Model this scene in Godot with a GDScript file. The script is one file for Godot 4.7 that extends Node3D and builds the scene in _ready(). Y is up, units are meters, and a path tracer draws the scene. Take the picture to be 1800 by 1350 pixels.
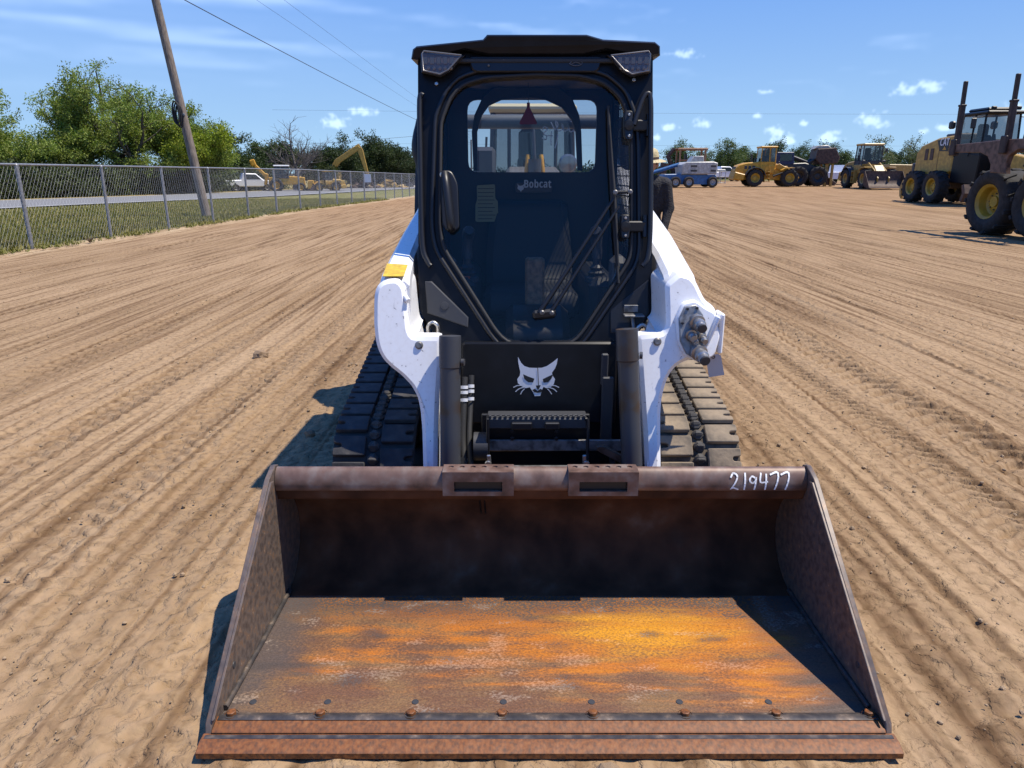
extends Node3D
# ---------------------------------------------------------------- mesh builder
class B:
	var v := PackedVector3Array()
	var n := PackedVector3Array()
	var u := PackedVector2Array()
	var c := PackedColorArray()
	var col := Color.WHITE
	var colored := false
	var s0 := 0
	func begin() -> void:
		s0 = v.size()
	func vert(p: Vector3, nn := Vector3.ZERO, uv := Vector2.ZERO) -> void:
		v.append(p); n.append(nn); u.append(uv)
		if colored: c.append(col)
	func tri(a: Vector3, b: Vector3, d: Vector3, na := Vector3.ZERO, nb := Vector3.ZERO, nd := Vector3.ZERO) -> void:
		vert(a, na); vert(b, nb); vert(d, nd)
	func quad(a: Vector3, b: Vector3, d: Vector3, e: Vector3) -> void:
		tri(a, b, d); tri(a, d, e)
	func flip(i: int) -> void:
		var p := v[i + 1]; v[i + 1] = v[i + 2]; v[i + 2] = p
		var q := n[i + 1]; n[i + 1] = n[i + 2]; n[i + 2] = q
		var w := u[i + 1]; u[i + 1] = u[i + 2]; u[i + 2] = w
	func finish() -> void:      # closed shape since begin(): turn it outwards
		var m := Vector3.ZERO
		var cnt := v.size() - s0
		if cnt == 0: return
		for i in range(s0, v.size()): m += v[i]
		m /= cnt
		var vol := 0.0
		for i in range(s0, v.size(), 3): vol += (v[i] - m).dot((v[i + 1] - m).cross(v[i + 2] - m))
		for i in range(s0, v.size(), 3):
			if vol > 0.0: flip(i)
			if n[i] == Vector3.ZERO:
				var f := (v[i + 2] - v[i]).cross(v[i + 1] - v[i]).normalized()
				n[i] = f; n[i + 1] = f; n[i + 2] = f
			else:
				var f := (v[i + 2] - v[i]).cross(v[i + 1] - v[i])
				for k in 3:
					if n[i + k].dot(f) < 0.0: n[i + k] = -n[i + k]
	func toward(h: Vector3) -> void:    # open sheet since begin(): every face looks along h
		for i in range(s0, v.size(), 3):
			var f := (v[i + 2] - v[i]).cross(v[i + 1] - v[i])
			if f.dot(h) < 0.0:
				flip(i); f = -f
			if n[i] == Vector3.ZERO:
				f = f.normalized()
				n[i] = f; n[i + 1] = f; n[i + 2] = f
	func box(p: Vector3, s: Vector3, bv := 0.006, bs := Basis.IDENTITY) -> void:
		begin()
		var h := s * 0.5
		bv = minf(bv, minf(h.x, minf(h.y, h.z)) * 0.9)
		var k := func(sx: int, sy: int, sz: int, ax: int) -> Vector3:
			var q := Vector3(sx * h.x, sy * h.y, sz * h.z)
			for i in 3:
				if i != ax: q[i] -= signf(q[i]) * bv
			return p + bs * q
		for ax in 3:
			var a1 := (ax + 1) % 3
			var a2 := (ax + 2) % 3
			for sg in [-1, 1]:
				var f := []
				for st in [[-1, -1], [1, -1], [1, 1], [-1, 1]]:
					var t := [0, 0, 0]
					t[ax] = sg; t[a1] = st[0]; t[a2] = st[1]
					f.append(k.call(t[0], t[1], t[2], ax))
				if sg > 0: quad(f[0], f[1], f[2], f[3])
				else: quad(f[3], f[2], f[1], f[0])
		for ax in 3:      # edges along ax
			var a1 := (ax + 1) % 3
			var a2 := (ax + 2) % 3
			for s1 in [-1, 1]:
				for s2 in [-1, 1]:
					var f := []
					for e in [[-1, a1], [1, a1], [1, a2], [-1, a2]]:
						var t := [0, 0, 0]
						t[ax] = e[0]; t[a1] = s1; t[a2] = s2
						f.append(k.call(t[0], t[1], t[2], e[1]))
					if s1 * s2 > 0: quad(f[3], f[2], f[1], f[0])
					else: quad(f[0], f[1], f[2], f[3])
		for sx in [-1, 1]:
			for sy in [-1, 1]:
				for sz in [-1, 1]:
					var a = k.call(sx, sy, sz, 0)
					var b = k.call(sx, sy, sz, 1)
					var d = k.call(sx, sy, sz, 2)
					if sx * sy * sz > 0: tri(a, b, d)
					else: tri(a, d, b)
		finish()
	func tube(path: Array, r, seg := 8, closed := false, caps := true) -> void:
		begin()
		var cnt := path.size()
		var rings := []
		var norms := []
		var tg: Vector3 = (path[1] - path[0]).normalized()
		var up := Vector3.UP if absf(tg.y) < 0.9 else Vector3.RIGHT
		var side := tg.cross(up).normalized()
		for i in cnt:
			var t: Vector3
			if closed: t = (path[(i + 1) % cnt] - path[(i + cnt - 1) % cnt]).normalized()
			elif i == 0: t = (path[1] - path[0]).normalized()
			elif i == cnt - 1: t = (path[i] - path[i - 1]).normalized()
			else: t = (path[i + 1] - path[i - 1]).normalized()
			side = (side - t * side.dot(t)).normalized()
			var o := side.cross(t)
			var rr: float = r[i] if r is Array else r
			var ring := []
			var nn := []
			for j in seg:
				var a := TAU * j / seg
				var d := side * cos(a) + o * sin(a)
				nn.append(d); ring.append(path[i] + d * rr)
			rings.append(ring); norms.append(nn)
		for i in (cnt if closed else cnt - 1):
			var i2 := (i + 1) % cnt
			for j in seg:
				var j2 := (j + 1) % seg
				tri(rings[i][j], rings[i][j2], rings[i2][j2], norms[i][j], norms[i][j2], norms[i2][j2])
				tri(rings[i][j], rings[i2][j2], rings[i2][j], norms[i][j], norms[i2][j2], norms[i2][j])
		if caps and not closed:
			for j in range(1, seg - 1):
				tri(rings[0][0], rings[0][j + 1], rings[0][j])
				tri(rings[cnt - 1][0], rings[cnt - 1][j], rings[cnt - 1][j + 1])
		finish()
	func lathe(prof: Array, at: Transform3D, seg := 24, smooth := false) -> void:   # prof of Vector2(radius, height along local y)
		begin()
		var m := prof.size()
		for i in m - 1:
			var p: Vector2 = prof[i]
			var q: Vector2 = prof[i + 1]
			var d := (q - p).normalized()
			var n0 := Vector2(d.y, -d.x)
			var n1 := n0
			if smooth:
				if i > 0: n0 = (n0 + _pn(prof[i - 1], p)).normalized()
				if i < m - 2: n1 = (n1 + _pn(q, prof[i + 2])).normalized()
			for j in seg:
				var a := TAU * j / seg
				var b := TAU * (j + 1) / seg
				var ca := Vector3(cos(a), 0, sin(a))
				var cb := Vector3(cos(b), 0, sin(b))
				var up := Vector3.UP
				var p0 := at * (ca * p.x + up * p.y)
				var p1 := at * (cb * p.x + up * p.y)
				var q0 := at * (ca * q.x + up * q.y)
				var q1 := at * (cb * q.x + up * q.y)
				var f := at.basis
				var np0 := (f * (ca * n0.x + up * n0.y)).normalized()
				var np1 := (f * (cb * n0.x + up * n0.y)).normalized()
				var nq0 := (f * (ca * n1.x + up * n1.y)).normalized()
				var nq1 := (f * (cb * n1.x + up * n1.y)).normalized()
				if p.x > 1e-5: tri(p0, p1, q1, np0, np1, nq1)
				if q.x > 1e-5: tri(p0, q1, q0, np0, nq1, nq0)
		finish()
	func _pn(p: Vector2, q: Vector2) -> Vector2:
		var d := (q - p).normalized()
		return Vector2(d.y, -d.x)
	func prism(poly: Array, f: Callable, bv := 0.0, bt := -1.0) -> void:   # poly of Vector2; f(p, t in 0..1) -> Vector3; bt = bevel as a share of t
		begin()
		var m := poly.size()
		var area := 0.0
		for i in m: area += (poly[i] as Vector2).cross(poly[(i + 1) % m])
		var sgn := signf(area)
		var inset := []
		for i in m:
			var p: Vector2 = poly[i]
			var d0 := (p - (poly[(i + m - 1) % m] as Vector2)).normalized()
			var d1 := ((poly[(i + 1) % m] as Vector2) - p).normalized()
			var n0 := Vector2(-d0.y, d0.x) * sgn
			var n1 := Vector2(-d1.y, d1.x) * sgn
			var k := (n0 + n1)
			var l := maxf(k.length_squared(), 0.5)
			inset.append(p + k * 2.0 / l * bv)
		var ix := Geometry2D.triangulate_polygon(PackedVector2Array(poly))
		if ix.is_empty():
			push_warning("bad polygon"); return
		for s in 2:
			var src := inset if bv > 0.0 else poly
			for i in range(0, ix.size(), 3):
				var a: Vector3 = f.call(src[ix[i]], float(s))
				var b: Vector3 = f.call(src[ix[i + 1]], float(s))
				var d: Vector3 = f.call(src[ix[i + 2]], float(s))
				var ccw: bool = ((poly[ix[i + 1]] as Vector2) - (poly[ix[i]] as Vector2)).cross((poly[ix[i + 2]] as Vector2) - (poly[ix[i]] as Vector2)) > 0.0
				if ccw == (s == 0): tri(a, b, d)
				else: tri(a, d, b)
		var rows := [[poly, 0.0], [poly, 1.0]]
		if bv > 0.0:
			rows = [[inset, 0.0], [poly, bt], [poly, 1.0 - bt], [inset, 1.0]]
		for k in rows.size() - 1:
			var qs := []
			var fn := []
			for i in m:
				var j := (i + 1) % m
				var a: Vector3 = f.call(rows[k][0][i], rows[k][1])
				var b: Vector3 = f.call(rows[k][0][j], rows[k][1])
				var d: Vector3 = f.call(rows[k + 1][0][j], rows[k + 1][1])
				var e: Vector3 = f.call(rows[k + 1][0][i], rows[k + 1][1])
				qs.append([a, b, d, e])
				fn.append(((d - a).cross(e - b)).normalized())
			for i in m:
				var q: Array = qs[i]
				var n0: Vector3 = fn[i]
				var np: Vector3 = fn[(i + m - 1) % m]
				var nq: Vector3 = fn[(i + 1) % m]
				var na := (n0 + np).normalized() if n0.dot(np) > 0.72 else n0
				var nb := (n0 + nq).normalized() if n0.dot(nq) > 0.72 else n0
				if sgn > 0:
					tri(q[1], q[0], q[3], nb, na, na); tri(q[1], q[3], q[2], nb, na, nb)
				else:
					tri(q[0], q[1], q[2], na, nb, nb); tri(q[0], q[2], q[3], na, nb, na)
		finish()
	func ring(outer: Array, inner: Array, mid: Vector2, f: Callable) -> void:   # a plate with an opening, both outlines star-shaped round mid
		begin()
		var ang := []
		for p in outer + inner: ang.append((p - mid).angle())
		for i in 48: ang.append(-PI + TAU * (i + 0.37) / 48)
		ang.sort()
		var a2 := [ang[0]]
		for a in ang:
			if a - a2[-1] > 0.004: a2.append(a)
		var o := []
		var q := []
		for a in a2:
			o.append(_hit(outer, mid, a)); q.append(_hit(inner, mid, a))
		var m := a2.size()
		for i in m:
			var j := (i + 1) % m
			var fo0: Vector3 = f.call(o[i], 0.0); var fo1: Vector3 = f.call(o[j], 0.0)
			var fi0: Vector3 = f.call(q[i], 0.0); var fi1: Vector3 = f.call(q[j], 0.0)
			var bo0: Vector3 = f.call(o[i], 1.0); var bo1: Vector3 = f.call(o[j], 1.0)
			var bi0: Vector3 = f.call(q[i], 1.0); var bi1: Vector3 = f.call(q[j], 1.0)
			quad(fi0, fo0, fo1, fi1)
			quad(bi1, bo1, bo0, bi0)
			quad(fo0, bo0, bo1, fo1)
			quad(fi1, bi1, bi0, fi0)
		finish()
	func _hit(poly: Array, mid: Vector2, a: float) -> Vector2:
		var d := Vector2.from_angle(a)
		for i in poly.size():
			var p: Vector2 = poly[i] - mid
			var e: Vector2 = (poly[(i + 1) % poly.size()] as Vector2) - mid - p
			var den := d.cross(e)
			if absf(den) < 1e-9: continue
			var t := p.cross(e) / den
			var s := p.cross(d) / den
			if t > 0.0 and s >= -1e-5 and s <= 1.00001: return mid + d * t
		return mid
	func mesh() -> ArrayMesh:
		var a := []
		a.resize(Mesh.ARRAY_MAX)
		a[Mesh.ARRAY_VERTEX] = v; a[Mesh.ARRAY_NORMAL] = n; a[Mesh.ARRAY_TEX_UV] = u
		if colored: a[Mesh.ARRAY_COLOR] = c
		var m := ArrayMesh.new()
		m.add_surface_from_arrays(Mesh.PRIMITIVE_TRIANGLES, a)
		return m

# ---------------------------------------------------------------- scene helpers
var used := {}
var M := {}
func numbered(s: String) -> String:
	used[s] = used.get(s, -1) + 1
	return s if used[s] == 0 else "%s_%03d" % [s, used[s]]
func tag(o: Node, label: String, category := "", group := "", kind := "") -> void:
	if label: o.set_meta("label", label)
	if category: o.set_meta("category", category)
	if group: o.set_meta("group", group)
	if kind: o.set_meta("kind", kind)
func put(b: B, called: String, m: Material, parent: Node = self) -> MeshInstance3D:
	return inst(b.mesh(), called, m, parent)
func inst(me: Mesh, called: String, m: Material, parent: Node = self, at := Transform3D.IDENTITY) -> MeshInstance3D:
	var o := MeshInstance3D.new()
	o.mesh = me; o.material_override = m
	o.transform = at
	if parent == self: o.name = numbered(called)
	else:
		var nm := called
		var k := 0
		var names: Dictionary = parent.get_meta("_names") if parent.has_meta("_names") else {}
		if names.has(called):
			k = names[called] + 1
			nm = "%s_%03d" % [called, k]
		names[called] = k
		parent.set_meta("_names", names)
		o.name = nm
	parent.add_child(o, true)
	return o
func thing(called: String, label: String, category: String, at := Vector3.ZERO, turn := 0.0, group := "") -> Node3D:
	var o := Node3D.new()
	o.name = numbered(called); add_child(o)
	o.position = at; o.rotation.y = turn
	tag(o, label, category, group)
	return o
func sub(called: String, parent: Node, at := Transform3D.IDENTITY) -> Node3D:
	var o := Node3D.new()
	var names: Dictionary = parent.get_meta("_names") if parent.has_meta("_names") else {}
	var nm := called
	if names.has(called):
		names[called] += 1
		nm = "%s_%03d" % [called, names[called]]
	else: names[called] = 0
	parent.set_meta("_names", names)
	o.name = nm; o.transform = at
	parent.add_child(o, true)
	return o
func struct(o: Node) -> void:
	o.set_meta("kind", "structure")
func lin(r: float, g: float, b: float, a := 1.0) -> Color:
	var c := Color(r, g, b, a).linear_to_srgb()
	c.a = a
	return c
func noise_tex(sd: int, freq: float, stops: Array, size := 512, oct := 5, kind := FastNoiseLite.TYPE_SIMPLEX_SMOOTH) -> NoiseTexture2D:
	var f := FastNoiseLite.new()
	f.seed = sd; f.frequency = freq; f.fractal_octaves = oct; f.noise_type = kind
	var t := NoiseTexture2D.new()
	t.width = size; t.height = size; t.seamless = true; t.noise = f
	if stops:
		var g := Gradient.new()
		g.offsets = PackedFloat32Array(stops.map(func(s): return s[0]))
		g.colors = PackedColorArray(stops.map(func(s): return s[1]))
		t.color_ramp = g
	return t
func ridge_tex(sd: int, freq: float, stops: Array, size := 1024, oct := 4) -> NoiseTexture2D:
	var t := noise_tex(sd, freq, stops, size, oct)
	var f: FastNoiseLite = t.noise
	f.fractal_type = FastNoiseLite.FRACTAL_RIDGED
	f.domain_warp_enabled = true; f.domain_warp_amplitude = 25.0; f.domain_warp_frequency = 0.02
	return t
func mat(called: String, c: Color, rough := 0.6, metal := 0.0, tex: Texture2D = null, scale := 1.0, bump: Texture2D = null, bscale := 0.2) -> StandardMaterial3D:
	var m := StandardMaterial3D.new()
	m.resource_name = called
	m.albedo_color = c; m.roughness = rough; m.metallic = metal
	if tex: m.albedo_texture = tex
	if bump:
		m.heightmap_enabled = true; m.heightmap_texture = bump; m.heightmap_scale = bscale
	if tex or bump:
		m.uv1_triplanar = true
		m.uv1_scale = Vector3.ONE * scale
	M[called] = m
	return m
func glass(called: String, c: Color) -> StandardMaterial3D:
	var m := StandardMaterial3D.new()
	m.resource_name = called
	m.albedo_color = c; m.roughness = 0.02
	m.transparency = BaseMaterial3D.TRANSPARENCY_ALPHA
	M[called] = m
	return m
func V2(a: Array) -> Array:
	var o := []
	for i in range(0, a.size(), 2): o.append(Vector2(a[i], a[i + 1]))
	return o
func smooth_loop(poly: Array, r: float, k := 4) -> Array:    # rounds the corners of an outline
	var o := []
	var m := poly.size()
	for i in m:
		var p: Vector2 = poly[i]
		var a: Vector2 = poly[(i + m - 1) % m]
		var b: Vector2 = poly[(i + 1) % m]
		var ra := minf(r, p.distance_to(a) * 0.45)
		var rb := minf(r, p.distance_to(b) * 0.45)
		var p0 := p + (a - p).normalized() * ra
		var p1 := p + (b - p).normalized() * rb
		for j in k + 1:
			var t := float(j) / k
			o.append(p0.lerp(p, t).lerp(p.lerp(p1, t), t))
	return o
func spline(pts: Array, k := 6) -> Array:
	var o := []
	var m := pts.size()
	for i in m - 1:
		var a = pts[maxi(i - 1, 0)]; var b = pts[i]; var c = pts[i + 1]; var d = pts[mini(i + 2, m - 1)]
		for j in k:
			o.append(b.cubic_interpolate(c, a, d, float(j) / k))
	o.append(pts[m - 1])
	return o
func aim(at: Vector3, y: Vector3) -> Transform3D:      # local y along the given direction
	y = y.normalized()
	var x := y.cross(Vector3.FORWARD if absf(y.z) < 0.9 else Vector3.RIGHT).normalized()
	return Transform3D(Basis(x, y, x.cross(y)), at)
var nz := {}
func noise(sd: int, freq := 1.0, oct := 1) -> FastNoiseLite:
	var f := FastNoiseLite.new()
	f.seed = sd; f.frequency = freq; f.noise_type = FastNoiseLite.TYPE_SIMPLEX_SMOOTH
	f.fractal_type = FastNoiseLite.FRACTAL_FBM if oct > 1 else FastNoiseLite.FRACTAL_NONE
	f.fractal_octaves = oct
	return f
# ---------------------------------------------------------------- the lie of the land (d = metres ahead)
func pw(d: float, k: Array) -> float:
	for i in range(1, k.size()):
		if d < k[i][0]: return lerpf(k[i - 1][1], k[i][1], clampf((d - k[i - 1][0]) / (k[i][0] - k[i - 1][0]), 0, 1))
	return k[-1][1]
func land(x: float, d: float) -> float:
	var t := smoothstep(-5.0, 7.0, x)
	return lerpf(pw(d, [[0, 0.0], [31, 0.0], [56, -0.18], [70, -0.2]]), pw(d, [[0, 0.0], [10, 0.0], [18, 0.05], [34, 0.25], [61, 0.5], [90, 0.62]]), t)
func fence_x(d: float) -> float:
	return -9.75 + 0.05 * (d - 14.64)
func road_x(d: float) -> float:      # near edge of the road
	return -19.0 + 0.19 * (d - 46.0)
const RUTS := [  # x, half width, depth, drift per metre ahead, cleat pitch, cleat depth, berm
	[-8.35, 0.30, 0.035, 0.05, 0.32, 0.03, 0.03], [-6.9, 0.07, 0.02, 0.045, 0.0, 0.0, 0.012], [-6.1, 0.22, 0.02, 0.04, 0.18, 0.012, 0.015],
	[-5.2, 0.06, 0.025, 0.04, 0.0, 0.0, 0.015], [-4.7, 0.06, 0.02, 0.038, 0.0, 0.0, 0.012], [-3.9, 0.2, 0.02, 0.03, 0.14, 0.012, 0.015],
	[-3.15, 0.05, 0.03, 0.02, 0.0, 0.0, 0.02], [-2.75, 0.13, 0.025, 0.02, 0.13, 0.014, 0.02], [-2.05, 0.16, 0.02, 0.02, 0.12, 0.012, 0.02],
	[-1.45, 0.22, 0.025, 0.0, 0.0, 0.0, 0.02], [-1.0, 0.13, 0.02, 0.0, 0.105, 0.024, 0.01], [1.35, 0.16, 0.02, 0.01, 0.0, 0.0, 0.012],
	[1.62, 0.03, 0.018, 0.0, 0.0, 0.0, 0.01], [1.85, 0.03, 0.015, 0.0, 0.0, 0.0, 0.008], [2.25, 0.16, 0.022, 0.0, 0.09, 0.018, 0.012], [2.75, 0.17, 0.028, -0.005, 0.15, 0.028, 0.015],
	[3.3, 0.3, 0.035, 0.0, 0.0, 0.0, 0.045], [4.15, 0.035, 0.025, 0.0, 0.0, 0.0, 0.015], [4.3, 0.035, 0.025, 0.0, 0.0, 0.0, 0.015], [4.45, 0.035, 0.025, 0.0, 0.0, 0.0, 0.015],
	[4.95, 0.15, 0.02, -0.01, 0.12, 0.015, 0.015], [5.8, 0.25, 0.03, 0.0, 0.0, 0.0, 0.03], [6.6, 0.05, 0.02, -0.02, 0.0, 0.0, 0.015], [7.3, 0.2, 0.025, -0.02, 0.2, 0.02, 0.02],
	[8.4, 0.3, 0.03, -0.03, 0.0, 0.0, 0.03], [9.6, 0.07, 0.02, -0.03, 0.0, 0.0, 0.015], [10.8, 0.25, 0.025, -0.03, 0.25, 0.02, 0.02], [12.5, 0.3, 0.03, -0.04, 0.0, 0.0, 0.03],
	[14.5, 0.3, 0.03, -0.04, 0.0, 0.0, 0.03], [17.0, 0.35, 0.03, -0.05, 0.0, 0.0, 0.03], [20.0, 0.4, 0.03, -0.05, 0.0, 0.0, 0.03]]
func build_ground() -> void:
	var xs := PackedFloat32Array()
	var half := []
	var x := 0.0
	while x < 700.0:
		half.append(x)
		x += 0.0145 if x < 3.2 else 0.0145 + (x - 3.2) * 0.0245
	half.append(900.0)
	for i in range(half.size() - 1, 0, -1): xs.append(-half[i] + 0.6)
	for q in half: xs.append(q + 0.6)
	var ds := PackedFloat32Array([-60.0, -30.0, -16.0, -9.0, -5.0, -3.0, -1.8, -1.0, -0.5, -0.2, 0.1, 0.3, 0.5, 0.65])
	var d := 0.75
	while d < 900.0:
		ds.append(d)
		d += clampf(0.00058 * d * d, 0.0135, 30.0)
	var nx := xs.size()
	var nd := ds.size()
	var v := PackedVector3Array(); var u := PackedVector2Array(); var u2 := PackedVector2Array(); var c := PackedColorArray(); var nn := PackedVector3Array()
	v.resize(nx * nd); u.resize(nx * nd); u2.resize(nx * nd); c.resize(nx * nd); nn.resize(nx * nd)
	var n_big := noise(3, 0.35, 3)
	var n_streak := noise(5, 1.0, 3)
	var n_clod := noise(7, 9.0, 3)
	var n_fine := noise(9, 30.0, 2)
	var n_rag := noise(11, 1.3, 3)
	var n_warp := noise(13, 0.5, 2)
	var dry := Color(0.318, 0.210, 0.116)
	var pale := Color(0.40, 0.274, 0.160)
	var dark := Color(0.175, 0.108, 0.058)
	var sand := Color(0.50, 0.375, 0.235)
	var lawn := Color(0.18, 0.19, 0.055)
	var straw := Color(0.27, 0.22, 0.09)
	var scrub := Color(0.16, 0.13, 0.06)
	var near_ruts := []
	for j in nd:
		var dd := ds[j]
		near_ruts = []
		for r in RUTS: near_ruts.append([r[0] + r[3] * dd + 0.05 * n_warp.get_noise_2d(dd * 0.6, r[0] * 9.0), r])
		var fade := 1.0 / (1.0 + maxf(dd - 40.0, 0.0) * 0.05)
		var fx := fence_x(dd) if dd < 75 else -7.0 + (dd - 75.0) * 0.3
		for i in nx:
			var xx := xs[i]
			var k := j * nx + i
			var h := land(xx, dd)
			var big := n_big.get_noise_2d(xx, dd * 0.4)
			var edge := xx - fx + 0.22 * n_rag.get_noise_2d(xx, dd)
			var col: Color
			if edge > -0.05 and dd < 100.0 and xx < 80.0:
				var st := n_streak.get_noise_2d(xx * 4.2, dd * 0.10)
				var st2 := n_streak.get_noise_2d(xx * 17.0 + 40.0, dd * 0.14)
				var cl := 0.0
				var fi := 0.0
				if dd < 22.0 and absf(xx) < 16.0:
					cl = n_clod.get_noise_2d(xx * (0.5 if big > 0.1 else 0.8), dd)
					if dd < 9.0: fi = n_fine.get_noise_2d(xx, dd)
				var rough := clampf(0.45 + 1.6 * big, 0.15, 1.3)
				var churn := 0.0
				var rut := 0.0
				for r in near_ruts:
					var dx: float = xx - r[0]
					var q: Array = r[1]
					var w: float = q[1]
					if absf(dx) > w * 2.2: continue
					var a := absf(dx) / w
					if a < 1.0:
						var pres := clampf(0.72 + 1.1 * n_warp.get_noise_2d(xx * 0.2 + q[0] * 7.0, dd * 0.35), 0.0, 1.0)
						var dip: float = q[2] * (1.0 - a * a * a) * pres
						if q[4] > 0.0:
							var ph := fposmod((dd + absf(dx) * 0.7) / q[4], 1.0)
							churn = maxf(churn, 0.75 * pres * (1.0 - smoothstep(0.0, 0.18, ph) + smoothstep(0.5, 0.72, ph)) * smoothstep(1.0, 0.8, a))
							dip -= q[5] * pres * (smoothstep(0.0, 0.18, ph) - smoothstep(0.5, 0.72, ph)) * smoothstep(1.0, 0.8, a)
						rut -= dip * (0.5 if q[4] == 0.0 else 0.9)
						churn = maxf(churn, (1.0 if q[4] == 0.0 and w > 0.15 else 0.5) * pres * (1.0 - a * a))
						if w < 0.12: churn = maxf(churn, 1.2 * pres * (1.0 - a))
					else:
						rut += q[6] * 0.35 * (1.0 - smoothstep(1.0, 2.2, a)) * smoothstep(0.9, 1.15, a) * (1.0 + cl)
						churn = maxf(churn, 0.32 * (1.0 - smoothstep(1.0, 2.0, a)))
				var calm := 1.0 - 0.75 * (smoothstep(1.05, 0.93, absf(xx - 0.1)) * smoothstep(1.2, 1.45, dd) * smoothstep(5.6, 5.2, dd))
				h += (0.003 * st * fade + 0.002 * st2 * fade + rut * fade + 0.006 * cl * rough + 0.022 * cl * churn + 0.0022 * fi * (rough + churn)) * calm - 0.012
				if dd < 1.55 and dd > 1.2 and xx > -0.8 and xx < 1.0: h += 0.012 * smoothstep(1.2, 1.48, dd) * (1.0 + cl) 
				var t := clampf(0.5 + 0.5 * st + 0.4 * st2 + 0.5 * big + 0.2 * cl, 0.0, 1.0)
				col = dry.lerp(pale, t * 0.8).lerp(dark, clampf(churn * (0.62 + 0.5 * cl) + maxf(0.0, -st - 0.2) * 0.5 + maxf(0.0, -st2 - 0.2) * 0.6 + maxf(0.0, -cl - 0.3) * 0.3, 0.0, 0.85))
				if dd > 14.0: col = col.lerp(Color(0.35, 0.212, 0.108), smoothstep(14.0, 45.0, dd) * 0.55)
				var sk := smoothstep(0.75, 0.12, edge) * smoothstep(-0.4, 0.1, n_rag.get_noise_2d(xx * 2.0, dd * 2.0) + 0.15)
				col = col.lerp(sand, clampf(sk, 0.0, 1.0) * 0.9)
				h += 0.05 * smoothstep(0.8, 0.0, edge)
			else:
				var g := n_rag.get_noise_2d(xx * 0.8 + 30.0, dd * 0.6)
				var g2 := n_clod.get_noise_2d(xx * 0.6, dd * 0.6) if dd < 50.0 else 0.0
				col = lawn.lerp(straw, clampf(0.38 + 0.8 * g + 0.5 * g2, 0.0, 1.0))
				col = col.lerp(sand, smoothstep(-0.7, 0.0, edge) * clampf(0.45 + g * 1.2, 0.0, 0.8) if dd < 100.0 else 0.0)
				var beyond := road_x(dd) - 11.0 - xx
				if beyond > 0.0 and xx < 0.0: col = col.lerp(Color(0.36, 0.27, 0.12), 0.7)
				h += 0.05 + 0.01 * g2
				if xx > fx and dd > 90.0: col = scrub.lerp(lawn, clampf(0.5 + g, 0.0, 1.0))
			v[k] = Vector3(xx, h, -dd)
			u[k] = Vector2(xx, dd)
			u2[k] = Vector2(xx * 0.31 + 0.01 * sin(dd * 0.7), dd * 0.0072)
			c[k] = col
	for j in nd:
		for i in nx:
			var a := v[j * nx + maxi(i - 1, 0)]; var b := v[j * nx + mini(i + 1, nx - 1)]
			var e := v[maxi(j - 1, 0) * nx + i]; var f := v[mini(j + 1, nd - 1) * nx + i]
			nn[j * nx + i] = (b - a).cross(f - e).normalized()
	var ix := PackedInt32Array()
	ix.resize((nx - 1) * (nd - 1) * 6)
	var p := 0
	for j in nd - 1:
		for i in nx - 1:
			var a := j * nx + i
			var b := a + nx
			ix[p] = a; ix[p + 1] = b; ix[p + 2] = b + 1; ix[p + 3] = a; ix[p + 4] = b + 1; ix[p + 5] = a + 1
			p += 6
	var arr := []
	arr.resize(Mesh.ARRAY_MAX)
	arr[Mesh.ARRAY_VERTEX] = v; arr[Mesh.ARRAY_NORMAL] = nn; arr[Mesh.ARRAY_TEX_UV] = u; arr[Mesh.ARRAY_TEX_UV2] = u2; arr[Mesh.ARRAY_COLOR] = c; arr[Mesh.ARRAY_INDEX] = ix
	var me := ArrayMesh.new()
	me.add_surface_from_arrays(Mesh.PRIMITIVE_TRIANGLES, arr)
	var m := StandardMaterial3D.new()
	m.resource_name = "dirt"
	m.vertex_color_use_as_albedo = true
	m.roughness = 0.95; m.metallic_specular = 0.2
	m.albedo_texture = noise_tex(21, 0.02, [[0.0, Color(0.78, 0.77, 0.76)], [0.45, Color(0.95, 0.95, 0.95)], [1.0, Color(1, 1, 1)]], 1024, 6)
	m.uv1_scale = Vector3(0.71, 0.71, 1)
	m.heightmap_enabled = true
	m.heightmap_texture = ridge_tex(23, 0.012, [[0.0, Color.WHITE], [0.55, Color(0.75, 0.75, 0.75)], [0.85, Color(0.35, 0.35, 0.35)], [1.0, Color.BLACK]], 1024, 5)
	m.heightmap_scale = 1.25
	m.detail_enabled = true
	m.detail_blend_mode = BaseMaterial3D.BLEND_MODE_MUL
	m.detail_uv_layer = BaseMaterial3D.DETAIL_UV_2
	m.detail_albedo = noise_tex(29, 0.03, [[0.0, Color(0.60, 0.55, 0.51)], [0.36, Color(0.90, 0.885, 0.87)], [0.5, Color(1.0, 1.0, 1.0)], [1.0, Color(1, 1, 1)]], 1024, 5)
	var g := inst(me, "ground", m)
	struct(g)
	tag(g, "tan graded dirt lot scored with tyre and track ruts")
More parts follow.
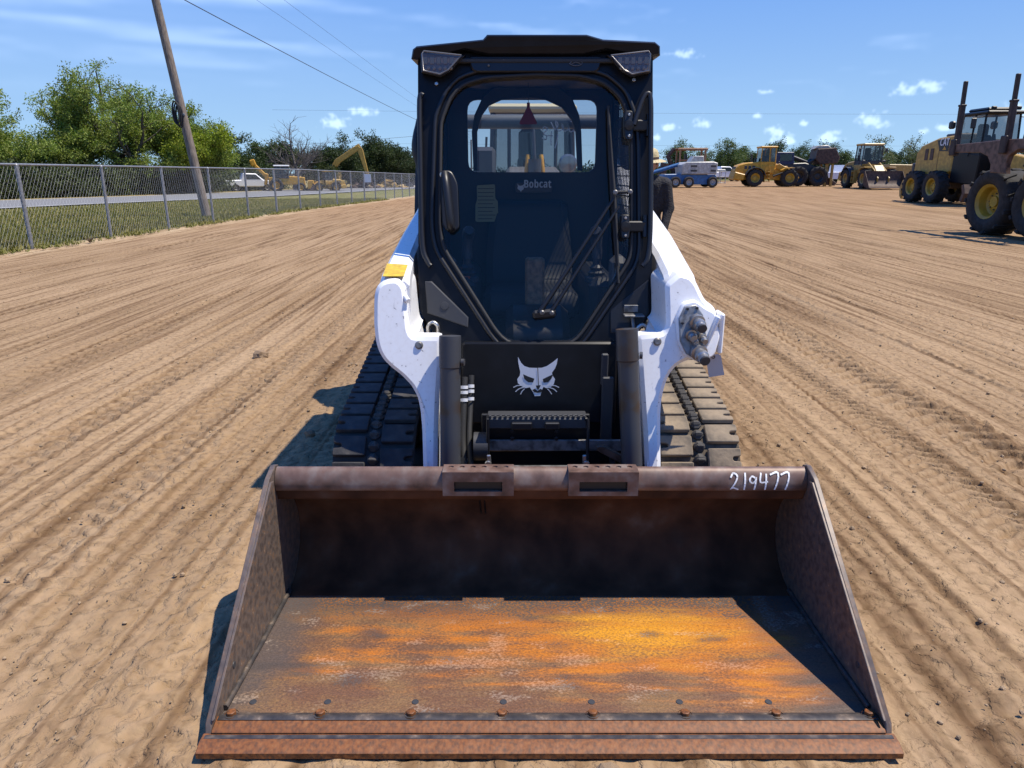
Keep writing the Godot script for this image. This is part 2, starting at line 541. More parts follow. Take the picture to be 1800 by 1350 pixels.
func build_road() -> void:
	var ds := [-40.0, 0.0, 15.0, 25.0, 35.0, 45.0, 55.0, 65.0, 80.0, 100.0, 130.0, 180.0, 260.0]
	var lay := func(off0: float, off1: float, lift: float) -> B:
		var b := B.new()
		b.begin()
		for i in ds.size() - 1:
			var q := []
			for e in [[i, off0], [i + 1, off0], [i + 1, off1], [i, off1]]:
				var d: float = ds[e[0]]
				var x: float = road_x(d) - e[1]
				q.append(Vector3(x, land(x, d) + lift, -d))
			b.quad(q[0], q[1], q[2], q[3])
		b.toward(Vector3.UP)
		return b
	var r := put(lay.call(0.0, 10.4, 0.11), "road", mat("asphalt", lin(0.22, 0.215, 0.205), 0.9, 0, noise_tex(31, 0.05, [[0, Color(0.8, 0.8, 0.8)], [1, Color.WHITE]], 512), 0.5))
	struct(r); tag(r, "pale grey asphalt road running past the fence")
	for e in [0.35, 9.8]:
		var l := put(lay.call(e, e + 0.16, 0.116), "road_edge_line", mat("line_paint", lin(0.75, 0.74, 0.7), 0.7))
		struct(l); tag(l, "white painted line along the %s edge of the road" % ("near" if e < 1.0 else "far"))
func build_fence() -> void:
	var f := thing("chain_link_fence", "galvanised chain link fence along the left side of the dirt lot", "fence", Vector3(fence_x(14.64), 0, -14.64))
	var o := f.position
	var at := func(d: float, y: float) -> Vector3: return Vector3(fence_x(d), land(fence_x(d), d) + y, -d) - o
	var steel := mat("galvanised", lin(0.38, 0.39, 0.40), 0.5, 0.5, noise_tex(41, 0.03, [[0, Color(0.7, 0.7, 0.7)], [1, Color.WHITE]], 256), 2.0)
	for k in range(-3, 17):
		var d := 14.64 + 2.72 * k
		var b := B.new()
		var lean := Vector3(0.02 * sin(k * 2.1), 0, 0.012 * cos(k * 1.7))
		b.tube([at.call(d, -0.1), at.call(d, 1.66) + lean], 0.034 if k % 5 else 0.04, 10)
		b.lathe([Vector2(0.0, 0.05), Vector2(0.025, 0.04), Vector2(0.04, 0.012), Vector2(0.04, -0.02)], Transform3D(Basis.IDENTITY, at.call(d, 1.66) + lean), 10)
		for y in [0.3, 0.75, 1.2]: b.tube([at.call(d, y) + Vector3(-0.037, 0, 0), at.call(d, y + 0.012) + Vector3(0.037, 0, 0)], 0.006, 5)
		put(b, "post", steel, f)
	var b2 := B.new()
	var path := []
	for k in 40: path.append(at.call(6.4 + k * 1.32, 1.68))
	b2.tube(path, 0.022, 8)
	put(b2, "top_rail", steel, f)
	var w := B.new()
	w.begin()
	var d := 5.0
	while d < 58.5:       # two layers of slanting wires
		for s in [-1.0, 1.0]:
			var d1: float = d + s * 1.02
			var p := [at.call(d, 0.04), at.call(d1, 1.67)]
			var t: Vector3 = (p[1] - p[0]).normalized()
			var e1 := Vector3(1, 0, 0) * 0.0014
			var e2 := t.cross(Vector3(1, 0, 0)).normalized() * 0.0014
			var off := Vector3(0.0025 * s, 0, 0)
			for q in [[e1, e2], [e2, -e1], [-e1, -e2], [-e2, e1]]:
				w.quad(p[0] + q[0] + off, p[0] + q[1] + off, p[1] + q[1] + off, p[1] + q[0] + off)
		d += 0.105
	for i in range(w.s0, w.v.size(), 3):
		var fn := (w.v[i + 2] - w.v[i]).cross(w.v[i + 1] - w.v[i]).normalized()
		w.n[i] = fn; w.n[i + 1] = fn; w.n[i + 2] = fn
	var mesh := put(w, "wire_mesh", mat("mesh_wire", lin(0.42, 0.43, 0.44), 0.5, 0.3), f)
	mesh.set_meta("kind", "stuff")
func multi(parent: Node, called: String, me: Mesh, m: Material, xf: Array, cols: Array) -> MultiMeshInstance3D:
	var mm := MultiMesh.new()
	mm.transform_format = MultiMesh.TRANSFORM_3D
	mm.use_colors = true
	mm.mesh = me
	mm.instance_count = xf.size()
	for i in xf.size():
		mm.set_instance_transform(i, xf[i]); mm.set_instance_color(i, cols[i])
	var o := MultiMeshInstance3D.new()
	o.multimesh = mm; o.material_override = m
	o.name = called if parent != self else numbered(called)
	parent.add_child(o, true)
	o.set_meta("kind", "stuff")
	return o
func foliage_mat() -> StandardMaterial3D:
	if M.has("leaf"): return M.leaf
	var m := mat("leaf", Color.WHITE, 0.55)
	m.vertex_color_use_as_albedo = true
	m.metallic_specular = 0.35
	m.backlight_enabled = true; m.backlight = lin(0.5, 0.6, 0.15)
	m.cull_mode = BaseMaterial3D.CULL_DISABLED
	return m
var sprig_mesh: ArrayMesh
func sprig() -> ArrayMesh:
	if sprig_mesh: return sprig_mesh
	var b := B.new()
	b.colored = true
	var r := RandomNumberGenerator.new()
	r.seed = 99
	for k in 11:
		var d := Vector3(r.randf_range(-1, 1), r.randf_range(-0.7, 1), r.randf_range(-1, 1)).normalized()
		var at := d * r.randf_range(0.1, 0.42)
		var out := (d + Vector3(r.randf_range(-1, 1), r.randf_range(-1, 0.6), r.randf_range(-1, 1)) * 0.7).normalized()
		var side := out.cross(Vector3(r.randf_range(-1, 1), 1, r.randf_range(-1, 1)).normalized()).normalized()
		var l := r.randf_range(0.26, 0.4)
		var w := l * 0.24
		var up := side.cross(out) * 0.05
		b.col = Color.WHITE * r.randf_range(0.75, 1.1)
		b.begin()
		b.tri(at, at + out * l * 0.5 + side * w, at + out * l + up * -1.0)
		b.tri(at, at + out * l + up * -1.0, at + out * l * 0.5 - side * w)
		for i in range(b.s0, b.v.size(), 3):
			var f := (b.v[i + 2] - b.v[i]).cross(b.v[i + 1] - b.v[i]).normalized()
			b.n[i] = f; b.n[i + 1] = f; b.n[i + 2] = f
	sprig_mesh = b.mesh()
	return sprig_mesh
func grow(b: B, p: Vector3, dir: Vector3, l: float, r: float, level: int, tips: Array, g: RandomNumberGenerator, wide: float) -> void:
	var path := [p]
	var rad := [r]
	var q := p
	var d := dir
	var seg := 3
	for i in seg:
		d = (d + Vector3(g.randf_range(-1, 1), g.randf_range(-0.5, 0.9), g.randf_range(-1, 1)) * 0.16).normalized()
		q += d * l / seg
		path.append(q); rad.append(r * lerpf(1.0, 0.62, float(i + 1) / seg))
		if level <= 2: tips.append([q, level])
	b.tube(path, rad, 6 if level > 2 else 4, false, false)
	if level == 0: return
	var kids := 4 if level >= 4 else 3 if level == 3 else g.randi_range(2, 3)
	var a0 := g.randf() * TAU
	for k in kids:
		var ax := d.cross(Vector3(cos(a0 + k * TAU / kids), 0.3, sin(a0 + k * TAU / kids))).normalized()
		var lead := k == 0 and level >= 3
		var nd := d.rotated(ax, (g.randf_range(0.05, 0.25) if lead else g.randf_range(0.45, 0.95)) * wide)
		nd = (nd + Vector3.UP * (0.12 if lead else 0.0)).normalized()
		grow(b, path[seg if k == 0 else g.randi_range(1, seg)], nd, l * (g.randf_range(0.85, 0.98) if lead else g.randf_range(0.6, 0.85)), r * (0.7 if lead else 0.52), level - 1, tips, g, wide)
func tree(called: String, label: String, group: String, x: float, d: float, h: float, wide: float, leaf: Color, per: int, size: float, sd: int, bark := Color(0.12, 0.10, 0.085), levels := 4, squash := 1.0, lean := Vector3.ZERO) -> Node3D:
	var g := RandomNumberGenerator.new()
	g.seed = sd
	var t := thing(called, label, "tree", Vector3(x, land(x, d) - 0.05, -d), 0.0, group)
	var b := B.new()
	var tips := []
	grow(b, Vector3.ZERO, (Vector3.UP + lean).normalized(), h * 0.2, h * 0.024, levels, tips, g, wide)
	var top := 0.1
	for q in tips: top = maxf(top, q[0].y)
	var k := h * 0.96 / top
	for i in b.v.size():
		b.v[i] *= Vector3(k * squash, k, k * squash)
	put(b, "trunk", mat("bark_%d" % sd, Color(bark).linear_to_srgb(), 0.9, 0, M.soft, 0.8), t)
	if per > 0:
		var xf := []
		var cols := []
		for q in tips:
			if q[1] == 2 and g.randf() < 0.45: continue
			if g.randf() < 0.12: continue
			var tint := g.randf_range(0.72, 1.25)
			for i in per:
				var o := Vector3(g.randfn(), g.randfn() * 0.7, g.randfn()) * size * 0.7
				var s := size * g.randf_range(0.8, 1.5)
				xf.append(Transform3D(Basis.from_euler(Vector3(g.randf() * TAU, g.randf() * TAU, g.randf() * TAU)).scaled(Vector3.ONE * s), q[0] * Vector3(k * squash, k, k * squash) + o))
				var c := leaf * (tint * g.randf_range(0.8, 1.2))
				cols.append(Color(c.r * g.randf_range(0.9, 1.15), c.g, c.b))
		multi(t, "crown", sprig(), foliage_mat(), xf, cols)
	return t
func pole_line(called: String, pts: Array, r: float, label: String) -> void:
	var o := Vector3(pts[0])
	var b := B.new()
	var path := []
	for i in 25:
		var t := i / 24.0
		path.append((pts[0] as Vector3).lerp(pts[1], t) - Vector3(0, pts[2] * 4.0 * t * (1.0 - t), 0) - o)
	b.tube(path, r, 5)
	var m := put(b, called, M.get("wire", mat("wire", lin(0.03, 0.03, 0.035), 0.6)))
	m.position = o
	tag(m, label, "power line", "overhead wires")
# ---------------------------------------------------------------- the compact track loader (x from its middle, y up, d metres ahead of the camera)
const ZR := 3.9
func P(x: float, y: float, d: float) -> Vector3:
	return Vector3(x, y, ZR - d)
func face_d(y: float) -> float:
	return 3.10 + (y - 1.05) * 0.25
func FP(x: float, y: float, out := 0.0) -> Vector3:
	return P(x, y, face_d(y) - out)
func on_face(pts: Array, out := 0.0) -> Array:
	var o := []
	for q in V2(pts): o.append(FP(q.x, q.y, out))
	return o
func loft(b: B, rings: Array) -> void:
	b.begin()
	var m: int = rings[0].size()
	for i in rings.size() - 1:
		for j in m:
			var j2 := (j + 1) % m
			b.quad(rings[i][j], rings[i][j2], rings[i + 1][j2], rings[i + 1][j])
	for j in range(1, m - 1):
		b.tri(rings[0][0], rings[0][j + 1], rings[0][j])
		b.tri(rings[-1][0], rings[-1][j], rings[-1][j + 1])
	b.finish()
func hexbolt(b: B, at: Vector3, up: Vector3, r := 0.012, h := 0.009) -> void:
	b.lathe([Vector2(r * 1.45, 0), Vector2(r * 1.45, h * 0.25)], aim(at, up), 12)
	b.lathe([Vector2(r, 0), Vector2(r, h), Vector2(r * 0.8, h * 1.15), Vector2(0, h * 1.15)], aim(at, up), 6)
func ribbons(b: B, strokes: Array, w: float, f: Callable, h: Vector3) -> void:
	b.begin()
	for s in strokes:
		var pts := V2(s)
		if pts.size() > 2: pts = spline(pts, 4)
		else: pts = [pts[0], pts[0].lerp(pts[1], 0.2), pts[0].lerp(pts[1], 0.4), pts[0].lerp(pts[1], 0.6), pts[0].lerp(pts[1], 0.8), pts[1]]
		for i in pts.size() - 1:
			var a: Vector2 = pts[i]; var c: Vector2 = pts[i + 1]
			var t := (c - a).normalized()
			var k := Vector2(-t.y, t.x) * w * 0.5
			a -= t * w * 0.25; c += t * w * 0.25
			b.quad(f.call(a + k), f.call(c + k), f.call(c - k), f.call(a - k))
	b.toward(h)
func fan(b: B, pts: Array, f: Callable, h: Vector3) -> void:
	b.begin()
	var ix := Geometry2D.triangulate_polygon(PackedVector2Array(pts))
	for i in range(0, ix.size(), 3): b.tri(f.call(pts[ix[i]]), f.call(pts[ix[i + 1]]), f.call(pts[ix[i + 2]]))
	b.toward(h)
const DIGITS := {"2": [[0, .78, .2, 1, .5, .88, .42, .58, .1, .12, .0, .04, .22, .12, .6, .0]], "1": [[.3, 1, .24, 0]],
	"9": [[.52, .85, .25, 1, .04, .75, .25, .52, .5, .7, .54, .9, .44, 0]], "4": [[.1, 1, .04, .5, .6, .52], [.52, .95, .44, 0]], "7": [[0, .93, .62, 1, .36, 0]]}
func loader_materials() -> void:
	mat("black_paint", lin(0.010, 0.011, 0.014), 0.36, 0, M.scuff, 1.6)
	M.black_paint.metallic_specular = 0.32
	mat("black_trim", lin(0.008, 0.008, 0.010), 0.45)
	mat("dark_recess", lin(0.035, 0.036, 0.04), 0.55)
	mat("white_paint", lin(0.82, 0.82, 0.82), 0.33, 0, M.chips, 1.3)
	mat("cylinder_paint", lin(0.05, 0.052, 0.058), 0.45, 0, M.rusty, 1.1)
	mat("bare_steel", lin(0.5, 0.49, 0.47), 0.32, 0.9)
	mat("grey_metal", lin(0.30, 0.30, 0.30), 0.45, 0.5, M.soft, 3.0)
	mat("rubber", lin(0.018, 0.018, 0.019), 0.7)
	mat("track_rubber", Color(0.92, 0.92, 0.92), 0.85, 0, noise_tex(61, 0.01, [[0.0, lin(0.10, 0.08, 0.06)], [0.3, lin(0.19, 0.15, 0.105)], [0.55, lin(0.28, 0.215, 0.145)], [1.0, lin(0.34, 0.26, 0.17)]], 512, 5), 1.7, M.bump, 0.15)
	mat("left_rubber", Color.WHITE, 0.75, 0, noise_tex(62, 0.01, [[0.0, lin(0.012, 0.012, 0.013)], [0.5, lin(0.026, 0.025, 0.026)], [1.0, lin(0.06, 0.052, 0.045)]], 512, 5), 1.7, M.bump, 0.15)  # lug rubber of the left track, darker than the right one
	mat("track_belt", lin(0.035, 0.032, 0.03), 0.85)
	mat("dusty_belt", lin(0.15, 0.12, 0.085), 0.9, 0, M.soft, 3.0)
	mat("guide_rubber", lin(0.075, 0.07, 0.065), 0.7, 0, M.soft, 4.0)
	mat("vinyl", lin(0.02, 0.021, 0.024), 0.6)
	mat("brown_steel", lin(0.13, 0.08, 0.055), 0.55, 0.1, M.soft, 3.0)
	mat("yellow_sticker", lin(0.75, 0.5, 0.02), 0.45, 0, M.scuff, 6.0)
	mat("chalk", lin(0.85, 0.85, 0.83), 0.9)
	mat("print_white", lin(0.62, 0.63, 0.66), 0.45)
	mat("paper", lin(0.26, 0.27, 0.15), 0.8)
	mat("tag_paper", lin(0.44, 0.42, 0.43), 0.7)
	mat("red_plastic", lin(0.20, 0.012, 0.018), 0.6)
	mat("lens_back", lin(0.20, 0.17, 0.15), 0.3, 0.7)
	glass("windshield", Color(0.0, 0.075, 0.095, 0.22))
	M.windshield.metallic_specular = 0.38
	glass("rear_glass", Color(0.02, 0.06, 0.075, 0.16))
	glass("side_glass", Color(0.015, 0.03, 0.035, 0.35))
	glass("lens", Color(0.30, 0.24, 0.20, 0.22))
	mat("bucket_steel", Color.WHITE, 0.5, 0.15, noise_tex(63, 0.014, [[0.0, lin(0.050, 0.031, 0.024)], [0.35, lin(0.118, 0.067, 0.047)], [0.55, lin(0.161, 0.095, 0.070)], [0.72, lin(0.186, 0.134, 0.109)], [1.0, lin(0.260, 0.207, 0.172)]], 1024, 6), 0.75, M.bump, 0.12)
	mat("bucket_inside", Color.WHITE, 0.5, 0.1, noise_tex(64, 0.006, [[0.0, lin(0.022, 0.012, 0.008)], [0.45, lin(0.07, 0.032, 0.018)], [0.7, lin(0.10, 0.046, 0.025)], [1.0, lin(0.14, 0.09, 0.065)]], 1024, 6), 0.7, M.bump, 0.1)
	M.bucket_inside.roughness = 0.75; M.bucket_inside.metallic = 0.0; M.bucket_inside.metallic_specular = 0.25
	mat("side_steel", Color.WHITE, 0.5, 0.15, noise_tex(66, 0.03, [[0.0, lin(0.060, 0.045, 0.038)], [0.4, lin(0.106, 0.080, 0.067)], [0.6, lin(0.140, 0.108, 0.090)], [0.8, lin(0.170, 0.100, 0.061)], [1.0, lin(0.357, 0.296, 0.243)]], 1024, 6), 0.9, M.bump, 0.12)
	mat("edge_rust", Color.WHITE, 0.62, 0.05, noise_tex(65, 0.05, [[0.0, lin(0.035, 0.02, 0.012)], [0.3, lin(0.11, 0.04, 0.012)], [0.6, lin(0.20, 0.064, 0.013)], [0.85, lin(0.22, 0.09, 0.025)], [1.0, lin(0.24, 0.15, 0.08)]], 1024, 6), 1.1, M.bump, 0.25)
	mat("dark_steel", Color.WHITE, 0.45, 0.3, noise_tex(67, 0.02, [[0.0, lin(0.03, 0.028, 0.03)], [0.55, lin(0.075, 0.065, 0.06)], [0.8, lin(0.16, 0.12, 0.09)], [1.0, lin(0.4, 0.33, 0.26)]], 512, 6), 1.5)
func build_loader() -> void:
	loader_materials()
	var t := thing("track_loader", "white and black compact track loader with a rusty bucket facing the camera", "track loader", Vector3(0.1, 0, -ZR))
	loader_tracks(t)
	loader_chassis(t)
	loader_cab(t)
	loader_arm(t, -1.0)
	loader_arm(t, 1.0)
	loader_front(t)
	loader_bucket(t)
func loader_tracks(t: Node3D) -> void:
	var circ := [[2.905, 0.268, 0.268], [4.46, 0.55, 0.25], [4.86, 0.24, 0.24]]
	var raw := []
	for i in 720:
		var a := TAU * i / 720
		var nn := Vector2(cos(a), sin(a))
		var best: Array = circ[0]
		for c in circ:
			if Vector2(c[0], c[1]).dot(nn) + c[2] > Vector2(best[0], best[1]).dot(nn) + best[2]: best = c
		raw.append(Vector2(best[0], best[1]) + nn * (best[2] - 0.03))
	var total := 0.0
	for i in 720: total += (raw[(i + 1) % 720] as Vector2).distance_to(raw[i])
	var cnt := int(round(total / 0.104))
	var pitch := total / cnt
	var at := []           # [point, tangent] each half pitch
	var acc := 0.0
	var want := 0.0
	for i in 720:
		var p: Vector2 = raw[i]; var q: Vector2 = raw[(i + 1) % 720]
		var l := p.distance_to(q)
		while want <= acc + l - 1e-9 and at.size() < cnt * 2:
			at.append([p.lerp(q, (want - acc) / maxf(l, 1e-9)), (q - p).normalized()])
			want += pitch * 0.5
		acc += l
	var lug := B.new()      # pad with a short notch in its outer edge, local x across, y out, z along
	lug.prism(smooth_loop(V2([-0.066, -0.043, 0.066, -0.043, 0.066, -0.011, 0.036, -0.009, 0.030, 0.0, 0.036, 0.009, 0.066, 0.011, 0.066, 0.043, -0.066, 0.043]), 0.006, 2), func(p: Vector2, k: float) -> Vector3: return Vector3(p.x, 0.021 * (1.0 - k), p.y), 0.003, 0.15)
	var guide := B.new()
	guide.box(Vector3(0, 0.006, 0), Vector3(0.046, 0.036, 0.046), 0.015)
	guide.box(Vector3(0, 0.012, 0.004), Vector3(0.038, 0.034, 0.02), 0.008)
	var lm := lug.mesh()
	var gm := guide.mesh()
	for s in [-1.0, 1.0]:
		var cx: float = 0.667 * s
		var b := B.new()
		b.begin()
		var m := at.size()
		for i in m:
			var i2 := (i + 1) % m
			var q := []
			for e in [i, i2]:
				var p: Vector2 = at[e][0]
				var tg: Vector2 = at[e][1]
				var nn := Vector2(tg.y, -tg.x)
				for x in [-0.165, 0.165]:
					q.append(P(cx + x, p.y, p.x)); 
					var r := p - nn * 0.03
					q.append(P(cx + x, r.y, r.x))
			b.quad(q[0], q[2], q[6], q[4]); b.quad(q[1], q[5], q[7], q[3])
			b.quad(q[0], q[4], q[5], q[1]); b.quad(q[2], q[3], q[7], q[6])
		b.finish()
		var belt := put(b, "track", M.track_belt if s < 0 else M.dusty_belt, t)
		belt.set_meta("label", "%s rubber track %s" % ["left" if s < 0 else "right", "in a darker tone" if s < 0 else "caked with dry dirt"])
		for i in m:
			var p: Vector2 = at[i][0]
			var tg: Vector2 = at[i][1]
			var y := Vector3(0, -tg.x, -tg.y)
			var nn := Vector2(tg.y, -tg.x)
			y = Vector3(0, nn.y, -nn.x)
			var z := Vector3(0, tg.y, -tg.x)
			var bs := Basis(y.cross(z), y, z)
			var c := P(cx, p.y, p.x)
			var row := -1.0 if i % 2 == 0 else 1.0
			var xb := Basis(bs.x * row, bs.y, bs.z * row)
			inst(lm, "tread_lug", M.left_rubber if s < 0 else M.track_rubber, belt, Transform3D(xb, c + Vector3.RIGHT * row * 0.097))
			inst(gm, "guide_lug", M.guide_rubber, belt, Transform3D(bs, c))
		for e in [[2.905, 0.268, 0.2, "front_idler"], [4.46, 0.55, 0.18, "drive_sprocket"], [4.86, 0.24, 0.17, "rear_idler"], [3.3, 0.13, 0.1, "track_roller"], [3.7, 0.13, 0.1, "track_roller"], [4.1, 0.13, 0.1, "track_roller"], [4.45, 0.13, 0.1, "track_roller"]]:
			var w := B.new()
			w.lathe([Vector2(0, -0.06), Vector2(e[2] * 0.5, -0.06), Vector2(e[2], -0.03), Vector2(e[2], 0.03), Vector2(e[2] * 0.5, 0.06), Vector2(0, 0.06)], aim(P(cx, e[1], e[0]), Vector3.RIGHT), 20)
			put(w, e[3], M.dark_recess, t)
		var fr := B.new()
		fr.prism(V2([2.95, 0.2, 4.8, 0.18, 4.7, 0.42, 3.1, 0.36]), func(p: Vector2, k: float) -> Vector3: return P(cx + (k - 0.5) * 0.16, p.y, p.x), 0.015, 0.1)
		put(fr, "track_frame", M.black_paint, t)
func loader_chassis(t: Node3D) -> void:
	var b := B.new()
	b.prism(V2([3.0, 0.2, 4.9, 0.2, 4.95, 0.8, 4.3, 0.84, 3.05, 0.46]), func(p: Vector2, k: float) -> Vector3: return P((k - 0.5) * 0.92, p.y, p.x), 0.02, 0.03)
	put(b, "chassis", M.black_paint, t)
	var n := B.new()      # front panel under the door
	n.prism(smooth_loop(V2([-0.32, 0.80, -0.322, 0.44, 0.36, 0.44, 0.358, 0.80]), 0.02, 2), func(p: Vector2, k: float) -> Vector3: return P(p.x, p.y, 2.985 + (p.y - 0.6) * 0.12 + k * 0.05), 0.008, 0.15)
	var nose := put(n, "nose_panel", M.black_paint, t)
	var head := V2([-0.074, 0.737, -0.060, 0.711, -0.046, 0.697, -0.024, 0.690, 0.001, 0.689, 0.03, 0.690, 0.052, 0.697, 0.077, 0.714, 0.099, 0.732, 0.095, 0.706, 0.087, 0.686, 0.074, 0.668, 0.078, 0.655, 0.088, 0.640, 0.083, 0.618, 0.068, 0.603, 0.05, 0.60, 0.038, 0.606, 0.03, 0.588, 0.024, 0.566, 0.0, 0.565, -0.010, 0.586, -0.022, 0.604, -0.04, 0.60, -0.056, 0.607, -0.074, 0.622, -0.077, 0.640, -0.066, 0.656, -0.064, 0.672, -0.069, 0.694, -0.073, 0.716])
	var on := func(q: Vector2, out: float) -> Vector3: return P(q.x, q.y, 2.985 + (q.y - 0.6) * 0.12 - out)
	var l := B.new()
	fan(l, head, func(q: Vector2) -> Vector3: return on.call(q, 0.0015), Vector3(0, 0, 1))
	put(l, "wildcat_emblem", M.print_white, nose)
	var e := B.new()
	for p in [[-0.052, 0.662, -0.03, 0.652, -0.002, 0.642, -0.008, 0.626, -0.030, 0.627, -0.046, 0.641], [0.080, 0.662, 0.058, 0.652, 0.034, 0.640, 0.038, 0.625, 0.058, 0.627, 0.072, 0.642], [0.004, 0.612, 0.026, 0.614, 0.020, 0.600, 0.014, 0.592, 0.008, 0.600], [-0.012, 0.592, 0.0, 0.598, 0.012, 0.588, 0.024, 0.598, 0.036, 0.592, 0.026, 0.582, 0.012, 0.580, -0.002, 0.582]]:
		fan(e, V2(p), func(q: Vector2) -> Vector3: return on.call(q, 0.003), Vector3(0, 0, 1))
	ribbons(e, [[0.012, 0.69, 0.014, 0.65, 0.016, 0.612]], 0.003, func(q: Vector2) -> Vector3: return on.call(q, 0.003), Vector3(0, 0, 1))
	put(e, "emblem_dark_lines", M.black_trim, nose)
	var w := B.new()
	ribbons(w, [[-0.05, 0.612, -0.075, 0.612, -0.093, 0.604], [-0.05, 0.604, -0.070, 0.597, -0.084, 0.585], [-0.046, 0.597, -0.056, 0.586, -0.062, 0.574], [0.06, 0.612, 0.085, 0.612, 0.105, 0.604], [0.06, 0.604, 0.082, 0.597, 0.096, 0.585], [0.056, 0.597, 0.066, 0.586, 0.074, 0.574]], 0.004, func(q: Vector2) -> Vector3: return on.call(q, 0.0022), Vector3(0, 0, 1))
	put(w, "emblem_whiskers", M.print_white, nose)
	for s in [-1.0, 1.0]:     # flanks between nose and tracks
		var f := B.new()
		f.prism(V2([3.02, 0.45, 4.2, 0.5, 4.2, 0.9, 3.07, 0.82]), func(p: Vector2, k: float) -> Vector3: return P(s * (0.36 + 0.1 * k), p.y, p.x), 0.01, 0.1)
		put(f, "footwell_side", M.black_paint, t)
		var u := B.new()
		u.prism(V2([4.3, 0.72, 5.05, 0.72, 5.1, 1.35, 5.0, 1.86, 4.8, 1.84, 4.55, 1.45, 4.4, 1.1]), func(p: Vector2, k: float) -> Vector3: return P(s * (0.58 + 0.12 * k), p.y, p.x), 0.02, 0.2)
		put(u, "rear_upright", M.black_paint, t)
	var eng := B.new()
	eng.prism(smooth_loop(V2([4.42, 0.5, 5.2, 0.5, 5.24, 1.1, 5.1, 1.32, 4.42, 1.36]), 0.06, 3), func(p: Vector2, k: float) -> Vector3: return P((k - 0.5) * 1.0, p.y, p.x), 0.02, 0.03)
	put(eng, "engine_cover", M.black_paint, t)
	var ct := B.new()
	ct.tube([P(-0.6, 1.83, 4.98), P(0.6, 1.83, 4.98)], 0.045, 16)
	put(ct, "rear_cross_tube", mat("grey_tube", lin(0.10, 0.11, 0.11), 0.5), t)
func loader_cab(t: Node3D) -> void:
	var outer := smooth_loop(V2([-0.505, 2.0, -0.508, 1.05, -0.50, 0.92, -0.42, 0.80, -0.335, 0.72, 0.35, 0.72, 0.43, 0.80, 0.512, 0.92, 0.51, 1.05, 0.506, 2.0]), 0.02, 2)
	var pane := smooth_loop(V2([-0.365, 1.815, -0.316, 1.868, -0.223, 1.897, -0.002, 1.910, 0.194, 1.905, 0.297, 1.878, 0.371, 1.815, 0.408, 1.72, 0.418, 1.608, 0.420, 1.182, 0.405, 1.129, 0.204, 0.83, 0.165, 0.792, 0.112, 0.781, -0.063, 0.781, -0.125, 0.796, -0.170, 0.841, -0.392, 1.182, -0.407, 1.229, -0.414, 1.301, -0.407, 1.714]), 0.03, 2)
	var b := B.new()
	b.ring(outer, pane, Vector2(0, 1.3), func(p: Vector2, k: float) -> Vector3: return FP(p.x, p.y, -k * 0.07))
	put(b, "cab_front_frame", M.black_paint, t)
	var g := B.new()
	g.prism(pane, func(p: Vector2, k: float) -> Vector3: return FP(p.x * 0.998, 1.3 + (p.y - 1.3) * 0.998, -0.012 - k * 0.004))
	# one sheet is enough for a thin pane
	var gs := B.new()
	fan(gs, pane, func(q: Vector2) -> Vector3: return FP(q.x * 0.998, 1.3 + (q.y - 1.3) * 0.998, -0.012), Vector3(0, 0, 1))
	var ws := put(gs, "windshield", M.windshield, t)
	var loop := []
	for q in pane: loop.append(FP(q.x, q.y, 0.004))
	var sl := B.new()
	sl.tube(loop, 0.0085, 6, true)
	put(sl, "windshield_seal", M.rubber, ws)
	var lp2 := []
	for q in pane:
		var dv: Vector2 = (q - Vector2(0, 1.3)).normalized()
		lp2.append(FP(q.x + dv.x * 0.034, q.y + dv.y * 0.034, 0.004))
	var dt := B.new()
	dt.tube(lp2, 0.011, 6, true)
	put(dt, "door_edge", M.black_trim, t)
	for s in [-1.0, 1.0]:
		var so := V2([face_d(2.0) + 0.03, 2.0, face_d(1.05) + 0.03, 1.05, 3.2, 0.82, 4.36, 0.82, 4.40, 2.0])
		var si := smooth_loop(V2([3.46, 1.88, 3.30, 1.2, 3.42, 1.0, 4.22, 1.0, 4.26, 1.88]), 0.06, 3)
		var sd := B.new()
		sd.ring(so, si, Vector2(3.8, 1.4), func(p: Vector2, k: float) -> Vector3: return P(s * (0.502 - 0.03 * k), p.y, p.x))
		put(sd, "cab_side", M.black_paint, t)
		var sg := B.new()
		fan(sg, si, func(q: Vector2) -> Vector3: return P(s * 0.488, q.y, q.x), Vector3(s, 0, 0))
		var win := put(sg, "side_window", M.side_glass, t)
		var gr := B.new()
		for k in 17: gr.box(P(s * 0.494, 1.04 + k * 0.05, 3.86), Vector3(0.004, 0.006, 0.78), 0.001)
		for k in 15: gr.box(P(s * 0.4945, 1.44, 3.48 + k * 0.052), Vector3(0.004, 0.84, 0.006), 0.001)
		put(gr, "window_guard", M.black_trim, win)
	var rear := B.new()
	var ro := V2([-0.48, 1.97, -0.48, 0.8, 0.48, 0.8, 0.48, 1.97])
	var ri := smooth_loop(V2([-0.355, 1.905, -0.355, 1.51, 0.385, 1.51, 0.385, 1.905]), 0.06, 4)
	rear.ring(ro, ri, Vector2(0.01, 1.70), func(p: Vector2, k: float) -> Vector3: return P(p.x, p.y, 4.33 + k * 0.03))
	put(rear, "cab_rear_wall", M.vinyl, t)
	var rg := B.new()
	fan(rg, ri, func(q: Vector2) -> Vector3: return P(q.x, q.y, 4.345), Vector3(0, 0, 1))
	var rw := put(rg, "rear_window", M.rear_glass, t)
	var ck := B.new()
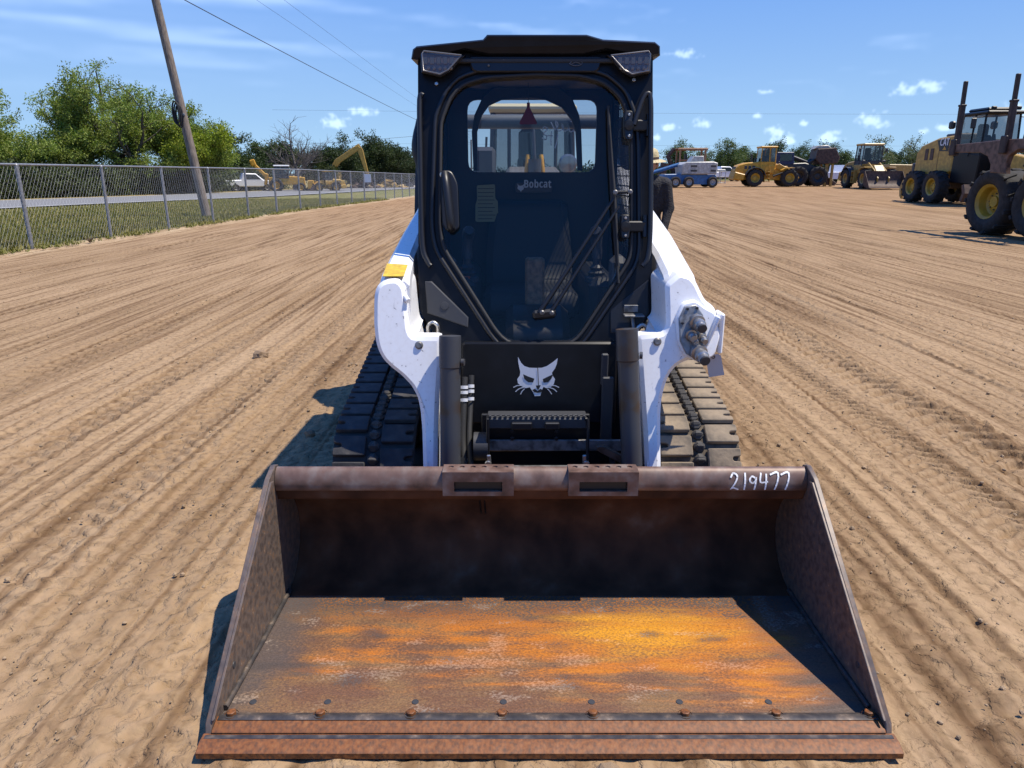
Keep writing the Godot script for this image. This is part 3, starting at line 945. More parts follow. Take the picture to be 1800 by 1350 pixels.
	ribbons(ck, [[.075, 1.70, .095, 1.69, .10, 1.712, .082, 1.722, .105, 1.75, .085, 1.76, .076, 1.742], [.105, 1.712, .135, 1.712], [.128, 1.735, .125, 1.69, .128, 1.66], [.165, 1.72, .16, 1.68, .15, 1.645], [.125, 1.785, .15, 1.745, .165, 1.775, .15, 1.79, .165, 1.74, .195, 1.75, .185, 1.78, .20, 1.738, .225, 1.75, .222, 1.775, .235, 1.735, .26, 1.745, .262, 1.78, .24, 1.79]], 0.006, func(q: Vector2) -> Vector3: return P(q.x, q.y, 4.35), Vector3(0, 0, 1))
	var wc := mat("window_chalk", lin(0.85, 0.85, 0.83), 0.9)
	wc.backlight_enabled = true; wc.backlight = Color(1, 1, 1)
	put(ck, "chalk_scrawl", wc, rw)
	# roof and visor
	var r := B.new()
	var prof := V2([-0.531, 1.972, -0.522, 2.008, -0.505, 2.02, -0.223, 2.046, -0.205, 2.064, 0.215, 2.064, 0.285, 2.046, 0.505, 2.036, 0.528, 2.02, 0.532, 1.985, 0.48, 1.975, 0.30, 2.005, 0.2, 1.985, -0.2, 1.985, -0.30, 2.005, -0.48, 1.965])
	r.prism(prof, func(p: Vector2, k: float) -> Vector3: return P(p.x * (1.0 - 0.04 * k), p.y, lerpf(3.295 - absf(p.x) * 0.02 + (2.03 - p.y) * 0.2, 4.42, k)), 0.007, 0.012)
	var roof := put(r, "roof", M.black_paint, t)
	var hl := B.new()
	hl.box(P(0, 1.965, 3.85), Vector3(0.97, 0.02, 1.1), 0.005)
	put(hl, "headliner", M.vinyl, t)
	var br := B.new()
	br.prism(smooth_loop(V2([-0.29, 1.985, -0.27, 1.918, 0.27, 1.918, 0.29, 1.985]), 0.02, 2), func(p: Vector2, k: float) -> Vector3: return FP(p.x, p.y, 0.022 - k * 0.02), 0.006, 0.3)
	put(br, "brow_panel", M.black_trim, t)
	var bk := B.new()
	for q in [[-0.135, 1.965], [0.105, 1.967], [-0.2, 1.945]]: hexbolt(bk, FP(q[0], q[1], 0.024), Vector3(0, -0.1, 1), 0.005, 0.004)
	put(bk, "brow_bolt", M.grey_metal, t)
	var em := B.new()
	em.tube(spline([FP(.145, 1.952, .026), FP(.165, 1.944, .026), FP(.19, 1.946, .026), FP(.2, 1.956, .026), FP(.185, 1.965, .026), FP(.16, 1.963, .026), FP(.145, 1.952, .026)], 3), 0.0015, 4)
	em.tube([FP(.155, 1.952, .026), FP(.172, 1.958, .026), FP(.192, 1.953, .026)], 0.0015, 4)
	put(em, "round_brow_mark", M.grey_metal, t)
	for s in [-1.0, 1.0]:
		var lp := V2([-0.493, 1.992, -0.483, 2.005, -0.299, 1.985, -0.318, 1.966, -0.364, 1.917, -0.404, 1.897, -0.486, 1.914])
		for i in lp.size(): lp[i] = Vector2(lp[i].x * -s + (0.004 if s > 0 else 0.0), lp[i].y)
		var bl := B.new()
		bl.prism(lp, func(p: Vector2, k: float) -> Vector3: return FP(p.x, p.y, 0.04 - k * 0.05), 0.004, 0.1)
		var lamp := put(bl, "work_light", M.black_trim, t)
		var mid := Vector2.ZERO
		for q in lp: mid += q / lp.size()
		var small := []
		for q in lp: small.append(mid + (q - mid) * 0.86)
		var rf := B.new()
		fan(rf, small, func(q: Vector2) -> Vector3: return FP(q.x, q.y, 0.042), Vector3(0, 0, 1))
		put(rf, "reflector", mat("reflector", lin(0.16, 0.13, 0.105), 0.35, 0.5), lamp)
		var led := B.new()
		for k in 5:
			led.box(FP(mid.x + (k - 2) * 0.028 - s * -0.004, mid.y + 0.008 + 0.0 * k, 0.047), Vector3(0.02, 0.03, 0.006), 0.002)
			led.lathe([Vector2(0.0085, 0), Vector2(0.007, 0.006), Vector2(0, 0.007)], aim(FP(mid.x + (k - 2) * 0.024 - s * 0.0, mid.y - 0.024, 0.046), Vector3(0, 0, 1)), 10)
		put(led, "led", M.lens_back, lamp)
		var lens := B.new()
		fan(lens, small, func(q: Vector2) -> Vector3: return FP(q.x, q.y, 0.058), Vector3(0, 0, 1))
		put(lens, "lens", M.lens, lamp)
		var rim := B.new()
		var lo := []
		for q in small: lo.append(FP(q.x, q.y, 0.057))
		rim.tube(lo, 0.004, 5, true)
		put(rim, "bezel", mat("bezel", lin(0.2, 0.19, 0.18), 0.3, 0.6), lamp)
		var bo := B.new()
		hexbolt(bo, FP(-0.425 if s < 0 else 0.424, 1.872 if s < 0 else 1.888, 0.002), Vector3(0, 0.2, 1), 0.008, 0.006)
		put(bo, "frame_bolt", M.bare_steel, t)
	# grab rails
	var ra := B.new()
	ra.tube(spline(on_face([-0.478, 1.82, -0.494, 1.805, -0.493, 1.6, -0.491, 1.444, -0.485, 1.208, -0.463, 1.137, -0.45, 1.12], 0.035), 4), 0.0115, 8)
	put(ra, "grab_rail", M.black_trim, t)
	var rb := B.new()
	rb.tube(spline(on_face([0.42, 1.70, 0.452, 1.795, 0.476, 1.828, 0.49, 1.80, 0.492, 1.631, 0.493, 1.279, 0.482, 1.156, 0.46, 1.12], 0.04), 4), 0.0115, 8)
	put(rb, "grab_rail", M.black_trim, t)
	# hinges
	for h in [[0.40, 1.70, 0.06], [0.388, 1.283, 0.05]]:
		var hb := B.new()
		hb.prism(smooth_loop(V2([h[0] - 0.019, h[1] + h[2], h[0] + 0.017, h[1] + h[2], h[0] + 0.021, h[1], h[0] + 0.017, h[1] - h[2], h[0] - 0.017, h[1] - h[2], h[0] - 0.022, h[1]]), 0.012, 3), func(p: Vector2, k: float) -> Vector3: return FP(p.x, p.y, 0.035 - k * 0.035), 0.004, 0.15)
		hb.box(FP(h[0] + 0.05, h[1], 0.02), Vector3(0.08, 0.045, 0.022), 0.005)
		hb.tube([FP(h[0] + 0.088, h[1] - 0.045, 0.02), FP(h[0] + 0.088, h[1] + 0.045, 0.02)], 0.014, 10)
		hb.lathe([Vector2(0.022, 0), Vector2(0.02, 0.012), Vector2(0, 0.014)], aim(FP(h[0], h[1], 0.034), Vector3(0, 0, 1)), 14)
		var hm := put(hb, "door_hinge", M.black_trim, t)
		var hs := B.new()
		for k in [-1, 1]: hexbolt(hs, FP(h[0], h[1] + k * h[2] * 0.72, 0.035), Vector3(0, 0, 1), 0.006, 0.006)
		put(hs, "hinge_bolt", M.bare_steel, hm)
	# door handle
	var dh := B.new()
	dh.prism(smooth_loop(V2([-0.412, 1.515, -0.362, 1.515, -0.335, 1.46, -0.328, 1.27, -0.375, 1.258, -0.402, 1.29]), 0.02, 3), func(p: Vector2, k: float) -> Vector3: return FP(p.x, p.y, 0.016 - k * 0.016), 0.004, 0.2)
	dh.tube(spline([FP(-0.39, 1.50, 0.02), FP(-0.382, 1.46, 0.05), FP(-0.37, 1.36, 0.055), FP(-0.363, 1.29, 0.045), FP(-0.36, 1.272, 0.015)], 4), 0.017, 10)
	var hdl := put(dh, "door_handle", M.black_trim, t)
	var kb := B.new()
	kb.lathe([Vector2(0.012, 0), Vector2(0.011, 0.008), Vector2(0, 0.009)], aim(FP(-0.40, 1.497, 0.02), Vector3(0, 0, 1)), 12)
	put(kb, "key_lock", M.bare_steel, hdl)
	# wiper
	var wp := B.new()
	wp.tube(on_face([0.018, 0.925, 0.09, 1.03, 0.17, 1.149, 0.335, 1.397], 0.034), [0.012, 0.011, 0.009, 0.007], 8)
	wp.tube(on_face([0.062, 0.917, 0.14, 1.035, 0.219, 1.156, 0.360, 1.368], 0.034), [0.010, 0.009, 0.008, 0.006], 8)
	wp.box(FP(0.04, 0.918, 0.025), Vector3(0.1, 0.04, 0.03), 0.01, Basis(Vector3(0, 0, 1), 0.1))
	var wiper := put(wp, "wiper_arms", M.black_trim, t)
	var bld := B.new()
	bld.tube(on_face([0.313, 1.78, 0.322, 1.6, 0.335, 1.42, 0.348, 1.23, 0.362, 1.045], 0.014), [0.006, 0.010, 0.013, 0.010, 0.006], 6)
	bld.tube(on_face([0.318, 1.70, 0.328, 1.56, 0.339, 1.42, 0.35, 1.27, 0.358, 1.12], 0.03), [0.004, 0.006, 0.009, 0.006, 0.004], 5)
	bld.box(FP(0.375, 1.425, 0.034), Vector3(0.075, 0.014, 0.012), 0.004)
	put(bld, "wiper_blade", M.rubber, wiper)
	var wk := B.new()
	for q in [[0.03, 0.928], [0.072, 0.926], [0.342, 1.425], [0.405, 1.427]]: wk.lathe([Vector2(0.011, 0), Vector2(0.011, 0.008), Vector2(0.007, 0.013), Vector2(0, 0.013)], aim(FP(q[0], q[1], 0.042), Vector3(0, 0, 1)), 8)
	put(wk, "wiper_nut", M.grey_metal, wiper)
	# corner panels beside the door
	var cl := B.new()
	cl.prism(V2([-0.478, 1.052, -0.449, 1.052, -0.290, 0.900, -0.292, 0.859, -0.469, 0.919]), func(p: Vector2, k: float) -> Vector3: return FP(p.x, p.y, 0.012 - k * 0.012), 0.004, 0.2)
	cl.lathe([Vector2(0.018, 0), Vector2(0.017, 0.004), Vector2(0, 0.005)], aim(FP(-0.392, 0.95, 0.012), Vector3(0, 0.25, 1)), 14)
	put(cl, "corner_panel", M.dark_recess, t)
	var cr := B.new()
	cr.prism(V2([0.33, 0.93, 0.495, 1.06, 0.498, 0.919, 0.462, 0.864, 0.447, 0.835, 0.33, 0.835]), func(p: Vector2, k: float) -> Vector3: return FP(p.x, p.y, 0.006 - k * 0.006), 0.003, 0.3)
	put(cr, "corner_panel", M.black_trim, t)
	var lk := B.new()
	lk.box(FP(0.425, 0.915, 0.04), Vector3(0.085, 0.008, 0.05), 0.002)
	lk.box(FP(0.415, 0.942, 0.03), Vector3(0.06, 0.03, 0.004), 0.001)
	lk.tube([FP(0.42, 0.91, 0.03), FP(0.425, 0.86, 0.04)], 0.008, 8)
	put(lk, "lift_bracket", M.grey_metal, t)
	var sh := B.new()
	for e in [[-0.44, 0.868], [0.46, 0.858]]:
		sh.tube(spline([FP(e[0] - 0.02, e[1] - 0.03, 0.03), FP(e[0] - 0.02, e[1] + 0.005, 0.05), FP(e[0], e[1] + 0.02, 0.05), FP(e[0] + 0.02, e[1] + 0.005, 0.05), FP(e[0] + 0.02, e[1] - 0.03, 0.03)], 3), 0.009, 7)
	put(sh, "tie_down_loop", M.bare_steel, t)
	var mi := B.new()
	mi.tube(spline([FP(-0.503, 1.76, -0.06), FP(-0.510, 1.72, -0.05), FP(-0.518, 1.655, -0.04), FP(-0.518, 1.60, -0.04), FP(-0.510, 1.54, -0.05), FP(-0.50, 1.46, -0.05)], 3), [0.007, 0.009, 0.010, 0.012, 0.013, 0.016, 0.018, 0.02, 0.022, 0.022, 0.022, 0.018, 0.015, 0.012, 0.01, 0.008], 8)
	put(mi, "side_latch", M.black_trim, t)
	# inside
	var fl := B.new()
	fl.box(P(0, 0.56, 3.7), Vector3(0.9, 0.03, 1.3), 0.005)
	fl.box(P(0, 0.66, 3.12), Vector3(0.9, 0.2, 0.03), 0.005)
	put(fl, "cab_floor", M.vinyl, t)
	var se := B.new()
	se.prism(smooth_loop(V2([3.62, 0.80, 3.66, 0.92, 4.1, 0.90, 4.16, 1.0, 4.22, 1.34, 4.28, 1.36, 4.28, 0.76, 3.7, 0.76]), 0.05, 4), func(p: Vector2, k: float) -> Vector3: return P((k - 0.5) * (0.50 if p.y < 1.1 else 0.44), p.y, p.x), 0.03, 0.08)
	se.box(P(0, 0.67, 3.95), Vector3(0.42, 0.2, 0.5), 0.02)
	put(se, "seat", M.vinyl, t)
	var cs := B.new()
	for s in [-1.0, 1.0]:
		cs.box(P(s * 0.36, 0.80, 3.85), Vector3(0.16, 0.42, 0.75), 0.04)
	put(cs, "side_console", M.vinyl, t)
	for s in [-1.0, 1.0]:
		var js := B.new()
		js.lathe([Vector2(0.06, 0), Vector2(0.055, 0.02), Vector2(0.04, 0.03), Vector2(0.045, 0.045), Vector2(0.03, 0.055), Vector2(0.034, 0.07), Vector2(0.02, 0.085), Vector2(0.018, 0.13)], Transform3D(Basis.IDENTITY, P(s * 0.325, 0.98, 3.6)), 14)
		js.tube(spline([P(s * 0.325, 1.09, 3.6), P(s * 0.325, 1.15, 3.61), P(s * 0.318, 1.21, 3.6), P(s * 0.31, 1.235, 3.57)], 3), [0.024, 0.026, 0.028, 0.026, 0.027, 0.03, 0.032, 0.032, 0.03, 0.022], 10)
		put(js, "joystick", mat("grip", lin(0.035, 0.036, 0.04), 0.5), t)
	var cb := B.new()
	cb.tube(spline([P(-0.40, 0.98, 3.3), P(-0.36, 0.94, 3.26), P(-0.28, 0.84, 3.2), P(-0.17, 0.72, 3.18)], 4), 0.012, 8)
	cb.tube(spline([P(-0.41, 1.12, 3.35), P(-0.385, 1.0, 3.3), P(-0.33, 0.88, 3.24), P(-0.2, 0.76, 3.2)], 4), 0.007, 8)
	cb.tube(spline([P(0.40, 1.1, 3.35), P(0.36, 0.98, 3.3), P(0.30, 0.88, 3.24), P(0.2, 0.78, 3.2)], 4), 0.01, 8)
	put(cb, "interior_cable", M.grey_metal, t)
	var ds := B.new()
	ds.box(P(0.41, 1.0, 3.42), Vector3(0.08, 0.26, 0.16), 0.03)
	ds.box(P(-0.41, 1.0, 3.42), Vector3(0.08, 0.26, 0.16), 0.03)
	put(ds, "control_pod", mat("pod_grey", lin(0.09, 0.09, 0.09), 0.5), t)
	var rdb := B.new()
	rdb.box(P(-0.335, 1.008, 3.535), Vector3(0.055, 0.012, 0.02), 0.003)
	put(rdb, "red_button", mat("orange_red", lin(0.5, 0.09, 0.03), 0.5), t)
	var bar := B.new()
	bar.prism(smooth_loop(V2([3.50, 1.10, 3.55, 1.11, 3.53, 0.95, 3.48, 0.86, 3.44, 0.86, 3.48, 0.98]), 0.015, 3), func(p: Vector2, k: float) -> Vector3: return P(0.012 + (k - 0.5) * 0.095, p.y, p.x), 0.008, 0.12)
	put(bar, "seat_bar_pad", mat("worn_brown", lin(0.34, 0.19, 0.09), 0.6, 0, M.soft, 5.0), t)
	var pd := B.new()
	pd.prism(smooth_loop(V2([3.22, 0.62, 3.2, 0.80, 3.3, 0.86, 3.45, 0.9, 3.52, 0.62]), 0.04, 3), func(p: Vector2, k: float) -> Vector3: return P(0.02 + (k - 0.5) * 0.3, p.y, p.x), 0.03, 0.12)
	put(pd, "foot_pedal_box", M.black_trim, t)
	var ar := B.new()
	var arch := V2([-0.32, 1.518, -0.326, 1.728, -0.31, 1.815, -0.259, 1.916, -0.186, 1.97, -0.09, 1.992, 0.055, 1.992, 0.16, 1.962, 0.233, 1.905, 0.275, 1.815, 0.289, 1.728, 0.302, 1.518, 0.274, 1.518, 0.257, 1.728, 0.233, 1.79, 0.176, 1.858, 0.089, 1.895, 0.0, 1.905, -0.16, 1.895, -0.228, 1.866, -0.268, 1.815, -0.296, 1.728, -0.296, 1.518])
	ar.prism(arch, func(p: Vector2, k: float) -> Vector3: return P(p.x, p.y, 4.22 + k * 0.05), 0.006, 0.15)
	put(ar, "rear_arch", mat("arch_trim", lin(0.012, 0.022, 0.035), 0.6), t)
	var pl := B.new()
	pl.prism(smooth_loop(V2([-0.301, 1.438, -0.197, 1.444, -0.196, 1.366, -0.181, 1.35, -0.179, 1.242, -0.19, 1.236, -0.305, 1.234, -0.312, 1.242, -0.31, 1.33, -0.30, 1.36]), 0.008, 2), func(p: Vector2, k: float) -> Vector3: return P(p.x, p.y, 4.21 + k * 0.002))
	var paper := put(pl, "instruction_card", M.paper, t)
	var ln := B.new()
	for k in 9: ribbons(ln, [[-0.295, 1.42 - k * 0.021, -0.205 + 0.01 * sin(k * 3.0), 1.42 - k * 0.021]], 0.0035, func(q: Vector2) -> Vector3: return P(q.x, q.y, 4.2085), Vector3(0, 0, 1))
	put(ln, "card_lines", M.dark_recess, paper)
	var bd := B.new()
	bd.prism(smooth_loop(V2([-0.085, 1.455, -0.085, 1.395, 0.13, 1.395, 0.13, 1.455]), 0.02, 3), func(p: Vector2, k: float) -> Vector3: return P(p.x, p.y, 4.20 + k * 0.02), 0.003, 0.2)
	var badge := put(bd, "seat_badge", mat("badge", lin(0.008, 0.009, 0.012), 0.4), t)
	text("Bobcat", badge, "badge_lettering", P(0.045, 1.411, 4.197), Basis.IDENTITY, 0.042, mat("badge_print", lin(0.55, 0.6, 0.65), 0.5), 0.82)
	var bc := B.new()
	fan(bc, head_small(), func(q: Vector2) -> Vector3: return P(-0.052 + q.x * 0.23, 1.426 + (q.y - 0.65) * 0.25, 4.197), Vector3(0, 0, 1))
	put(bc, "badge_wildcat", M.badge_print, badge)
func head_small() -> Array:
	return V2([-0.074, 0.737, -0.046, 0.697, 0.001, 0.689, 0.052, 0.697, 0.099, 0.732, 0.087, 0.686, 0.074, 0.668, 0.088, 0.640, 0.068, 0.603, 0.03, 0.588, 0.024, 0.566, 0.0, 0.565, -0.010, 0.586, -0.04, 0.60, -0.077, 0.635, -0.064, 0.672])
func text(s: String, parent: Node, called: String, at: Vector3, bs: Basis, h: float, m: Material, narrow := 1.0) -> MeshInstance3D:
	var tm := TextMesh.new()
	var f := SystemFont.new()
	f.font_names = PackedStringArray(["Droid Sans"]); f.font_weight = 700
	tm.font = f; tm.text = s; tm.font_size = 64; tm.pixel_size = h / 46.0; tm.depth = 0.004
	tm.horizontal_alignment = HORIZONTAL_ALIGNMENT_CENTER
	tm.vertical_alignment = VERTICAL_ALIGNMENT_BOTTOM
	return inst(tm, called, m, parent, Transform3D(bs * Basis.from_scale(Vector3(narrow, 1, 1)), at))
func loader_arm(t: Node3D, s: float) -> void:
	var df := func(y: float) -> float: return 2.776 - (1.108 - y) * 0.268
	var left := V2([-0.517, 1.076, -0.509, 0.991, -0.501, 0.916, -0.487, 0.890, -0.378, 0.890, -0.378, 0.787, -0.387, 0.658, -0.392, 0.529, -0.396, 0.20, -0.446, 0.20, -0.449, 0.40, -0.453, 0.529, -0.459, 0.604, -0.470, 0.658, -0.494, 0.701, -0.532, 0.740, -0.572, 0.770, -0.604, 0.800, -0.624, 0.834, -0.635, 0.873, -0.641, 0.937, -0.640, 1.035, -0.634, 1.068, -0.619, 1.091, -0.588, 1.106, -0.544, 1.108])
	var right := V2([0.499, 1.087, 0.503, 1.001, 0.504, 0.927, 0.487, 0.903, 0.389, 0.894, 0.398, 0.787, 0.408, 0.658, 0.418, 0.529, 0.432, 0.20, 0.488, 0.20, 0.485, 0.40, 0.484, 0.529, 0.484, 0.600, 0.488, 0.650, 0.497, 0.690, 0.509, 0.727, 0.525, 0.755, 0.545, 0.777, 0.575, 0.794, 0.616, 0.805, 0.656, 0.814, 0.683, 0.830, 0.699, 0.860, 0.707, 0.916, 0.703, 0.978, 0.688, 1.005, 0.657, 1.024, 0.640, 1.055, 0.623, 1.091, 0.599, 1.119, 0.554, 1.132])
	var b := B.new()
	b.prism(smooth_loop(left if s < 0 else right, 0.014, 2), func(p: Vector2, k: float) -> Vector3: return P(p.x, p.y, df.call(p.y) + k * (0.08 if p.y > 0.72 and absf(p.x) < 0.484 else 0.33 if p.y > 0.5 else 0.2)), 0.016, 0.05)
	# the long beam back to the rear pivot
	var sec := [[2.80, 1.095, 0.84], [2.88, 1.125, 0.85], [3.2, 1.165, 0.90], [3.6, 1.225, 0.99], [4.2, 1.325, 1.09], [4.75, 1.60, 1.27], [5.05, 1.74, 1.45]]
	var rings := []
	for i in sec.size():
		var e: Array = sec[i]
		var x0 := pw(e[0], [[2.8, 0.505], [3.2, 0.535], [3.6, 0.545]])
		var x1 := pw(e[0], [[2.8, 0.622], [3.2, 0.638], [3.6, 0.645], [4.2, 0.64]]) if s < 0 else pw(e[0], [[2.8, 0.628], [3.2, 0.662], [3.6, 0.69], [4.2, 0.705]])
		var c := 0.018
		var ring := []
		for q in [[x0 + c, e[1]], [x1 - c, e[1]], [x1, e[1] - c], [x1, e[2] + c], [x1 - c, e[2]], [x0 + c, e[2]], [x0, e[2] + c], [x0, e[1] - c]]: ring.append(P(s * q[0], q[1], e[0]))
		rings.append(ring)
	loft(b, rings)
	var arm := put(b, "lift_arm", M.white_paint, t)
	arm.set_meta("label", "left white lift arm with a yellow sticker" if s < 0 else "right white lift arm carrying the hydraulic couplers")
	var seam := B.new()
	seam.tube([P(s * 0.432, 0.25, df.call(0.25) - 0.003), P(s * 0.432, 0.42, df.call(0.42) - 0.003)], 0.004, 5)
	put(seam, "weld_seam", M.white_paint, arm)
	var pin := B.new()
	pin.lathe([Vector2(0.016, 0), Vector2(0.016, 0.006), Vector2(0.01, 0.01), Vector2(0, 0.01)], aim(P(-0.463 if s < 0 else 0.467, 0.858 if s < 0 else 0.872, df.call(0.865)), Vector3(0, 0.2, 1)), 14)
	put(pin, "grease_plug", M.grey_metal, arm)
	# tilt cylinder
	var c0 := P(-0.337 if s < 0 else 0.337, 0.907 if s < 0 else 0.934, 2.66)
	var c1 := P(-0.343 if s < 0 else 0.380, 0.27, 2.575)
	var cy := B.new()
	var ax := (c0 - c1).normalized()
	var ln := c0.distance_to(c1)
	cy.lathe([Vector2(0, 0), Vector2(0.034, 0), Vector2(0.034, 0.10), Vector2(0.040, 0.102), Vector2(0.040, ln - 0.125), Vector2(0.0425, ln - 0.12), Vector2(0.0425, ln - 0.012), Vector2(0.042, ln), Vector2(0.0, ln)], aim(c1, ax), 28)
	cy.lathe([Vector2(0.014, 0), Vector2(0.014, 0.012), Vector2(0, 0.013)], aim(c1 + ax * (ln - 0.1) + Vector3(0.044, 0, 0.008), Vector3(1, 0, 0.2)), 8)
	var cyl := put(cy, "tilt_cylinder", M.cylinder_paint, t)
	var rod := B.new()
	rod.tube([P(s * 0.37, 0.60, 2.70), P(s * 0.375, 0.27, 2.6)], 0.014, 10)
	put(rod, "cylinder_rod", M.bare_steel, cyl)
	if s < 0:
		var st := B.new()
		st.prism(V2([-0.618, 2.975, -0.608, 2.80, -0.525, 2.80, -0.53, 2.955]), func(p: Vector2, k: float) -> Vector3: return P(p.x, pw(p.y, [[2.78, 1.109], [2.83, 1.112], [2.88, 1.127], [3.2, 1.167], [3.6, 1.225]]) + 0.0035 + (1.0 - k) * 0.002, p.y - 0.004))
		put(st, "warning_sticker", M.yellow_sticker, arm)
		var kn := B.new()
		kn.tube([P(-0.52, 1.04, 2.77), P(-0.505, 1.025, 2.75)], 0.011, 8)
		put(kn, "hose_clip", M.white_paint, arm)
		return
	# coupler block
	var cb := B.new()
	var oct := smooth_loop(V2([0.561, 1.021, 0.610, 1.032, 0.645, 1.005, 0.687, 0.985, 0.706, 0.90, 0.685, 0.825, 0.625, 0.798, 0.567, 0.826, 0.542, 0.876, 0.536, 0.966]), 0.012, 2)
	cb.prism(oct, func(p: Vector2, k: float) -> Vector3: return P(p.x, p.y, df.call(p.y) - 0.03 + k * 0.06), 0.006, 0.1)
	var block := put(cb, "coupler_block", M.white_paint, arm)
	var oc2 := []
	for q in V2([0.565, 1.010, 0.608, 1.018, 0.636, 0.98, 0.651, 0.89, 0.636, 0.835, 0.605, 0.816, 0.571, 0.835, 0.548, 0.88, 0.543, 0.965]): oc2.append(q)
	var cp := B.new()
	cp.prism(oc2, func(p: Vector2, k: float) -> Vector3: return P(p.x, p.y, df.call(p.y) - 0.042 + k * 0.014), 0.003, 0.2)
	put(cp, "coupler_plate", mat("coupler_grey", lin(0.36, 0.37, 0.38), 0.4, 0.3, M.soft, 4.0), block)
	var rib := B.new()
	rib.box(P(0.672, 0.92, 2.695), Vector3(0.011, 0.12, 0.05), 0.004, Basis(Vector3(0, 0, 1), -0.35))
	rib.box(P(0.712, 0.905, 2.74), Vector3(0.018, 0.16, 0.09), 0.006)
	put(rib, "guard_rib", M.white_paint, block)
	for q in [[0.606, 0.962, 0.026, 0.075], [0.612, 0.852, 0.028, 0.09], [0.585, 0.912, 0.019, 0.05], [0.628, 0.90, 0.015, 0.05], [0.597, 0.893, 0.014, 0.045]]:
		var f := B.new()
		var z := aim(P(q[0], q[1], df.call(q[1]) - 0.04), Vector3(0.12, -0.25, 1))
		var r: float = q[2]; var h: float = q[3]
		f.lathe([Vector2(r * 1.05, 0), Vector2(r * 1.05, h * 0.25)], z, 6)
		f.lathe([Vector2(r * 1.15, h * 0.25), Vector2(r * 1.15, h * 0.36), Vector2(r * 0.8, h * 0.4), Vector2(r * 0.8, h * 0.55), Vector2(r * 0.92, h * 0.57), Vector2(r * 0.92, h * 0.74), Vector2(r * 0.74, h * 0.8), Vector2(r * 0.7, h), Vector2(0, h)], z, 22)
		var fit := put(f, "hydraulic_coupler", M.get("fitting_steel", mat("fitting_steel", lin(0.34, 0.33, 0.32), 0.35, 0.75)), block)
		if r > 0.025:
			var cap := B.new()
			cap.lathe([Vector2(r * 0.68, 0), Vector2(r * 0.66, 0.008), Vector2(0, 0.009)], Transform3D(z.basis, z.origin + z.basis.y * h), 18)
			put(cap, "coupler_face", M.dark_recess, fit)
	var scr := B.new()
	for q in [[0.556, 0.95], [0.575, 1.003], [0.612, 1.006], [0.645, 0.93], [0.64, 0.85]]: hexbolt(scr, P(q[0], q[1], df.call(q[1]) - 0.042), Vector3(0, 0, 1), 0.0055, 0.005)
	put(scr, "block_bolt", M.dark_recess, block)
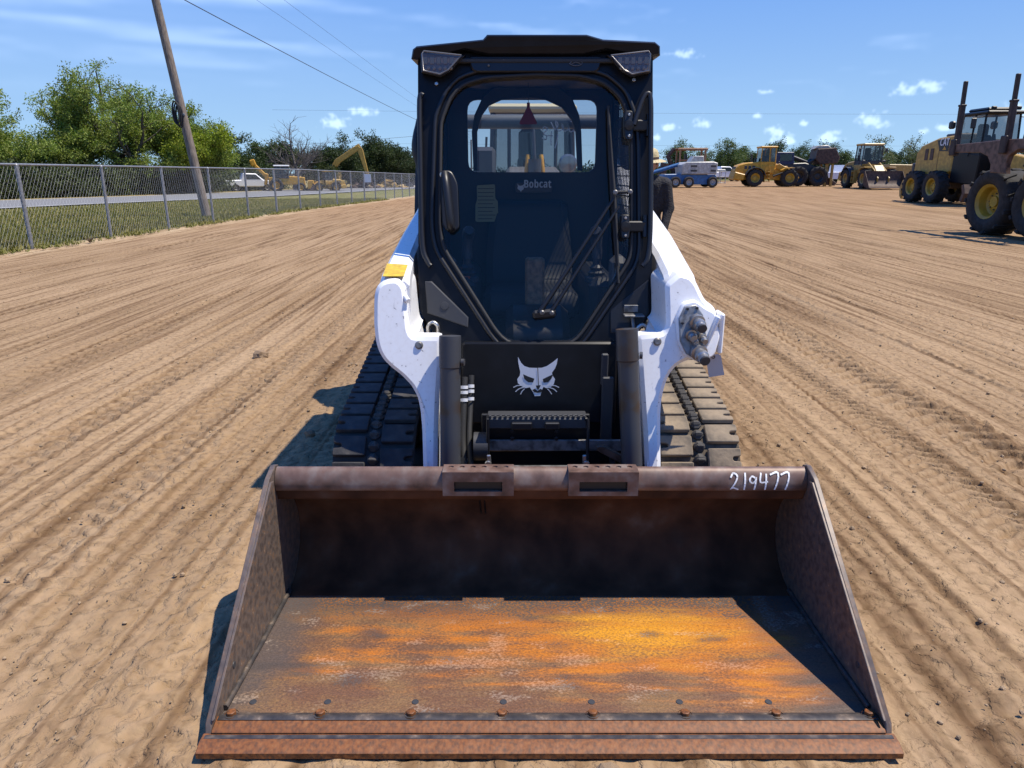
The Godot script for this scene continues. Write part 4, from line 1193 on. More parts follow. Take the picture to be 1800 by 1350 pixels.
func loader_front(t: Node3D) -> void:
	var b := B.new()
	b.box(P(0.004, 0.513, 2.80), Vector3(0.41, 0.045, 0.07), 0.004)
	b.box(P(0.004, 0.538, 2.825), Vector3(0.41, 0.005, 0.05), 0.002)
	for k in 19: b.box(P(-0.19 + k * 0.0215, 0.541, 2.775), Vector3(0.010, 0.014, 0.02), 0.002)
	var st := put(b, "front_step", M.dark_recess, t)
	var b2 := B.new()
	for x in [-0.06, 0.065]: b2.box(P(x, 0.507, 2.758), Vector3(0.085 if x < 0 else 0.06, 0.03, 0.02), 0.004)
	for q in [[-0.1, 0.44], [-0.1, 0.47], [0.085, 0.44], [0.085, 0.47]]: hexbolt(b2, P(q[0], q[1], 2.79), Vector3(0, 0, 1), 0.009, 0.006)
	put(b2, "step_bracket", M.black_trim, st)
	var f := B.new()
	f.box(P(-0.2, 0.43, 2.78), Vector3(0.012, 0.22, 0.06), 0.003)
	f.tube(spline([P(0.2, 0.535, 2.76), P(0.212, 0.52, 2.76), P(0.212, 0.40, 2.74), P(0.21, 0.33, 2.72)], 4), 0.007, 8)
	f.box(P(0.0, 0.44, 2.86), Vector3(0.46, 0.17, 0.02), 0.004)
	put(f, "step_frame", M.black_trim, t)
	var pl := B.new()
	pl.box(P(0.07, 0.405, 2.80), Vector3(0.58, 0.05, 0.012), 0.003)
	pl.box(P(0.02, 0.33, 2.72), Vector3(0.4, 0.03, 0.02), 0.004)
	put(pl, "mount_plate", M.grey_metal, t)
	var q := B.new()
	q.box(P(0.0, 0.22, 2.64), Vector3(0.74, 0.28, 0.03), 0.008)
	q.box(P(0.0, 0.36, 2.60), Vector3(0.58, 0.035, 0.09), 0.008)
	for s in [-1.0, 1.0]:
		q.box(P(s * 0.30, 0.27, 2.60), Vector3(0.02, 0.28, 0.12), 0.005)
		q.box(P(s * 0.18, 0.30, 2.62), Vector3(0.07, 0.10, 0.05), 0.012)
	put(q, "quick_attach_frame", M.black_paint, t)
	var c := B.new()
	for s in [-1.0, 1.0]:
		c.box(P(s * 0.19, 0.385, 2.63), Vector3(0.016, 0.09, 0.012), 0.003, Basis(Vector3(0, 0, 1), 0.06))
		c.lathe([Vector2(0.014, 0), Vector2(0.012, 0.01), Vector2(0, 0.011)], aim(P(s * 0.195, 0.395, 2.622), Vector3(0, 0, 1)), 10)
	put(c, "latch_link", M.bare_steel, t)
	var sp := B.new()
	var path := []
	for k in 90: path.append(P(-0.16 + k * 0.0014, 0.352 + 0.014 * sin(k * 0.9), 2.64 + 0.014 * cos(k * 0.9)))
	sp.tube(path, 0.003, 5)
	put(sp, "latch_spring", M.dark_recess, t)
	var lv := B.new()
	lv.prism(smooth_loop(V2([0.232, 0.468, 0.258, 0.472, 0.41, 0.385, 0.415, 0.365, 0.395, 0.36, 0.24, 0.447]), 0.008, 2), func(p: Vector2, k: float) -> Vector3: return P(p.x, p.y, 2.62 + k * 0.03), 0.003, 0.15)
	put(lv, "latch_lever", M.brown_steel, t)
	for e in [[-0.302, 0.0], [-0.276, 0.03]]:
		var h := B.new()
		h.tube(spline([P(e[0], 0.66, 2.95 + e[1]), P(e[0] - 0.004, 0.55, 2.90 + e[1]), P(e[0] - 0.006, 0.42, 2.84), P(e[0] + 0.004, 0.33, 2.78), P(e[0] + 0.02, 0.22, 2.7)], 6), 0.0125, 10)
		var hose := put(h, "hydraulic_hose", M.rubber, t)
		for y in [0.62, 0.60, 0.57, 0.33, 0.30]:
			var cl := B.new()
			cl.lathe([Vector2(0.016, -0.007), Vector2(0.016, 0.007)], aim(P(e[0] - 0.003, y, 2.84 + (y - 0.42) * 0.45 + e[1] * 0.6), Vector3(0, 1, -0.3)), 12)
			put(cl, "hose_ring", M.print_white, hose)
	var d := B.new()
	d.lathe([Vector2(0, -0.03), Vector2(0.06, -0.03), Vector2(0.06, 0.03), Vector2(0, 0.03)], aim(P(-0.23, 0.40, 2.80), Vector3(1, 0, 0)), 18)
	put(d, "pivot_boss", M.dark_recess, t)
	var m := B.new()
	m.box(P(0.31, 0.52, 2.92), Vector3(0.05, 0.3, 0.02), 0.005)
	m.box(P(0.295, 0.70, 2.93), Vector3(0.03, 0.14, 0.02), 0.005)
	put(m, "side_bracket", M.dark_recess, t)
func rust_image() -> ImageTexture:
	var w := 900
	var h := 360
	var im := Image.create(w, h, false, Image.FORMAT_RGB8)
	var a := noise(71, 1.0, 4); var s := noise(72, 1.0, 4); var f := noise(73, 1.0, 3); var g := noise(74, 1.0, 3); var q := noise(75, 1.0, 2)
	var brown := Color(0.125, 0.060, 0.031); var orange := Color(0.38, 0.118, 0.011); var yellow := Color(0.52, 0.22, 0.009)
	var steel := Color(0.055, 0.045, 0.042); var tan := Color(0.18, 0.10, 0.042); var scuff := Color(0.36, 0.29, 0.23)
	for j in h:
		var v := 1.0 - float(j) / h         # 0 front, 1 back
		for i in w:
			var u := float(i) / w
			var st := s.get_noise_2d(u * 4.0, v * 9.0)
			var b := a.get_noise_2d(u * 7.0, v * 4.0)
			var fi := f.get_noise_2d(u * 120.0, v * 60.0)
			var gr := g.get_noise_2d(u * 260.0, v * 110.0)
			var band := smoothstep(0.10, 0.42, v + 0.22 * (u - 0.5) + 0.25 * st) * smoothstep(1.08, 0.80, v + 0.2 * b)
			band *= smoothstep(0.03, 0.2, u + 0.12 * b)
			var o := clampf(band * (0.46 + 0.8 * st + 0.6 * b + 0.75 * (u - 0.4)) + 0.5 * fi * band + 0.2 * gr, 0.0, 1.0)
			var c := brown.lerp(tan, clampf(0.4 + 1.2 * b + 0.5 * fi, 0, 1)).lerp(orange, o)
			var yl := smoothstep(0.24, 0.0, Vector2((u - 0.70) * 1.0, (v - 0.66) * 0.75).length() + 0.12 * st) + 0.25 * smoothstep(0.12, 0.5, st) * band * smoothstep(0.3, 0.8, u)
			c = c.lerp(yellow, clampf(yl * (0.9 + 0.8 * fi), 0, 0.95))
			var back := smoothstep(0.74, 0.96, v + 0.16 * fi + 0.07 * st + 0.06 * b)
			c = c.lerp(steel if fi + gr > -0.28 else orange, clampf(back * 1.05, 0, 0.92))
			var ed := smoothstep(0.10, 0.02, u + 0.05 * b + 0.02 * fi)
			c = c.lerp(steel * 1.3, ed * 0.85)
			c = c.lerp(steel * 1.2, smoothstep(0.86, 0.97, u + 0.05 * b + 0.03 * fi) * 0.8)  # right margin darkened to deepen the shadow of the side plate
			var ds := smoothstep(0.46, 0.72, q.get_noise_2d(u * 5.0 + 3.0, v * 5.0) + 0.35 * fi) * 0.7
			c = c.lerp(steel, ds)
			var sc := smoothstep(0.50, 0.75, q.get_noise_2d(u * 8.0 - 9.0, v * 6.0 + 4.0) + 0.4 * fi) * 0.35
			for p in [[0.36, 0.37, 0.10, 0.05, 0.25], [0.21, 0.30, 0.07, 0.05, 0.15], [0.50, 0.22, 0.06, 0.05, 0.0], [0.55, 0.42, 0.035, 0.05, 0.0], [0.82, 0.36, 0.06, 0.05, 0.0], [0.93, 0.93, 0.02, 0.3, 0.0], [0.42, 0.55, 0.016, 0.12, 0.0]]:
				var dx: float = (u - p[0]) / p[2]
				var dy: float = (v - p[1] - p[4] * (u - p[0])) / p[3]
				sc = maxf(sc, smoothstep(1.0, 0.3, sqrt(dx * dx + dy * dy) - 0.8 * fi - 0.9 * b) * 0.3)
			c = c.lerp(scuff, sc * clampf(0.55 + 0.7 * gr + 0.8 * fi, 0, 1))
			c *= 1.0 + 0.42 * gr + 0.22 * fi
			im.set_pixel(i, j, Color(clampf(c.r, 0, 1), clampf(c.g, 0, 1), clampf(c.b, 0, 1)).linear_to_srgb())
	return ImageTexture.create_from_image(im)
func loader_bucket(t: Node3D) -> void:
	var k := B.new()
	var prof := V2([2.25, 0.022, 2.34, 0.032, 2.42, 0.07, 2.475, 0.14, 2.49, 0.22, 2.465, 0.30, 2.41, 0.365, 2.33, 0.405, 2.285, 0.402, 2.277, 0.41, 2.264, 0.447, 2.262, 0.455, 2.285, 0.512, 2.296, 0.519, 2.308, 0.515, 2.32, 0.50, 2.345, 0.44, 2.43, 0.40, 2.485, 0.32, 2.51, 0.22, 2.495, 0.13, 2.44, 0.055, 2.35, 0.016, 2.25, 0.006])
	k.prism(smooth_loop(prof, 0.06, 4), func(p: Vector2, s: float) -> Vector3: return P((s - 0.5) * 1.84, p.y, p.x))
	var bucket := put(k, "bucket", M.bucket_inside, t)
	bucket.set_meta("label", "wide rusty dirt bucket with an orange worn floor")
	var lip := B.new()
	lip.prism(V2([2.266, 0.444, 2.2595, 0.449, 2.257, 0.460, 2.2575, 0.474, 2.261, 0.488, 2.267, 0.501, 2.276, 0.513, 2.286, 0.520, 2.297, 0.522, 2.306, 0.517, 2.305, 0.508, 2.276, 0.48, 2.272, 0.446]), func(p: Vector2, s: float) -> Vector3: return P((s - 0.5) * 1.838, p.y, p.x))
	put(lip, "top_lip", M.bucket_steel, bucket)
	var ch := B.new()
	var strokes := []
	var x := 0.655
	for c in "219477":
		for st in DIGITS[c]:
			var q := []
			for i in range(0, st.size(), 2):
				q.append(x + st[i] * 0.044); q.append(0.08 + st[i + 1] * (0.84 if c != "9" else 0.7))
			strokes.append(q)
		x += 0.026 if c == "1" else 0.037
	var fm := func(q: Vector2) -> Vector3: return P(q.x, lerpf(0.449, 0.514, q.y), pw(lerpf(0.449, 0.514, q.y), [[0.449, 2.2595], [0.460, 2.257], [0.474, 2.2575], [0.488, 2.261], [0.501, 2.267], [0.513, 2.276], [0.52, 2.286]]) - 0.0035)
	ch.begin()
	for s in strokes:
		var pts := V2(s)
		for i in pts.size(): pts[i] = Vector2(pts[i].x, pts[i].y * 0.07)
		var fl := []
		for q in pts: fl.append(q.x); fl.append(q.y)
		ribbons(ch, [fl], 0.0055, func(q: Vector2) -> Vector3: return fm.call(Vector2(q.x, q.y / 0.07)), Vector3(0, 0.3, 1))
	put(ch, "chalk_number", M.chalk, bucket)
	var fl2 := B.new()        # floor plate, with its own wear and a right margin darkened as shade
	var y0 := 0.034
	var pts := [P(-0.92, y0, 1.655), P(0.92, y0, 1.655), P(0.92, 0.024, 2.27), P(-0.92, 0.024, 2.27)]
	fl2.begin()
	var uvs := [Vector2(0, 1), Vector2(1, 1), Vector2(1, 0), Vector2(0, 0)]
	for i in [0, 3, 2, 0, 2, 1]: fl2.vert(pts[i], Vector3.ZERO, uvs[i])
	fl2.toward(Vector3.UP)
	fl2.box(P(0, 0.017, 1.96), Vector3(1.838, 0.012, 0.6), 0.002)
	var rm := mat("floor_rust", Color.WHITE, 0.55, 0.0)
	rm.albedo_texture = rust_image()
	rm.texture_repeat = false
	rm.heightmap_enabled = true; rm.heightmap_texture = noise_tex(77, 0.03, [], 512, 5); rm.heightmap_scale = 0.15
	put(fl2, "floor_plate", rm, bucket)
	for s in [-1.0, 1.0]:
		var sp := B.new()
		var side := V2([1.588, 0.022, 1.60, 0.06, 2.216, 0.509, 2.285, 0.531, 2.315, 0.522, 2.37, 0.45, 2.455, 0.37, 2.515, 0.2, 2.49, 0.08, 2.40, 0.008, 1.64, 0.004])
		sp.prism(side, func(p: Vector2, q: float) -> Vector3: return P(s * (0.921 + 0.017 * q), p.y, p.x), 0.002, 0.12)
		var plate := put(sp, "side_plate", M.side_steel, bucket)
		var eb := B.new()
		eb.prism(V2([1.60, 0.07, 1.66, 0.075, 2.235, 0.495, 2.21, 0.50]), func(p: Vector2, q: float) -> Vector3: return P(s * (0.921 - 0.008 * q), p.y, p.x), 0.002, 0.2)
		put(eb, "side_edge_bar", M.side_steel, plate)
		var wl := B.new()
		wl.tube([P(s * 0.916, 0.044, 1.68), P(s * 0.916, 0.034, 2.0), P(s * 0.916, 0.034, 2.29)], 0.009, 6)
		put(wl, "corner_weld", M.dark_steel, plate)
		for q in [[1.78, 0.11], [1.665, 0.075]]:
			var hd := B.new()
			hd.lathe([Vector2(0.011, 0), Vector2(0.010, 0.003), Vector2(0, 0.003)], aim(P(s * 0.922, q[1], q[0]), Vector3(-s, 0, 0)), 12)
			put(hd, "plate_hole", M.dark_recess, plate)
	var ce := B.new()
	ce.prism(V2([1.534, 0.006, 1.535, 0.022, 1.562, 0.034, 1.592, 0.035, 1.592, 0.006]), func(p: Vector2, q: float) -> Vector3: return P((q - 0.5) * 1.886, p.y, p.x), 0.0015, 0.001)
	put(ce, "cutting_edge", M.edge_rust, bucket)
	var cg := B.new()
	cg.box(P(0, 0.034, 1.580), Vector3(1.87, 0.006, 0.014), 0.002)
	put(cg, "edge_joint", M.dark_steel, bucket)
	var be := B.new()
	be.prism(V2([1.588, 0.006, 1.589, 0.040, 1.594, 0.044, 1.632, 0.053, 1.636, 0.053, 1.662, 0.037, 1.662, 0.006]), func(p: Vector2, q: float) -> Vector3: return P((q - 0.5) * 1.84, p.y, p.x), 0.0015, 0.001)
	put(be, "base_edge", M.edge_rust, bucket)
	var bv := B.new()
	bv.prism(V2([1.622, 0.0535, 1.637, 0.0565, 1.668, 0.0375, 1.668, 0.030, 1.63, 0.03]), func(p: Vector2, q: float) -> Vector3: return P((q - 0.5) * 1.83, p.y, p.x), 0.001, 0.001)
	put(bv, "worn_bevel", M.dark_steel, bucket)
	for xx in [-0.883, -0.635, -0.382, -0.128, 0.125, 0.383, 0.637, 0.897]:
		var bo := B.new()
		hexbolt(bo, P(xx, 0.052, 1.643), Vector3(0, 1, -0.1 + 0.05 * sin(xx * 40.0)), 0.0135, 0.011)
		put(bo, "edge_bolt", M.edge_rust, bucket)
	for xx in [-0.85, -0.634, -0.38, -0.125, 0.13, 0.385, 0.643]:
		var ho := B.new()
		ho.lathe([Vector2(0.0105, 0), Vector2(0.0095, 0.0012), Vector2(0.0075, 0.0012)], Transform3D(Basis.IDENTITY, P(xx, 0.034, 1.715)), 14)
		ho.lathe([Vector2(0.0075, 0.0008), Vector2(0, 0.0008)], Transform3D(Basis.IDENTITY, P(xx, 0.034, 1.715)), 14)
		put(ho, "floor_hole", M.dark_recess, bucket)
	for e in [[-0.338, -0.094], [0.094, 0.333]]:
		var c := CSGCombiner3D.new()
		c.name = "lip_step_bracket" if e[0] < 0 else "lip_step_bracket_001"
		var mid: float = (e[0] + e[1]) / 2
		var add := func(sz: Vector3, at: Vector3, op: int) -> void:
			var q := CSGBox3D.new()
			q.size = sz; q.position = at; q.operation = op
			c.add_child(q)
		add.call(Vector3(e[1] - e[0], 0.088, 0.07), P(mid, 0.482, 2.272), CSGShape3D.OPERATION_UNION)
		add.call(Vector3(0.165, 0.036, 0.07), P(mid, 0.472, 2.24), CSGShape3D.OPERATION_SUBTRACTION)
		add.call(Vector3(e[1] - e[0] + 0.02, 0.07, 0.03), P(mid, 0.47, 2.315), CSGShape3D.OPERATION_SUBTRACTION)
		for i in 6:
			var q := CSGCylinder3D.new()
			q.radius = 0.0095; q.height = 0.06; q.sides = 14; q.operation = CSGShape3D.OPERATION_SUBTRACTION
			q.position = P(mid + (i - 2.5) * 0.038, 0.52, 2.285)
			c.add_child(q)
		c.material_override = M.bucket_steel
		var dk := B.new()
		dk.box(P(mid, 0.472, 2.2535), Vector3(0.163, 0.034, 0.004), 0.001)
		put(dk, "slot_shade", M.black_trim, bucket)  # black sheet standing in for the shade deep inside the slot
		bucket.add_child(c, true)
	var hs := B.new()
	for xx in [-0.225, 0.215]: hs.lathe([Vector2(0.02, 0), Vector2(0.018, 0.004), Vector2(0, 0.004)], aim(P(xx, 0.362, 2.416), Vector3(0, -0.6, 1)), 14)
	put(hs, "back_plug", M.dark_steel, bucket)
	var dr := B.new()
	for xx in [-0.222, -0.205]: dr.tube([P(xx, 0.335, 2.443), P(xx + 0.004, 0.24, 2.487)], 0.003, 5)
	put(dr, "drip_mark", M.black_trim, bucket)
	for e in [[-0.62, 0.388, 2.36], [-0.15, 0.39, 2.355], [0.20, 0.39, 2.355], [0.62, 0.388, 2.36], [-0.62, 0.30, 2.465]]:
		var pg := B.new()
		pg.lathe([Vector2(0.009, 0), Vector2(0.008, 0.003), Vector2(0, 0.003)], aim(P(e[0], e[1], e[2]), Vector3(0, -0.3, 1)), 10)
		put(pg, "back_hole", M.black_trim, bucket)
func build_hung_things() -> void:
	var o := Vector3(0.1, 0, -ZR)
	var b := B.new()
	b.prism(V2([0.660, 0.809, 0.672, 0.818, 0.706, 0.826, 0.717, 0.819, 0.740, 0.738, 0.680, 0.728]), func(p: Vector2, k: float) -> Vector3: return P(p.x, p.y, 2.70 + (0.817 - p.y) * 0.1 + k * 0.0015))
	var root := thing("paper_tag", "small grey paper tag hanging under the hydraulic coupler block", "tag", o + P(0.70, 0.775, 2.70))
	for i in b.v.size(): b.v[i] -= P(0.70, 0.775, 2.70)
	put(b, "card", M.tag_paper, root)
	var w := B.new()
	w.tube([P(0.688, 0.813, 2.697) - P(0.70, 0.775, 2.70), P(0.69, 0.835, 2.69) - P(0.70, 0.775, 2.70), P(0.695, 0.86, 2.70) - P(0.70, 0.775, 2.70)], 0.0012, 4)
	put(w, "wire_loop", M.grey_metal, root)
	var e := B.new()
	e.lathe([Vector2(0.004, 0), Vector2(0.007, 0.0015), Vector2(0.007, 0)], aim(P(0.688, 0.813, 2.6990) - P(0.70, 0.775, 2.70), Vector3(0, 0, 1)), 12)
	put(e, "eyelet", M.brown_steel, root)
	var r := thing("red_hang_tag", "small red triangular tag hanging inside the cab rear window", "tag", o + P(-0.008, 1.79, 4.0))
	var tr := B.new()
	tr.prism(smooth_loop(V2([-0.008, 0.045, 0.008, 0.045, 0.046, -0.028, 0.046, -0.038, -0.046, -0.038, -0.046, -0.028]), 0.004, 2), func(p: Vector2, k: float) -> Vector3: return Vector3(p.x - 0.006, p.y, 0.004 - k * 0.006), 0.001, 0.2)
	tr.box(Vector3(-0.006, 0.055, 0), Vector3(0.016, 0.03, 0.006), 0.002)
	put(tr, "triangle_card", M.red_plastic, r)
	var s := B.new()
	s.tube([Vector3(-0.006, 0.06, 0), Vector3(-0.008, 0.165, 0.0)], 0.0015, 4)
	put(s, "string", M.black_trim, r)
# ---------------------------------------------------------------- other machines (x forward, y up, z to their right)
func side(b: B, a: Array, z0: float, z1: float, bv := 0.02) -> void:
	b.prism(V2(a), func(p: Vector2, k: float) -> Vector3: return Vector3(p.x, p.y, lerpf(z0, z1, k)), bv, minf(0.3, bv / maxf(absf(z1 - z0), 0.01)))
func part(parent: Node, called: String, m: Material, a: Array, z0: float, z1: float, bv := 0.02) -> MeshInstance3D:
	var b := B.new()
	side(b, a, z0, z1, bv)
	return put(b, called, m, parent)
func wheel(parent: Node, at: Vector3, r: float, w: float, rim: Material, s: float, lugs := 0, single := false) -> void:
	var ww := sub("wheel", parent, Transform3D(Basis(Vector3(0, 0, 1), at.x * 1.7), at))
	var ax := aim(Vector3.ZERO, Vector3(0, 0, 1))
	var b := B.new()
	b.lathe([Vector2(0.50 * r, -w * 0.36), Vector2(0.56 * r, -w * 0.47), Vector2(0.72 * r, -w * 0.5), Vector2(0.88 * r, -w * 0.485), Vector2(0.955 * r, -w * 0.40), Vector2(0.965 * r, -w * 0.2), Vector2(0.968 * r, 0), Vector2(0.965 * r, w * 0.2), Vector2(0.955 * r, w * 0.40), Vector2(0.88 * r, w * 0.485), Vector2(0.72 * r, w * 0.5), Vector2(0.56 * r, w * 0.47), Vector2(0.50 * r, w * 0.36)], ax, 32, true)
	var lug := B.new()
	lug.prism(V2([-0.03 * r, 0.02 * w, 0.06 * r, 0.02 * w, 0.21 * r, 0.47 * w, 0.21 * r, 0.52 * w, 0.08 * r, 0.52 * w]), func(p: Vector2, k: float) -> Vector3: return Vector3(p.x, (0.925 - 0.05 * pow(p.y / w * 2.0, 3.0)) * r + (1.0 - k) * 0.085 * r, p.y), 0.012 * r, 0.15)
	var lm := lug.mesh()
	var tyre: MeshInstance3D
	if lugs and not single:
		for i in lugs:
			for q in 2:
				var bs := Basis(Vector3(0, 0, 1), TAU * (i + 0.5 * q) / lugs) * Basis.from_scale(Vector3(1, 1, 1 if q == 0 else -1))
				b.begin()
				for j in lug.v.size(): b.vert(bs * lug.v[j])
				b.finish()
	tyre = put(b, "tyre", M.tyre, ww)
	if lugs and single:
		for i in lugs:
			for q in 2:
				var bs := Basis(Vector3(0, 0, 1), TAU * (i + 0.5 * q) / lugs)
				if q: bs = bs * Basis(Vector3(0, 1, 0), PI)
				inst(lm, "tread_lug", M.tyre, ww, Transform3D(bs, Vector3.ZERO))
	var d := B.new()
	d.lathe([Vector2(0, w * 0.20), Vector2(0.16 * r, w * 0.20), Vector2(0.17 * r, w * 0.14), Vector2(0.34 * r, w * 0.08), Vector2(0.40 * r, w * 0.13), Vector2(0.45 * r, w * 0.36), Vector2(0.53 * r, w * 0.44), Vector2(0.53 * r, w * 0.40), Vector2(0.46 * r, w * 0.3), Vector2(0.40 * r, w * 0.0), Vector2(0, 0)], aim(Vector3.ZERO, Vector3(0, 0, s)), 24)
	put(d, "rim", rim, ww)
	var h := B.new()
	for k in 8:
		var a := TAU * k / 8
		h.lathe([Vector2(0.022 * r, 0), Vector2(0.022 * r, 0.03), Vector2(0, 0.03)], aim(Vector3(cos(a) * 0.24 * r, sin(a) * 0.24 * r, s * w * 0.11), Vector3(0, 0, s)), 6)
	put(h, "wheel_nut", M.dark_recess, ww)
func paint(called: String, c: Color, tex := true) -> StandardMaterial3D:
	if M.has(called): return M[called]
	return mat(called, c, 0.45, 0, M.scuff if tex else null, 0.8)
func cab_box(t: Node3D, x0: float, x1: float, y0: float, y1: float, hw: float, m: Material, roofm: Material, lean := 0.1) -> void:
	var pb := B.new()
	for z in [-1.0, 1.0]:
		for e in [[x0, x0 + lean], [(x0 + x1) * 0.5 + 0.1, (x0 + x1) * 0.5 + 0.1], [x1, x1 - lean * 0.6]]:
			pb.tube([Vector3(e[0], y0, z * hw), Vector3(e[1], y1, z * (hw - 0.05))], 0.045, 6)
	pb.box(Vector3((x0 + x1) / 2, y0 + 0.18, 0), Vector3(x1 - x0, 0.4, hw * 2 - 0.02), 0.04)
	put(pb, "cab_frame", m, t)
	var inn := B.new()
	inn.box(Vector3(x0 + (x1 - x0) * 0.38, y0 + 0.55, 0), Vector3(0.45, 0.6, 0.5), 0.1)
	inn.box(Vector3(x0 + (x1 - x0) * 0.28, y0 + 1.0, 0), Vector3(0.16, 0.6, 0.46), 0.07)
	inn.tube([Vector3(x1 - 0.3, y0 + 0.4, 0), Vector3(x1 - 0.45, y0 + 0.85, 0)], 0.05, 6)
	put(inn, "seat", M.vinyl, t)
	for z in [-1.0, 1.0]:
		var g := B.new()
		g.begin()
		g.quad(Vector3(x0 + 0.03, y0 + 0.38, z * hw), Vector3(x1 - 0.03, y0 + 0.38, z * hw), Vector3(x1 - lean * 0.6 - 0.03, y1, z * (hw - 0.05)), Vector3(x0 + lean + 0.03, y1, z * (hw - 0.05)))
		g.toward(Vector3(0, 0, z))
		put(g, "side_window", M.far_glass, t)
	for e in [[x0, x0 + lean, -1.0], [x1, x1 - lean * 0.6, 1.0]]:
		var g := B.new()
		g.begin()
		g.quad(Vector3(e[0], y0 + 0.38, -hw + 0.05), Vector3(e[0], y0 + 0.38, hw - 0.05), Vector3(e[1], y1, hw - 0.1), Vector3(e[1], y1, -hw + 0.1))
		g.toward(Vector3(e[2], 0, 0))
		put(g, "end_window", M.far_glass, t)
	var r := B.new()
	r.box(Vector3((x0 + x1) / 2 + 0.02, y1 + 0.07, 0), Vector3(x1 - x0 + 0.18, 0.14, hw * 2 + 0.06), 0.05)
	put(r, "roof", roofm, t)
func wheel_loader(called: String, label: String, cat: String, at: Vector3, turn: float, body: Material, rim: Material, k: float, bucket: bool, cabm: Material) -> Node3D:
	var t := thing(called, label, cat, at, turn, "")
	for s in [-1.0, 1.0]:
		for x in [0.0, 2.8]: wheel(t, Vector3(x, 0.7, s * 0.92), 0.7, 0.5, rim, s, 14)
	part(t, "rear_frame", body, [-1.5, 0.75, -1.35, 0.55, 1.3, 0.6, 1.3, 1.15, -1.5, 1.2], -0.6, 0.6, 0.04)
	part(t, "front_frame", body, [1.35, 0.55, 3.2, 0.5, 3.3, 1.1, 2.7, 1.65, 1.9, 1.6, 1.4, 1.1], -0.35, 0.35, 0.04)
	part(t, "engine_hood", body, [-1.62, 1.12, -1.5, 0.9, 0.5, 1.1, 0.55, 2.02, -0.7, 1.92, -1.35, 1.72, -1.58, 1.45], -0.72, 0.72, 0.07)
	part(t, "counterweight", body, [-1.75, 0.62, -1.3, 0.5, -0.85, 0.55, -0.8, 1.0, -1.62, 1.2], -0.95, 0.95, 0.06)
	var gr := B.new()
	for i in 3: gr.box(Vector3(-0.75 + i * 0.32, 1.55, 0.725), Vector3(0.22, 0.26, 0.02), 0.005)
	for i in 3: gr.box(Vector3(-0.75 + i * 0.32, 1.55, -0.725), Vector3(0.22, 0.26, 0.02), 0.005)
	gr.box(Vector3(-1.56, 1.35, 0), Vector3(0.06, 0.5, 1.1), 0.01, Basis(Vector3(0, 0, 1), -0.1))
	put(gr, "engine_grille", M.dark_recess, t)
	var ex := B.new()
	ex.tube([Vector3(-0.2, 1.9, 0.2), Vector3(-0.2, 2.5, 0.2), Vector3(-0.26, 2.6, 0.2)], 0.06, 8)
	ex.tube([Vector3(0.25, 1.9, -0.3), Vector3(0.25, 2.3, -0.3)], 0.09, 8)
	put(ex, "exhaust_stack", M.dark_recess, t)
	for s in [-1.0, 1.0]:
		var f := B.new()
		var ap := []
		for i in 9:
			var a := PI * (0.06 + 0.86 * i / 8.0)
			ap.append(Vector2(cos(a), sin(a)) * 0.86 + Vector2(0, 0.7))
		var bp := []
		for i in 9: bp.append((ap[8 - i] - Vector2(0, 0.7)) * 0.94 + Vector2(0, 0.7))
		f.prism(ap + bp, func(p: Vector2, q: float) -> Vector3: return Vector3(p.x, p.y, s * (0.66 + 0.52 * q)), 0.01, 0.05)
		put(f, "rear_fender", M.dark_recess, t)
		part(t, "front_fender", body, [2.05, 1.32, 2.35, 1.5, 2.9, 1.55, 3.1, 1.5, 2.9, 1.47, 2.35, 1.42, 2.1, 1.28], s * 0.66, s * 1.16, 0.01)
		var la := B.new()
		for i in 4: la.box(Vector3(0.98, 0.42 + i * 0.26, s * 0.98), Vector3(0.36, 0.035, 0.22), 0.008)
		la.box(Vector3(0.78, 0.85, s * 0.9), Vector3(0.04, 0.95, 0.3), 0.01)
		la.box(Vector3(1.18, 0.85, s * 0.9), Vector3(0.04, 0.95, 0.3), 0.01)
		put(la, "ladder", body, t)
		part(t, "lift_arm", body, [1.75, 1.75, 2.05, 1.85, 3.0, 1.35, 3.75, 0.75, 3.65, 0.45, 3.35, 0.5, 2.6, 1.1, 1.75, 1.5], s * 0.36, s * 0.46, 0.02)
		var cy := B.new()
		cy.tube([Vector3(1.6, 0.85, s * 0.5), Vector3(2.6, 1.2, s * 0.5)], 0.07, 8)
		put(cy, "lift_cylinder", M.dark_recess, t)
	part(t, "cab_base", body, [0.35, 1.1, 1.55, 1.05, 1.65, 1.75, 1.3, 1.72, 0.4, 1.72], -0.78, 0.78, 0.05)
	cab_box(t, 0.42, 1.62, 1.62, 3.08, 0.74, cabm, body, 0.06)
	var hl := B.new()
	for s in [-1.0, 1.0]:
		hl.box(Vector3(1.9, 1.95, s * 0.75), Vector3(0.1, 0.16, 0.2), 0.03)
		hl.box(Vector3(1.6, 2.75, s * 0.98), Vector3(0.05, 0.28, 0.18), 0.02)
		hl.tube([Vector3(1.6, 2.9, s * 0.72), Vector3(1.6, 2.85, s * 0.98)], 0.015, 5)
	put(hl, "lamps_and_mirrors", M.dark_recess, t)
	if bucket:
		var b := B.new()
		var prof := V2([3.5, 1.05, 3.62, 1.12, 3.62, 0.5, 3.75, 0.22, 4.6, 0.12, 4.62, 0.16, 3.9, 0.30, 3.7, 0.55, 3.7, 1.16, 3.6, 1.2])
		prof = V2([3.55, 1.25, 3.5, 0.7, 3.62, 0.28, 3.9, 0.10, 4.55, 0.05, 4.57, 0.10, 3.95, 0.17, 3.7, 0.34, 3.58, 0.7, 3.62, 1.25])
		b.prism(prof, func(p: Vector2, q: float) -> Vector3: return Vector3(p.x, p.y, (q - 0.5) * 2.7), 0.005, 0.005)
